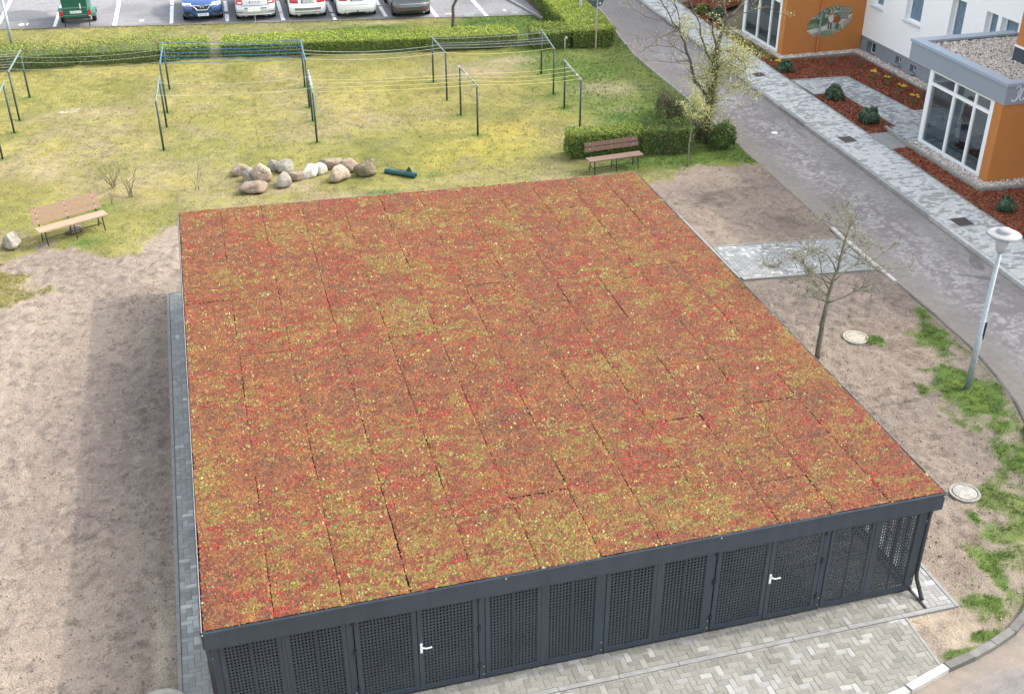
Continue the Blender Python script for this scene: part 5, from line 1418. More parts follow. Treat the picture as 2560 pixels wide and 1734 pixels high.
def dens_near(x, y): return grass_mask(x, y) ** 1.6 * on_soil(x, y) * (.15 + .85 * sst(.38, .6, fbm(x, y, .2, 3, 405)))
tufts('grass_tufts', 120000, (10.2, 16.6, 10.6, 24), dens_near, (.025, .065), (.006, .012), gcol, 6)
def dens_l(x, y): return sst(.3, .8, grass_mask(x, y)) * on_soil(x, y)
tufts('grass_tufts', 12000, (-7, -4.5, 25.5, 30), dens_l, (.018, .05), (.01, .022), gcol, 7)
def dens_lush(x, y): return on_soil(x, y) * sst(.45, .9, lushness(x, y)) * grass_mask(x, y)
tufts('grass_tufts', 42000, (-7, 18, 30.5, 53), dens_lush, (.05, .11), (.015, .030), gcol, 8)
def dens_weed(x, y): return on_soil(x, y) * (1 - grass_mask(x, y)) * .05
# ragged verge along the car park kerb and road
def dens_verge(x, y): return on_soil(x, y) * np.maximum(np.exp(-((road_left(y) - x) / .25) ** 2) * (y > 30), np.exp(-((lot_edge(x) - y) / .3) ** 2))
tufts('grass_tufts', 60000, (-9, 18.8, 30, 56), dens_verge, (.04, .10), (.015, .03), gcol, 9)

# ------------------------------------------------------------------ hedges and bushes: twigs inside, leaves outside
def leaves(name, P, Nrm, size, cols, seed, parent, up=.35, mat='leaf', aspect=1.6):
    rs = np.random.RandomState(seed); n = len(P)
    d = Nrm + rs.normal(size=(n, 3)) * .75; d[:, 2] += up; d /= np.linalg.norm(d, axis=1, keepdims=True)
    t = np.cross(d, rs.normal(size=(n, 3))); t /= np.linalg.norm(t, axis=1, keepdims=True) + 1e-9; b_ = np.cross(d, t)
    s = rs.uniform(size[0], size[1], n)[:, None]
    L = t * s * aspect / 2; W = b_ * s / 2
    V = np.stack([P - L, P + W - L * .1, P + L, P - W - L * .1], 1).reshape(-1, 3)
    return np_mesh(name, V, np.arange(n * 4).reshape(-1, 4), M[mat], fcol=cols, parent=parent)
M['twig'] = pmat('twigs', (.13, .10, .075), rough=.9, var=.25, scale=12)
M['hedge_in'] = pmat('hedge_inside', (.085, .120, .040), rough=.95, var=.4, scale=8)
def hedge(pts, width, height, label, seed, yellow=.8, ragged=0.0, dens=640, z0=0.0, twigs=0.0, group=None, taper=0.0):
    """pts: spine of the clipped hedge"""
    rs = np.random.RandomState(seed)
    t = empty('hedge', ((pts[0][0] + pts[-1][0]) / 2, (pts[0][1] + pts[-1][1]) / 2, 0), label=label, cat='hedge', group=group)
    core = MB(); LP = []; LN = []; LC = []
    for (x0, y0), (x1, y1) in zip(pts, pts[1:]):
        L = math.hypot(x1 - x0, y1 - y0); u = np.array([(x1 - x0) / L, (y1 - y0) / L]); v = np.array([-u[1], u[0]])
        T = Matrix.Translation((x0, y0, 0)) @ Matrix.Rotation(math.atan2(u[1], u[0]), 4, 'Z')
        core.box(.08, L - .08, -width / 2 + .12 + ragged * .12, width / 2 - .12 - ragged * .12, z0, height - .12 - .15 * ragged, T)
        areas = [('top', L * width), ('f', L * height), ('b', L * height), ('e0', width * height), ('e1', width * height)]
        for nm, A in areas:
            n = int(A * dens); a = rs.uniform(0, 1, n); c = rs.uniform(0, 1, n)
            if nm == 'top': lx, ly, lz, nn = a * L, (c - .5) * width, np.full(n, height), (0, 0, 1)
            elif nm == 'f': lx, ly, lz, nn = a * L, np.full(n, -width / 2), c * height, (0, -1, 0)
            elif nm == 'b': lx, ly, lz, nn = a * L, np.full(n, width / 2), c * height, (0, 1, 0)
            elif nm == 'e0': lx, ly, lz, nn = np.zeros(n), (a - .5) * width, c * height, (-1, 0, 0)
            else: lx, ly, lz, nn = np.full(n, L), (a - .5) * width, c * height, (1, 0, 0)
            nn = np.array(nn, float)
            wx = x0 + u[0] * lx + v[0] * ly; wy = y0 + u[1] * lx + v[1] * ly
            lump = .10 * (fbm(wx + lz, wy, .45, 3, seed) - .5) + .16 * (fbm(wx, wy + lz, 1.6, 2, seed + 1) - .5)
            dep = rs.uniform(-.10, .03, n) + lump * (1 + 1.5 * ragged)
            lz2 = lz + nn[2] * dep * (1.0 + ragged)
            sh = 1 - taper * (lz / height)
            ly2 = ly * sh + nn[1] * dep; lx2 = lx + nn[0] * dep
            wx = x0 + u[0] * lx2 + v[0] * ly2; wy = y0 + u[1] * lx2 + v[1] * ly2
            gap = fbm(wx + 3.1 * lz, wy, .5, 3, seed + 2)
            keep = (rs.rand(n) < 1 - .85 * ragged * sst(.45, .6, gap)) & (rs.rand(n) < sst(-.05, .25, lz + .1 * (nm == 'top')) )
            wn3 = np.tile([u[0] * nn[0] + v[0] * nn[1], u[1] * nn[0] + v[1] * nn[1], nn[2]], (n, 1))
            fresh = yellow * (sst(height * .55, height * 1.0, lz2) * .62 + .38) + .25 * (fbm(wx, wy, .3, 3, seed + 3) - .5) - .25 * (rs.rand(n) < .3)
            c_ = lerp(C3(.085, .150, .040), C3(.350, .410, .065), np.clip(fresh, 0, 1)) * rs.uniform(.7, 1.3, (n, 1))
            br = rs.rand(n) < (.05 + .15 * ragged); c_ = np.where(br[:, None], C3(.20, .15, .07), c_)
            LP.append(np.stack([wx, wy, lz2 + z0], -1)[keep]); LN.append(wn3[keep]); LC.append(c_[keep])
    core.build('hedge_core', M['hedge_in'], t)
    leaves('foliage', np.concatenate(LP), np.concatenate(LN), (.028, .060), np.concatenate(LC), seed + 9, t)
    if twigs:
        b = MB(); rr = random.Random(seed)
        for _ in range(int(twigs)):
            k = rr.randrange(len(pts) - 1); s = rr.random(); x = pts[k][0] + (pts[k + 1][0] - pts[k][0]) * s + rr.uniform(-.4, .4) * width; y = pts[k][1] + (pts[k + 1][1] - pts[k][1]) * s + rr.uniform(-.5, .45) * width
            h = height * rr.uniform(.7, 1.2); dx, dy = rr.uniform(-.25, .25), rr.uniform(-.25, .25)
            b.tube([(x, y, 0), (x + dx * .5, y + dy * .5, h * .6), (x + dx * 1.2, y + dy * 1.2, h)], [.008, .006, .003], 3, cap=False)
        b.build('twigs', M['twig'], t)['kind'] = 'stuff'
    return t
HG = 'hedges around the lawn'
hedge([(-11.5, 49.4), (-7.9, 49.0), (-4.9, 48.85), (-1.6, 48.55)], 1.35, .72, 'ragged unclipped hedge with bare gaps at the upper left, below the parking bays', 501, yellow=.55, ragged=.75, twigs=420, group=HG, dens=430)
hedge([(-1.55, 48.55), (.38, 48.62)], 1.35, .64, 'short clipped hedge piece left of the narrow gap', 511, group=HG)
hedge([(.88, 48.62), (4.1, 48.0), (9.0, 47.35), (13.1, 46.85)], 1.40, .62, 'long clipped hedge right of the gap, below the row of parked cars', 521, group=HG, yellow=.85)
hedge([(13.55, 46.35), (15.2, 46.05)], 1.35, .78, 'thick hedge block with brownish patches, behind the water pipe', 531, yellow=.6, ragged=.15, group=HG, twigs=60)
hedge([(15.2, 46.05), (17.05, 45.95)], 1.30, .80, 'hedge corner block behind the thin post of the round sign', 541, yellow=.75, group=HG)
hedge([(16.25, 46.7), (16.35, 50.0), (16.9, 58.0)], 1.75, .80, 'wide bright hedge running away along the road', 551, yellow=.95, group=HG)
hedge([(11.10, 33.55), (13.55, 33.25)], .70, .86, 'clipped hedge right behind the brown bench', 561, yellow=.7, group=HG, dens=900)
hedge([(13.5, 33.25), (15.2, 33.05)], .95, .92, 'looser dark part of the hedge between the bench and the leafy tree', 571, yellow=.25, ragged=.3, group=HG, dens=800, twigs=160)

def bush(x, y, rx, ry, h, label, seed, n=1800, green=.3, brown=0.0, leafs=(.03, .055), z0=0.0, cat='bush', group=None, stems=14, name='bush', pal=None, parts=True):
    rs = np.random.RandomState(seed)
    t = empty(name, (x, y, z0), label=label, cat=cat, group=group)
    d = rs.normal(size=(n, 3)); d[:, 2] = np.abs(d[:, 2]) * .9 - .15; d = d + .25 * rs.normal(size=(n, 3)); d /= np.linalg.norm(d, axis=1, keepdims=True)
    lump = .30 + .95 * fbm(d[:, 0] * 1.6 + seed, d[:, 1] * 1.6 + d[:, 2] * 1.4, 1.0, 3, seed)
    r = lump * rs.uniform(.55, 1.0, n) ** .4
    P = np.stack([x + d[:, 0] * rx * r, y + d[:, 1] * ry * r, z0 + .10 + np.clip(d[:, 2] * r + .18, 0, 2) * h * .85], -1)
    k = P[:, 2] > z0 + .02; P = P[k]; d = d[k]; n = len(P)
    a, c2 = pal or (C3(.050, .100, .030), C3(.170, .235, .055))
    f = np.clip(green + .6 * (rs.rand(n) - .5) + .3 * d[:, 2], 0, 1)
    c = lerp(a, c2, f) * rs.uniform(.75, 1.25, (n, 1)); c = np.where((rs.rand(n) < brown)[:, None], C3(.15, .115, .075), c)
    leaves('foliage', P, d, leafs, c, seed + 1, t)
    b = MB(); rr = random.Random(seed)
    for _ in range(stems):
        a = rr.uniform(0, 2 * PI); q = rr.uniform(.3, .95); e = (x + rx * q * math.cos(a), y + ry * q * math.sin(a), z0 + h * rr.uniform(.5, 1.05))
        b.tube([(x + .06 * math.cos(a), y + .06 * math.sin(a), z0 - .02), ((x * 1.2 + e[0] * .8) / 2, (y * 1.2 + e[1] * .8) / 2, z0 + h * .45), e], [.012, .008, .003], 4, cap=False)
    b.build('stems', M['twig'], t)['kind'] = 'stuff'
    return t
bush(16.30, 32.95, .55, .50, .98, 'round dark green bush beside the road, right of the leafy tree', 601, n=3000, green=.25)
bush(15.75, 36.0, .55, 1.35, 1.05, 'brownish twiggy bush behind the leafy tree, along the road edge', 605, n=2300, green=.15, brown=.45, stems=160)
bush(15.9, 33.9, .55, .6, .85, 'half bare twiggy bush around the foot of the leafy tree', 609, n=1000, green=.2, brown=.5, stems=120)
# plants in the beds
RHO = (C3(.045, .090, .055), C3(.160, .225, .135))
for (x, y, r, h, lab) in ((22.19, 39.75, .30, .42, 'dark leaved evergreen bush in the bark below the fox painting'), (22.28, 36.22, .36, .52, 'dark evergreen bush at the far end of the narrow bark bed'), (22.15, 33.55, .36, .50, 'dark evergreen bush at the near end of the narrow bark bed'),
                          (21.98, 25.65, .28, .38, 'small evergreen bush in the bark bed at the right edge, above the lamp'), (22.75, 47.7, .36, .45, 'dark bush in the small far bark bed'), (22.6, 49.0, .42, .40, 'yellowish green bush in the small far bark bed')):
    bush(x, y, r * 1.15, r * 1.15, h * 1.05, lab, int(x * 100 + y * 10), n=900, green=.3, leafs=(.05, .10), z0=.09, group='evergreens in the bark beds', pal=RHO if 'yellow' not in lab else (C3(.09, .12, .03), C3(.24, .24, .06)), stems=8)
def bare_shrub(x, y, h, label, seed, n=9, z0=.0, spread=.45, cat='shrub', col='twig', group=None, r=.010, sub=3):
    rr = random.Random(seed); t = empty('bare_shrub', (x, y, z0), label=label, cat=cat, group=group)
    for _ in range(n):
        b = MB(); a = rr.uniform(0, 2 * PI); s = spread * rr.uniform(.3, 1); hh = h * rr.uniform(.55, 1.0)
        p = [Vector((x + .05 * math.cos(a), y + .05 * math.sin(a), z0 - .02))]
        for k in range(1, 6): p.append(Vector((x + s * math.cos(a) * (k / 5) ** 1.2 + rr.uniform(-.03, .03), y + s * math.sin(a) * (k / 5) ** 1.2 + rr.uniform(-.03, .03), z0 + hh * k / 5)))
        b.tube(p, [r, r * .9, r * .8, r * .6, r * .5, r * .3], 4, cap=False)
        for _2 in range(sub):
            i = rr.randint(2, 4); q = p[i]; a2 = rr.uniform(0, 2 * PI); b.tube([q, q + Vector((math.cos(a2) * .10, math.sin(a2) * .10, .10)), q + Vector((math.cos(a2) * .18, math.sin(a2) * .18, .26 * rr.uniform(.6, 1)))], [r * .5, r * .4, r * .2], 3, cap=False)
        b.build('stem', M[col], t)
    return t
bare_shrub(-3.12, 34.6, .85, 'leafless many stemmed shrub behind the pale bench, the left one', 701, n=11)
bare_shrub(-2.62, 33.8, 1.05, 'leafless shrub with one tall straight stem and dead grass at its foot', 702, n=8, spread=.35)
bare_shrub(-.66, 33.75, .95, 'leafless shrub with two arching stems left of the boulders', 703, n=3, spread=.45, sub=2)
bare_shrub(-3.15, 33.4, .45, 'tiny green stemmed shoot on bright grass by the pale bench', 704, n=3, spread=.12, r=.008)
for (x, y, h, lab) in ((25.15, 39.5, .6, 'leafless pinkish shrub in the bark bed near the inner wall corner'), (25.35, 37.4, .55, 'leafless shrub beside the daffodils in the middle of the bark bed'), (25.35, 35.3, .55, 'leafless dark shrub in the bark bed near the glazed porch'), (24.3, 40.1, .35, 'small grassy tuft of dry stems below the fox painting')):
    bare_shrub(x, y, h, lab, int(x * 77 + y), n=9, z0=.08, spread=.38, group='bare shrubs in the bark bed')
M['stem_green'] = pmat('green_stems', (.07, .13, .035), rough=.7, var=.2, scale=20)
M['petal'] = pmat('yellow_petals', (.75, .56, .03), rough=.6, var=.1, scale=30)
def daffodils(x, y, n, label, seed, z0=.085):
    rr = random.Random(seed); t = empty('daffodil_clump', (x, y, z0), label=label, cat='flowers', group='daffodils in the bark bed')
    g = MB()
    for _ in range(22):
        a = rr.uniform(0, 2 * PI); s = rr.uniform(.04, .16); h = rr.uniform(.15, .30)
        px, py = x + rr.uniform(-.08, .08), y + rr.uniform(-.08, .08); w = .010
        q = (px + s * math.cos(a), py + s * math.sin(a), z0 + h)
        g.face([(px - w * math.sin(a), py + w * math.cos(a), z0 - .01), (px + w * math.sin(a), py - w * math.cos(a), z0 - .01), q])
    g.build('leaves', M['stem_green'], t)['kind'] = 'stuff'
    for _ in range(n):
        px, py = x + rr.uniform(-.17, .17), y + rr.uniform(-.17, .17); h = rr.uniform(.26, .38)
        b = MB(); b.tube([(px, py, z0), (px + .01, py, z0 + h)], .005, 4); s = b.build('flower_stem', M['stem_green'], t)
        f = MB(); a0 = rr.uniform(0, 1)
        for k in range(6):
            a = a0 + k * PI / 3; f.face([(px + .01, py, z0 + h + .01), (px + .01 + .055 * math.cos(a - .35), py + .055 * math.sin(a - .35), z0 + h + .035), (px + .01 + .075 * math.cos(a), py + .075 * math.sin(a), z0 + h + .03), (px + .01 + .055 * math.cos(a + .35), py + .055 * math.sin(a + .35), z0 + h + .035)])
        f.lathe([(.02, .0), (.028, .05), (.024, .052), (.012, .01)], (px + .01, py, z0 + h + .015), 8)
        f.build('flower', M['petal'], s)
for x, y, n, lab in ((22.05, 40.15, 4, 'daffodils behind the evergreen below the fox painting'), (24.95, 37.9, 4, 'yellow daffodil clump by the small leafless shrub in the bark'), (25.06, 37.2, 2, 'pair of pale daffodils on the bark, next clump towards the porch'), (25.02, 36.2, 4, 'daffodil clump with three flowers midway along the bark bed'), (24.80, 34.9, 4, 'daffodils at the porch end of the bark bed')):
    daffodils(x, y, n, lab, int(x * 10 + y * 13))
# yellowish ground plants in the bed before the far porch
pebl = np.array([(.30, .27, .08), (.24, .20, .07), (.18, .20, .06), (.34, .25, .09)])
rs_ = np.random.RandomState(9); n_ = 1500; x_ = rs_.uniform(22.12, 22.62, n_); y_ = rs_.uniform(41.3, 45.3, n_)
t = empty('ground_plants', (22.35, 43.3, .08)); t['kind'] = 'stuff'
leaves('foliage', np.stack([x_, y_, .10 + rs_.uniform(0, .10, n_)], -1), np.tile([0, 0, 1.0], (n_, 1)), (.03, .07), pebl[rs_.randint(0, 4, n_)] * rs_.uniform(.7, 1.2, (n_, 1)), 3, t)

# ------------------------------------------------------------------ trees
M['bark'] = pmat('grey_brown_bark', (.105, .088, .070), rough=.95, var=.35, scale=9, var2=.25, scale2=50, bump=.006, bscale=60)
M['bark_pale'] = pmat('greenish_bark', (.180, .168, .125), rough=.95, var=.3, scale=9, var2=.25, scale2=50, bump=.004, bscale=70)
class Tree:
    def __init__(s, name, loc, label, seed, bark): 
        s.t = empty(name, loc, label=label, cat='tree'); s.rr = random.Random(seed); s.tr = MB(); s.br = MB(); s.tw = MB(); s.tips = []; s.bark = bark
    def limb(s, pts, r0, r1, mb=None, n=7, wob=.03):
        P = [Vector(p) for p in pts]; out = []
        for a, b_ in zip(P, P[1:]):
            k = max(2, int((b_ - a).length / .22))
            for i in range(k): out.append(a.lerp(b_, i / k) + Vector((s.rr.uniform(-wob, wob), s.rr.uniform(-wob, wob), s.rr.uniform(-wob, wob) * .5)) * (1 if out else 0))
        out.append(P[-1]); m = len(out)
        rad = [r0 + (r1 - r0) * (i / (m - 1)) ** .8 for i in range(m)]
        (mb or s.br).tube(out, rad, n); return out, rad
    def grow(s, p, d, L, r, lvl, droop=0.0, spread=.6, kids=(2, 4), minr=.0028, leafy=True):
        """twiggy growth from p"""
        pts = [Vector(p)]; d = Vector(d).normalized(); k = max(3, int(L / .14))
        for i in range(k):
            d = (d + Vector((s.rr.uniform(-.22, .22), s.rr.uniform(-.22, .22), s.rr.uniform(-.14, .20) - droop))).normalized(); pts.append(pts[-1] + d * (L / k))
        s.tw.tube(pts, [max(minr, r * (1 - .7 * i / k)) for i in range(k + 1)], 4 if r > .008 else 3, cap=False)
        s.tips.extend(pts[1:])
        if lvl <= 0: return
        for _ in range(s.rr.randint(*kids)):
            i = s.rr.randint(1, k); q = Vector((s.rr.uniform(-1, 1), s.rr.uniform(-1, 1), s.rr.uniform(-.5, .9)))
            s.grow(pts[i], d * (1 - spread) + q.normalized() * spread, L * s.rr.uniform(.45, .75), max(minr, r * .6), lvl - 1, droop, spread, kids, minr)
    def sprout(s, limb, n, L, r, lvl, t0=.3, **kw):
        out, rad = limb
        for _ in range(n):
            i = s.rr.randint(int(len(out) * t0), len(out) - 1); d = (out[i] - out[max(0, i - 1)]).normalized() if i else Vector((0, 0, 1))
            q = Vector((s.rr.uniform(-1, 1), s.rr.uniform(-1, 1), s.rr.uniform(-.3, .8))).normalized()
            s.grow(out[i], d * .5 + q * .8, L * s.rr.uniform(.6, 1.2), min(r, rad[i] * .7), lvl, **kw)
    def finish(s):
        s.tr.build('trunk', M[s.bark], s.t, smooth=True)
        if s.br.f: s.br.build('limbs', M[s.bark], s.t, smooth=True)
        o = s.tw.build('twigs', M[s.bark], s.t); o['kind'] = 'stuff'
    def leaf(s, P, size, pal, seed, name='foliage', up=.2):
        rs = np.random.RandomState(seed); n = len(P)
        c = np.array(pal)[rs.randint(0, len(pal), n)] * rs.uniform(.75, 1.25, (n, 1))
        nr = rs.normal(size=(n, 3)); nr /= np.linalg.norm(nr, axis=1, keepdims=True)
        o = leaves(name, np.array(P), nr, size, c, seed, s.t, up=up, aspect=1.5)

# leafless young tree between shelter and road
T = Tree('bare_tree', (12.75, 19.8, 0), 'leafless young tree with dense knotty twigs right of the shelter', 81, 'bark_pale')
Y = 19.8
def P3(l, dy0=0.0, dy1=0.0): n = len(l); return [(x, Y + dy0 + (dy1 - dy0) * i / max(1, n - 1), z) for i, (x, z) in enumerate(l)]
tr = T.limb(P3([(12.75, -.05), (12.74, .92), (12.78, 1.43)]), .066, .052, T.tr, 10, .006)
L1 = T.limb(P3([(12.78, 1.40), (12.80, 1.68), (12.84, 1.99), (12.9, 2.25), (12.95, 2.76), (13.02, 3.21), (13.08, 3.38)]), .050, .012, wob=.012)
limbs = [L1]
for l, r, e in (([(12.78, 1.46), (12.45, 1.64), (12.19, 1.79), (11.83, 1.94)], .020, -.35), ([(12.77, 1.60), (12.43, 1.94), (12.3, 2.2)], .018, .4), ([(12.79, 1.75), (12.44, 2.23), (12.16, 2.34), (11.7, 2.17)], .022, -.2),
                ([(12.80, 1.90), (12.66, 1.99), (12.31, 2.19), (12.15, 2.4), (11.75, 2.68), (11.13, 2.79)], .026, .25), ([(11.75, 2.68), (11.32, 2.48)], .010, .1), ([(12.88, 2.2), (12.55, 2.68), (12.18, 2.91), (11.91, 2.84)], .020, -.3), ([(12.97, 3.05), (12.74, 3.27), (12.46, 3.45), (12.05, 3.43)], .012, .2),
                ([(12.95, 2.66), (13.1, 2.64), (13.57, 2.34), (13.97, 2.21), (14.54, 2.16)], .018, -.25), ([(12.79, 1.42), (13.15, 1.57), (13.49, 1.77), (13.69, 1.85), (13.71, 1.47)], .024, -.3), ([(12.84, 1.95), (13.18, 2.18), (13.57, 2.24), (13.97, 2.24), (14.4, 2.5)], .022, .3),
                ([(13.0, 3.05), (13.31, 2.97), (13.42, 2.78)], .009, .0), ([(13.05, 3.3), (12.9, 3.7), (12.62, 3.71)], .008, .1), ([(12.83, 1.95), (12.61, 2.15), (12.52, 2.56), (12.21, 2.7), (11.75, 2.73)], .016, .5), ([(12.9, 2.2), (13.2, 2.5), (13.4, 2.9)], .014, .6)):
    limbs.append(T.limb(P3(l, 0, e), r, .006, wob=.02, n=5))
for lb in limbs: T.sprout(lb, 15, .24, .008, 2, t0=.35, spread=.75, kids=(2, 3), minr=.0042)
T.finish()
rr = random.Random(3)
T.leaf([(p.x + rr.gauss(0, .02), p.y + rr.gauss(0, .02), p.z + rr.gauss(0, .02)) for p in T.tips if rr.random() < .5], (.012, .026), [(.34, .35, .22), (.27, .29, .17), (.40, .40, .29)], 19, name='buds')

# multi stemmed tree coming into leaf beside the road
T = Tree('leafy_tree', (16.07, 33.5, 0), 'tall forked tree coming into pale yellow leaf beside the road', 91, 'bark')
Y = 33.5
A = T.limb(P3([(16.07, -.05), (16.0, 1.07), (16.06, 1.83), (16.09, 2.57), (16.08, 3.12)]), .13, .10, T.tr, 10, .02)
Ls = []
Ls.append(T.limb(P3([(16.08, 3.08), (16.21, 3.55), (16.41, 4.1), (16.25, 4.5), (16.15, 5.6), (16.0, 6.6)], 0, .3), .075, .015, wob=.02))
Ls.append(T.limb(P3([(16.41, 4.1), (16.83, 4.36), (17.11, 4.59), (17.6, 5.3)], .1, .5), .040, .012))
Ls.append(T.limb(P3([(16.06, 3.0), (16.04, 3.31), (15.82, 3.75), (15.76, 4.22), (15.78, 4.74), (15.9, 5.8)], -.02, -.4), .045, .012))
Ls.append(T.limb(P3([(16.06, 2.6), (15.79, 3.07), (15.56, 3.59), (15.51, 3.95), (15.34, 4.35), (15.06, 4.79), (14.7, 5.6)], 0, .5), .042, .010))
B0 = T.limb(P3([(16.0, 1.25), (15.84, 1.66), (15.4, 2.18), (15.2, 2.64), (15.02, 3.02), (14.78, 3.54), (14.59, 3.96)], 0, -.4), .070, .035); Ls.append(B0)
Ls.append(T.limb(P3([(14.59, 3.96), (14.35, 4.21), (13.89, 4.86), (13.5, 5.6)], -.4, -.5), .030, .008))
Ls.append(T.limb(P3([(14.59, 3.96), (14.61, 4.3), (14.41, 4.83), (14.5, 5.6)], -.4, -.1), .026, .008))
Ls.append(T.limb(P3([(14.47, 4.05), (13.96, 4.34), (13.32, 4.52), (12.82, 4.83)], -.4, -.7), .020, .006))
Ls.append(T.limb(P3([(14.59, 3.96), (14.1, 3.93), (13.55, 3.74), (13.11, 3.52)], -.4, -.9), .018, .005))
Ls.append(T.limb(P3([(15.03, 2.95), (14.36, 2.98), (13.93, 3.09), (13.24, 3.27)], -.3, -.8), .020, .005))
Ls.append(T.limb(P3([(14.93, 3.14), (14.49, 3.39), (14.02, 3.44), (13.65, 3.34)], -.3, .2), .016, .005))
Ls.append(T.limb(P3([(16.08, 3.1), (16.5, 3.05), (16.8, 2.85), (17.25, 2.55), (17.45, 1.9)], 0, .3), .028, .006))
Ls.append(T.limb(P3([(16.06, 2.5), (16.5, 2.7), (16.95, 2.45), (17.1, 1.8)], 0, -.4), .022, .005))
Ls.append(T.limb(P3([(16.41, 4.1), (17.1, 4.2), (17.9, 4.3), (18.5, 4.0)], .2, .4), .022, .006))
for lb in Ls: T.sprout(lb, 8, .55, .009, 2, t0=.25, spread=.6, kids=(1, 3), minr=.003)
low = len(T.tips)
T.sprout(A, 46, .85, .008, 2, t0=.15, droop=.05, spread=.7, kids=(2, 3), minr=.0028)
T.sprout(Ls[11], 16, .6, .007, 2, t0=.2, droop=.10, spread=.7, kids=(2, 3), minr=.0028); T.sprout(Ls[12], 16, .6, .007, 2, t0=.1, droop=.10, spread=.7, kids=(2, 3), minr=.0028); T.sprout(B0, 14, .5, .007, 2, t0=.0, spread=.7, kids=(1, 3), minr=.0028)
T.finish()
rr = random.Random(5)
tipsL = [p for p in T.tips[low:] if rr.random() < .85]
tipsH = [p for p in T.tips[:low] if rr.random() < (.45 if p.x > 15.6 else .12)]
jit = lambda L, k, s: [(p.x + rr.gauss(0, s), p.y + rr.gauss(0, s), p.z + rr.gauss(0, s)) for p in L for _ in range(k)]
SPR = [(.45, .46, .18), (.51, .51, .24), (.38, .40, .13), (.56, .55, .30)]
T.leaf(jit(tipsL, 3, .08), (.024, .046), SPR, 21)
T.leaf(jit(tipsH, 2, .05), (.020, .040), SPR, 22, name='upper_foliage')
# ivy like young growth clothing the trunk
iv = []
for _ in range(800):
    i = rr.randint(2, len(A[0]) - 1); a = rr.uniform(0, 2 * PI); q = rr.uniform(.10, .24); p = A[0][i]; iv.append((p.x + q * math.cos(a), p.y + q * math.sin(a), p.z + rr.uniform(-.12, .12)))
T.leaf(iv, (.03, .06), [(.25, .27, .06), (.33, .33, .09), (.17, .20, .04)], 23, name='trunk_foliage')

# slim sapling in front of it
T = Tree('sapling', (14.54, 31.61, 0), 'slim young sapling in front of the leafy tree, with a pale yellow crown', 95, 'bark_pale')
Y = 31.6
S0 = T.limb(P3([(14.52, -.03), (14.53, .54), (14.55, 1.28), (14.55, 1.85), (14.60, 2.3)]), .030, .012, T.tr, 7, .008)
for l, e in (([(14.55, 1.5), (14.35, 1.9), (14.28, 2.15)], -.2), ([(14.55, 1.6), (14.72, 2.0), (14.8, 2.35)], .2), ([(14.55, 1.4), (14.75, 1.75), (14.95, 1.95)], -.15)):
    T.sprout(T.limb(P3(l, 0, e), .010, .004, n=4), 7, .3, .005, 1, spread=.6, minr=.0028)
T.sprout(S0, 12, .35, .005, 1, t0=.6, spread=.6, minr=.0028)
T.finish(); T.leaf(jit(T.tips, 3, .03), (.022, .048), SPR, 25)

# young tree by the car park
T = Tree('young_tree', (10.80, 49.1, 0), 'young tree with a bent trunk and sparse grey green leaves by the car park', 97, 'bark')
Y = 49.1
S0 = T.limb(P3([(10.79, -.03), (10.85, .68), (10.86, 1.15), (11.02, 1.43), (11.15, 2.1), (11.2, 2.9)]), .085, .05, T.tr, 8, .015)
for l, e in (([(11.02, 1.43), (10.6, 2.1), (10.2, 2.5)], -.4), ([(11.15, 2.1), (11.6, 2.6), (12.0, 2.7)], .3), ([(11.1, 1.8), (11.5, 2.2), (11.9, 2.1)], -.6), ([(11.2, 2.8), (10.9, 3.5), (10.5, 3.9)], .4), ([(11.2, 2.8), (11.5, 3.6), (11.9, 4.2)], -.2), ([(11.05, 1.6), (10.7, 1.9), (10.3, 1.8)], .5)):
    T.sprout(T.limb(P3(l, 0, e), .03, .008, n=5), 9, .6, .008, 1, spread=.6, droop=.12, minr=.0035)
T.finish(); T.leaf(jit([p for p in T.tips if rr.random() < .6], 2, .05), (.04, .075), [(.17, .20, .12), (.24, .26, .17), (.12, .15, .08)], 27)
# ------------------------------------------------------------------ parked cars
M['tyre'] = pmat('tyre_rubber', (.018, .018, .019), rough=.85, var=.2)
M['rim'] = pmat('alloy_rim', (.50, .51, .53), rough=.35, metal=.5, var=.05)
M['trim'] = pmat('black_plastic_trim', (.022, .023, .025), rough=.6, var=.1)
M['carglass'] = pmat('dark_car_glass', (.022, .028, .034), rough=.06, var=.0, spec=.8)
M['red_lens'] = pmat('red_lamp_lens', (.42, .018, .022), rough=.25, var=.1, scale=30, coat=.5)
M['clear_lens'] = pmat('clear_lamp_lens', (.78, .80, .82), rough=.15, var=.05, coat=.6)
M['plate'] = pmat('white_number_plate', (.74, .75, .76), rough=.5, var=.03)
M['eu_blue'] = pmat('blue_plate_band', (.02, .06, .32), rough=.5)
M['ink'] = pmat('plate_ink', (.03, .03, .035), rough=.6)
M['chrome'] = pmat('chrome_trim', (.70, .72, .74), rough=.18, metal=.7, var=.02)
def paint(name, col, metal=0.0): return pmat(name, col, rough=.32, var=.03, scale=2, coat=.8, metal=metal, spec=.5)

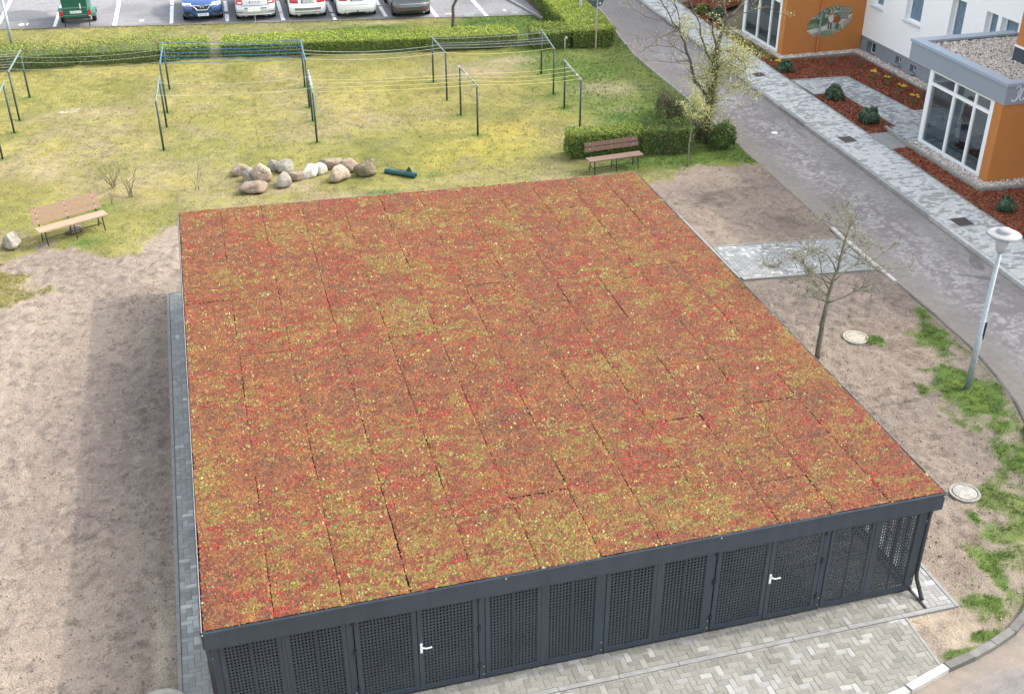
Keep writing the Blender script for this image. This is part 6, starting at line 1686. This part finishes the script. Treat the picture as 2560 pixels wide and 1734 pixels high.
class Car:
    def __init__(s, loc, rz, label, mat, prof, L, rcn=.26, rcf=.45):
        s.t = empty('parked_car', loc, rz, label=label, cat='car', group='cars parked on the bays')
        s.prof = prof; s.L = L; s.rc = (rcn, rcf); s.mat = mat
        s.zs = [p[0] for p in prof]
    def at(s, z):
        z = min(max(z, s.zs[0]), s.zs[-1])
        return [float(np.interp(z, s.zs, [p[k] for p in s.prof])) for k in (1, 2, 3)]      # near y, far y, half width
    def ny(s, x, z):
        y0, y1, w = s.at(z); a = min(1, abs(x) / w); return y0 + s.rc[0] * (1 - (1 - a ** 2.8) ** (1 / 2.2))
    def fy(s, x, z):
        y0, y1, w = s.at(z); a = min(1, abs(x) / w); return y1 - s.rc[1] * (1 - (1 - a ** 2.6) ** (1 / 2.2))
    def ring(s, z):
        y0, y1, w = s.at(z)
        fr = [-1, -.97, -.9, -.78, -.6, -.35, 0, .35, .6, .78, .9, .97, 1]
        near = [(w * f, s.ny(w * f, z), z) for f in fr]
        far = [(w * f, s.fy(w * f, z), z) for f in reversed(fr)]
        ya, yb = near[-1][1], far[0][1]
        cuts = [.12, .30, .33, .52, .56, .78, .92]
        rs_ = [(w, ya + (yb - ya) * c, z) for c in cuts]; ls = [(-w, yb - (yb - ya) * (1 - c) , z) for c in reversed(cuts)]
        return near + rs_ + far + ls
    def part(s, b, name, m, parent=None, smooth=False): return b.build(name, M[m] if isinstance(m, str) else m, parent or s.t, world=False, smooth=smooth)
    def shell(s, belt, roof, glass_near=True):
        zz = s.zs; rings = [s.ring(z) for z in zz]; n = len(rings[0])
        body = MB(); gl = {'rear_window': MB(), 'windscreen': MB(), 'side_window': MB(), 'left': MB()}
        base = [len(body.v) + 0]
        for r in rings: body.v.extend(r)
        for i in range(len(zz) - 1):
            for k in range(n):
                q = (k + 1) % n
                f = (i * n + k, i * n + q, (i + 1) * n + q, (i + 1) * n + k)
                mid = (zz[i] + zz[i + 1]) / 2
                if belt < mid < roof:
                    tgt = None
                    if 2 <= k < 10: tgt = 'rear_window'
                    elif 13 <= k < 19 and k not in (14, 16): tgt = 'side_window'
                    elif 22 <= k < 30: tgt = 'windscreen'
                    elif 33 <= k < 39 and k not in (35, 37): tgt = 'left'
                    if tgt:
                        gl[tgt].face([rings[i][k], rings[i][q], rings[i + 1][q], rings[i + 1][k]]); continue
                body.f.append(f); body.m.append(0); body.c.append(None)
        body.f.append(tuple(range((len(zz) - 1) * n, len(zz) * n))); body.m.append(0); body.c.append(None)
        body.f.append(tuple(reversed(range(n)))); body.m.append(0); body.c.append(None)
        s.body = s.part(body, 'body', s.mat, smooth=True)
        try:
            md = s.body.modifiers.new('edges', 'EDGE_SPLIT'); md.split_angle = math.radians(40)
        except Exception: pass
        for k, b in gl.items():
            if b.f: s.part(b, 'side_window' if k == 'left' else k, 'carglass')
    def patch(s, x0, x1, z0, z1, off, m, name, end='n', parent=None, nx=6, nz=3, cut=None):
        b = MB(); fn = s.ny if end == 'n' else s.fy; sg = -1 if end == 'n' else 1
        G = [[(x0 + (x1 - x0) * i / nx, fn(x0 + (x1 - x0) * i / nx, z0 + (z1 - z0) * j / nz) + sg * off, z0 + (z1 - z0) * j / nz) for i in range(nx + 1)] for j in range(nz + 1)]
        for j in range(nz):
            for i in range(nx):
                b.face([G[j][i], G[j][i + 1], G[j + 1][i + 1], G[j + 1][i]])
        rim = G[0] + [G[j][nx] for j in range(1, nz + 1)] + G[nz][::-1][1:] + [G[j][0] for j in range(nz - 1, 0, -1)]
        inn = [(x, y - sg * (off + .01), z) for x, y, z in rim]
        for i in range(len(rim)): q = (i + 1) % len(rim); b.face([rim[i], inn[i], inn[q], rim[q]])
        return s.part(b, name, m, parent)
    def strip(s, pts, r, m, name, end='n', off=.008):
        fn = s.ny if end == 'n' else s.fy; sg = -1 if end == 'n' else 1
        P = []
        for a, c in zip(pts, pts[1:]):
            for i in range(6): x = a[0] + (c[0] - a[0]) * i / 6; z = a[1] + (c[1] - a[1]) * i / 6; P.append((x, fn(x, z) + sg * off, z))
        x, z = pts[-1]; P.append((x, fn(x, z) + sg * off, z))
        b = MB(); b.tube(P, r, 6); return s.part(b, name, m, smooth=True)
    def wheels(s, y0, y1, r=.315, rim='rim'):
        w = s.at(.35)[2]
        for y in (y0, y1):
            for sx in (-1, 1):
                b = MB(); x = sx * (w - .085)
                b.lathe([(r * .62, -.10), (r * .93, -.10), (r, -.07), (r, .07), (r * .93, .10), (r * .62, .10)], (x, y, r), 22, 'x'); o = s.part(b, 'wheel', 'tyre', smooth=True)
                c = MB(); c.lathe([(r * .62, sx * .085), (r * .58, sx * .095), (r * .2, sx * .075), (.0, sx * .09)], (x, y, r), 14, 'x'); s.part(c, 'rim', rim, o)
                a = MB(); a.lathe([(r * 1.0, 0), (r * 1.16, 0), (r * 1.16, sx * .012), (r * 1.0, sx * .012)], (sx * (w - .004), y, r + .01), 22, 'x'); s.part(a, 'wheel_arch', 'trim')
    def plate(s, z, text, end='n', w=.52, h=.11, x=0.0, surround=None):
        fn = s.ny if end == 'n' else s.fy; sg = -1 if end == 'n' else 1
        y = min(fn(x - w / 2, z), fn(x, z), fn(x, z + h)) if end == 'n' else max(fn(x, z), fn(x, z + h))
        y += sg * .012; rot = Matrix.Identity(4) if end == 'n' else Matrix.Rotation(PI, 4, 'Z')
        T = Matrix.Translation((x, y, z)) @ rot
        b = MB(); b.box(-w / 2, w / 2, -.004, .02, 0, h, T); o = s.part(b, 'number_plate', 'plate')
        b = MB(); b.box(-w / 2 + .003, -w / 2 + .045, -.0065, -.004, .003, h - .003, T); s.part(b, 'plate_band', 'eu_blue', o)
        if surround: b = MB(); b.box(-w / 2 - .02, w / 2 + .02, .0, .022, -.02, h + .02, T); s.part(b, 'plate_holder', 'trim', o)
        me = text_mesh(text, .085, M['ink'], T @ Matrix.Translation((.02, -.0055, h / 2)) @ Matrix.Rotation(PI / 2, 4, 'X'), None, 'plate_lettering', .0008)
        me.parent = o
    def mirrors(s, y, z):
        w = s.at(z)[2]
        for sx in (-1, 1):
            b = MB(); b.prism([(sx * (w - .03), y - .05), (sx * (w + .17), y - .02), (sx * (w + .19), y + .08), (sx * (w - .03), y + .09)], z, z + .14, .02); s.part(b, 'wing_mirror', s.mat)
def prof_wagon(L, W, H, hatch=.32):
    w = W / 2
    return [(.17, .16, L - .20, w * .90), (.24, .06, L - .08, w * .96), (.36, .01, L - .02, w * .985), (.52, .0, L, w * .99), (.60, .03, L - .02, w), (.64, .07, L - .05, w), (.78, .09, L - .22, w * .995), (.88, .115, L - .75, w * .98), (.97, .15, L - 1.15, w * .955),
            (1.02, .17, L - 1.25, w * .94), (H - .16, .17 + hatch * .8, L - 1.95, w * .80), (H - .06, .17 + hatch * 1.05, L - 2.15, w * .74), (H, .17 + hatch * 1.8, L - 2.45, w * .62)]
def prof_van(L, W, H):
    w = W / 2
    return [(.18, .14, L - .20, w * .90), (.26, .05, L - .08, w * .96), (.40, .0, L - .02, w * .985), (.56, .0, L, w * .99), (.64, .02, L - .03, w), (.70, .05, L - .10, w), (.90, .07, L - .45, w * .99), (1.02, .09, L - .85, w * .97),
            (1.10, .11, L - 1.0, w * .955), (H - .18, .26, L - 1.85, w * .82), (H - .07, .34, L - 2.1, w * .77), (H, .55, L - 2.4, w * .66)]

SW = Car((2.66, 53.42, 0), math.radians(-2), 'silver estate car parked tail first, second car from the left', paint('silver_paint', (.52, .54, .56), .25), prof_wagon(4.6, 1.78, 1.47), 4.6)
SW.shell(.99, 1.36); SW.wheels(.78, 3.62)
for sx in (-1, 1):
    o = SW.patch(sx * .56, sx * .855, .74, .95, .012, 'red_lens', 'tail_light'); SW.patch(sx * .60, sx * .78, .80, .85, .018, 'clear_lens', 'lamp_insert', parent=o)
    SW.patch(sx * .60, sx * .85, .40, .43, .008, 'trim', 'bumper_groove')
SW.plate(.80, 'LDS EK 942'); SW.strip([(-.80, .30), (.80, .30)], .022, 'chrome', 'bumper_strip'); SW.strip([(-.62, .70), (.62, .70)], .008, 'trim', 'tailgate_gap'); SW.patch(-.5, .5, .56, .60, .01, 'trim', 'bumper_step')
SW.patch(-.88, .88, .17, .27, .004, 'trim', 'rear_skirt')
GW = Car((4.98, 53.08, 0), math.radians(-2), 'older white estate car with grey bumper strip and wide red tail lights', paint('white_paint', (.80, .80, .80)), prof_wagon(4.4, 1.70, 1.45, .26), 4.4, .34)
GW.shell(.99, 1.34); GW.wheels(.80, 3.45, .30)
for sx in (-1, 1): GW.patch(sx * .42, sx * .80, .73, .89, .012, 'red_lens', 'tail_light')
GW.plate(.75, 'L AX 9967', surround=True); GW.patch(-.84, .84, .43, .54, .016, pmat('grey_bumper_strip', (.17, .18, .18), rough=.6), 'bumper_strip'); GW.strip([(-.80, .34), (.80, .34)], .012, 'trim', 'bumper_line')
b = MB(); b.tube([(-.42, -.02, .23), (-.42, .3, .23)], .035, 8); GW.part(b, 'exhaust', 'steel'); GW.patch(-.84, .84, .17, .26, .004, 'trim', 'rear_skirt')
VN = Car((7.18, 52.70, 0), math.radians(-2), 'white people carrier with dark red lamps and a tow bar', paint('van_white_paint', (.82, .82, .82)), prof_van(4.62, 1.82, 1.73), 4.62, .30)
VN.shell(1.06, 1.58); VN.wheels(.82, 3.65, .32)
for sx in (-1, 1): VN.patch(sx * .45, sx * .80, .80, .98, .012, 'red_lens', 'tail_light')
VN.plate(.80, 'LDS PN 770', surround=True); VN.strip([(-.80, .62), (.80, .62)], .007, 'trim', 'tailgate_gap'); VN.patch(-.86, .86, .36, .385, .004, pmat('pale_grey_line', (.5, .52, .54)), 'bumper_line')
b = MB(); b.tube([(0, .1, .30), (0, -.10, .30), (0, -.12, .36)], .025, 8); b.lathe([(.0, .33), (.035, .36), (.0, .42)], (0, -.12, 0), 10); VN.part(b, 'tow_bar', 'trim'); VN.patch(-.86, .86, .18, .29, .004, 'trim', 'rear_skirt')
b = MB(); b.lathe([(0, 0), (.05, -.003), (.05, .01)], (0, VN.ny(0, 1.03) - .012, 1.03), 14, 'y'); VN.part(b, 'round_badge', 'chrome')
GY = Car((9.62, 52.05, 0), math.radians(-2), 'dark grey hatchback parked tail first, the rightmost car', paint('grey_metallic_paint', (.085, .095, .105), .3), prof_wagon(4.2, 1.76, 1.56, .42), 4.2, .36)
GY.shell(1.06, 1.44); GY.wheels(.72, 3.30, .32)
for sx in (-1, 1): GY.patch(sx * .50, sx * .72, .40, .45, .012, 'red_lens', 'reflector'); GY.patch(sx * .62, sx * .84, .86, 1.05, .012, 'red_lens', 'tail_light')
GY.plate(.88, 'LDS KE 312'); GY.patch(-.80, .80, .625, .65, .012, pmat('bumper_top_sheen', (.30, .32, .34), rough=.3), 'bumper_step'); GY.strip([(-.76, .52), (.76, .52)], .010, pmat('bumper_crease', (.22, .25, .26), rough=.3), 'bumper_crease'); GY.patch(-.86, .86, .17, .33, .006, 'trim', 'rear_skirt')
b = MB(); b.tube([(.52, -.01, .25), (.52, .2, .25)], .03, 8); GY.part(b, 'exhaust', 'steel')
# blue crossover, nose towards the lawn
RN = Car((.32, 53.85, 0), math.radians(-1), 'blue crossover parked nose first with a pale curved grille bar', paint('blue_metallic_paint', (.022, .075, .235), .2), None or [(.20, .16, 4.12 - .16, .80), (.27, .05, 4.12 - .06, .86), (.40, .0, 4.12 - .01, .885), (.55, .0, 4.12, .89), (.66, .02, 4.12 - .03, .89), (.78, .07, 4.12 - .07, .885), (.88, .24, 4.12 - .10, .875), (.97, .62, 4.12 - .13, .86),
         (1.04, 1.00, 4.12 - .16, .845), (1.07, 1.08, 4.12 - .17, .835), (1.44, 1.72, 4.12 - .48, .70), (1.52, 1.95, 4.12 - .62, .65), (1.57, 2.25, 4.12 - .9, .55)], 4.12, .40, .30)
RN.shell(1.05, 1.46); RN.wheels(.80, 3.40, .33); RN.mirrors(1.45, 1.02)
for sx in (-1, 1):
    o = RN.patch(sx * .46, sx * .84, .735, .84, .010, 'clear_lens', 'headlight'); RN.patch(sx * .50, sx * .72, .765, .79, .014, 'trim', 'lamp_insert', parent=o)
    RN.patch(sx * .50, sx * .80, .36, .50, .006, 'trim', 'fog_lamp_recess'); RN.patch(sx * .46, sx * .62, .33, .37, .012, pmat('grey_bumper_blade', (.20, .21, .22), rough=.5), 'bumper_blade')
RN.patch(-.42, .42, .56, .72, .004, 'trim', 'grille'); RN.patch(-.86, .86, .20, .31, .006, 'trim', 'front_skirt')
RN.strip([(-.48, .745), (-.36, .715), (-.22, .56), (.22, .56), (.36, .715), (.48, .745)], .020, 'chrome', 'grille_bar'); RN.strip([(-.46, .77), (-.10, .74)], .014, 'chrome', 'grille_bar'); RN.strip([(.46, .77), (.10, .74)], .014, 'chrome', 'grille_bar')
b = MB(); y = RN.ny(0, .70) - .02
for k, (dx, z0, z1) in enumerate(((.095, .58, .79),)):
    zc = (z0 + z1) / 2; O = [(-dx, y, zc), (0, y, z0), (dx, y, zc), (0, y, z1)]; I = [(-dx * .42, y, zc), (0, y, z0 + .065), (dx * .42, y, zc), (0, y, z1 - .065)]
    for i in range(4):
        q = (i + 1) % 4; b.face([O[i], O[q], I[q], I[i]]); b.face([O[i], (O[i][0], y + .02, O[i][2]), (O[q][0], y + .02, O[q][2]), O[q]])
RN.part(b, 'diamond_badge', 'chrome'); RN.plate(.30, 'EE AL 580')

# green box trailer with a tall cover
t = empty('trailer', (-5.15, 54.6, 0), math.radians(-1), label='green box trailer with a tall green cover at the left of the bays', cat='trailer')
M['trailer'] = pmat('green_trailer_sheet', (.012, .105, .068), rough=.5, var=.12, scale=4, coat=.2)
M['tarp'] = pmat('green_tarpaulin', (.010, .090, .060), rough=.55, var=.18, scale=3, bump=.01, bscale=5)
M['fender'] = pmat('pale_green_fender', (.10, .22, .18), rough=.5, var=.15)
def tp(b, name, m, parent=None): return b.build(name, M[m], parent or t, world=False)
b = MB(); b.box(-.52, .52, 0, 2.05, .42, .86); tp(b, 'box', 'trailer')
b = MB(); b.prism([(-.54, -.015), (.54, -.015), (.54, 2.07), (-.54, 2.07)], .86, 1.62, .08); tp(b, 'cover', 'tarp')
b = MB(); b.box(-.55, .55, -.022, -.015, .82, .87); b.box(-.50, .50, -.012, 0, .50, .53); tp(b, 'tailgate_rail', 'fender')
b = MB(); b.box(.22, .27, -.035, -.02, .80, 1.02); tp(b, 'latch', 'plate')
for sx in (-1, 1):
    b = MB(); b.lathe([(.14, -.08), (.27, -.08), (.28, 0), (.27, .08), (.14, .08)], (sx * .68, .95, .28), 18, 'x'); o = tp(b, 'wheel', 'tyre')
    c = MB(); c.lathe([(.14, sx * .05), (.05, sx * .07), (0, sx * .07)], (sx * .68, .95, .28), 12, 'x'); tp(c, 'rim', 'rim', o)
    b = MB()
    for k in range(8):
        a0, a1 = PI * k / 8, PI * (k + 1) / 8; p = lambda a, r: (.95 + r * math.cos(a), .30 + r * math.sin(a))
        for xa, xb in ((sx * .56, sx * .80),): b.face([(xa, *p(a0, .36)), (xb, *p(a0, .36)), (xb, *p(a1, .36)), (xa, *p(a1, .36))]); b.face([(xb, *p(a0, .36)), (xb, *p(a0, .30)), (xb, *p(a1, .30)), (xb, *p(a1, .36))]); b.face([(xa, *p(a0, .34)), (xb, *p(a0, .34)), (xb, *p(a1, .34)), (xa, *p(a1, .34))])
    tp(b, 'fender', 'fender')
    b = MB(); b.box(sx * .53, sx * .66, -.03, .02, .50, .72); tp(b, 'tail_light', 'red_lens')
    b = MB(); b.box(sx * .50, sx * .54, -.02, .03, .02, .5); tp(b, 'prop_stand', 'darksteel')
b = MB(); b.box(-.55, .60, .0, .06, .34, .42); b.box(-.05, .05, .0, 3.2, .34, .41); tp(b, 'chassis', 'darksteel')
b = MB(); b.box(-.26, .26, -.022, -.014, .60, .71); o = tp(b, 'number_plate', 'plate'); b = MB(); b.box(-.257, -.22, -.0245, -.022, .603, .707); tp(b, 'plate_band', 'eu_blue', o)
me = text_mesh('LDS UL 711', .085, M['ink'], Matrix.Translation((.02, -.0235, .655)) @ Matrix.Rotation(PI / 2, 4, 'X'), None, 'plate_lettering', .0008); me.parent = o

# ------------------------------------------------------------------ person inside the glazed porch
def skinned(name, verts, edges, radii, mat, parent, sub=2, root=0):
    me = bpy.data.meshes.new(name); me.from_pydata(verts, edges, [])
    o = bpy.data.objects.new(name, me); link(o, parent, world=False); me.materials.append(mat)
    sk = o.modifiers.new('skin', 'SKIN'); sk.use_smooth_shade = True
    for v, r in zip(me.skin_vertices[0].data, radii): v.radius = r if isinstance(r, tuple) else (r, r)
    me.skin_vertices[0].data[root].use_root = True
    s2 = o.modifiers.new('smooth', 'SUBSURF'); s2.levels = sub; s2.render_levels = sub
    return o
pt = empty('person', (23.80, 30.55, .10), math.radians(70), label='person in a dark red jacket and blue jeans standing inside the glazed porch', cat='person')
M['skin'] = pmat('skin', (.42, .26, .19), rough=.6, var=.05); M['jeans'] = pmat('blue_jeans', (.035, .06, .13), rough=.9, var=.2, scale=20); M['jacket'] = pmat('dark_red_jacket', (.10, .018, .028), rough=.85, var=.2, scale=12); M['hair'] = pmat('brown_hair', (.05, .032, .02), rough=.7, var=.3, scale=40)
body_v = [(0, 0, .92), (0, .0, 1.12), (0, .0, 1.34), (0, .01, 1.44), (0, .02, 1.52), (0, .03, 1.60), (0, .02, 1.68),
          (.10, 0, .84), (.11, .02, .48), (.11, -.02, .08), (.11, .12, .03), (-.10, 0, .84), (-.11, .0, .48), (-.12, -.04, .08), (-.12, .10, .03),
          (.18, 0, 1.38), (.24, .0, 1.12), (.23, .10, .90), (.22, .15, .82), (-.18, 0, 1.38), (-.24, .0, 1.12), (-.22, .12, .92), (-.21, .17, .84)]
body_e = [(0, 1), (1, 2), (2, 3), (3, 4), (4, 5), (5, 6), (0, 7), (7, 8), (8, 9), (9, 10), (0, 11), (11, 12), (12, 13), (13, 14), (2, 15), (15, 16), (16, 17), (17, 18), (2, 19), (19, 20), (20, 21), (21, 22)]
body_r = [(.15, .11), (.14, .105), (.16, .10), .055, .055, .085, .075, .09, .062, .035, .018, .09, .062, .035, .018, .06, .045, .035, .03, .06, .045, .035, .03]
bd = skinned('body', body_v, body_e, body_r, M['skin'], pt)
jk = skinned('jacket', [(0, 0, .82), (0, 0, 1.10), (0, 0, 1.34), (0, .0, 1.42), (.20, 0, 1.38), (.265, .0, 1.12), (.25, .09, .93), (-.20, 0, 1.38), (-.265, 0, 1.12), (-.24, .11, .95)], [(0, 1), (1, 2), (2, 3), (2, 4), (4, 5), (5, 6), (2, 7), (7, 8), (8, 9)], [(.20, .15), (.19, .15), (.19, .14), .075, .085, .07, .055, .085, .07, .055], M['jacket'], pt)
jn = skinned('jeans', [(0, 0, .92), (.105, 0, .82), (.115, .02, .48), (.115, -.02, .08), (-.105, 0, .82), (-.115, .0, .48), (-.125, -.04, .08)], [(0, 1), (1, 2), (2, 3), (0, 4), (4, 5), (5, 6)], [(.16, .12), .11, .08, .07, .11, .08, .07], M['jeans'], pt)
b = MB(); b.lathe([(.0, .115), (.05, .11), (.085, .08), (.098, .03), (.095, -.02), (.08, -.06)], (0, .0, 1.64), 14); b.build('hair', M['hair'], pt, world=False, smooth=True)
for sx in (-1, 1):
    b = MB(); b.prism([(sx * .12 - .045, -.10), (sx * .12 + .045, -.10), (sx * .12 + .045, .15), (sx * .12 - .045, .15)], .0, .11, .03); b.build('shoe', M['darksteel'], pt, world=False)
b = MB(); b.tube([(0, .105, 1.62), (0, .125, 1.585), (0, .105, 1.575)], .012, 6); b.build('nose', M['skin'], pt, world=False)
for sx in (-1, 1):
    b = MB(); b.lathe([(0, 0), (.012, .004), (0, .008)], (sx * .032, .098, 1.625), 8, 'y'); b.build('eye', M['ink'], pt, world=False)
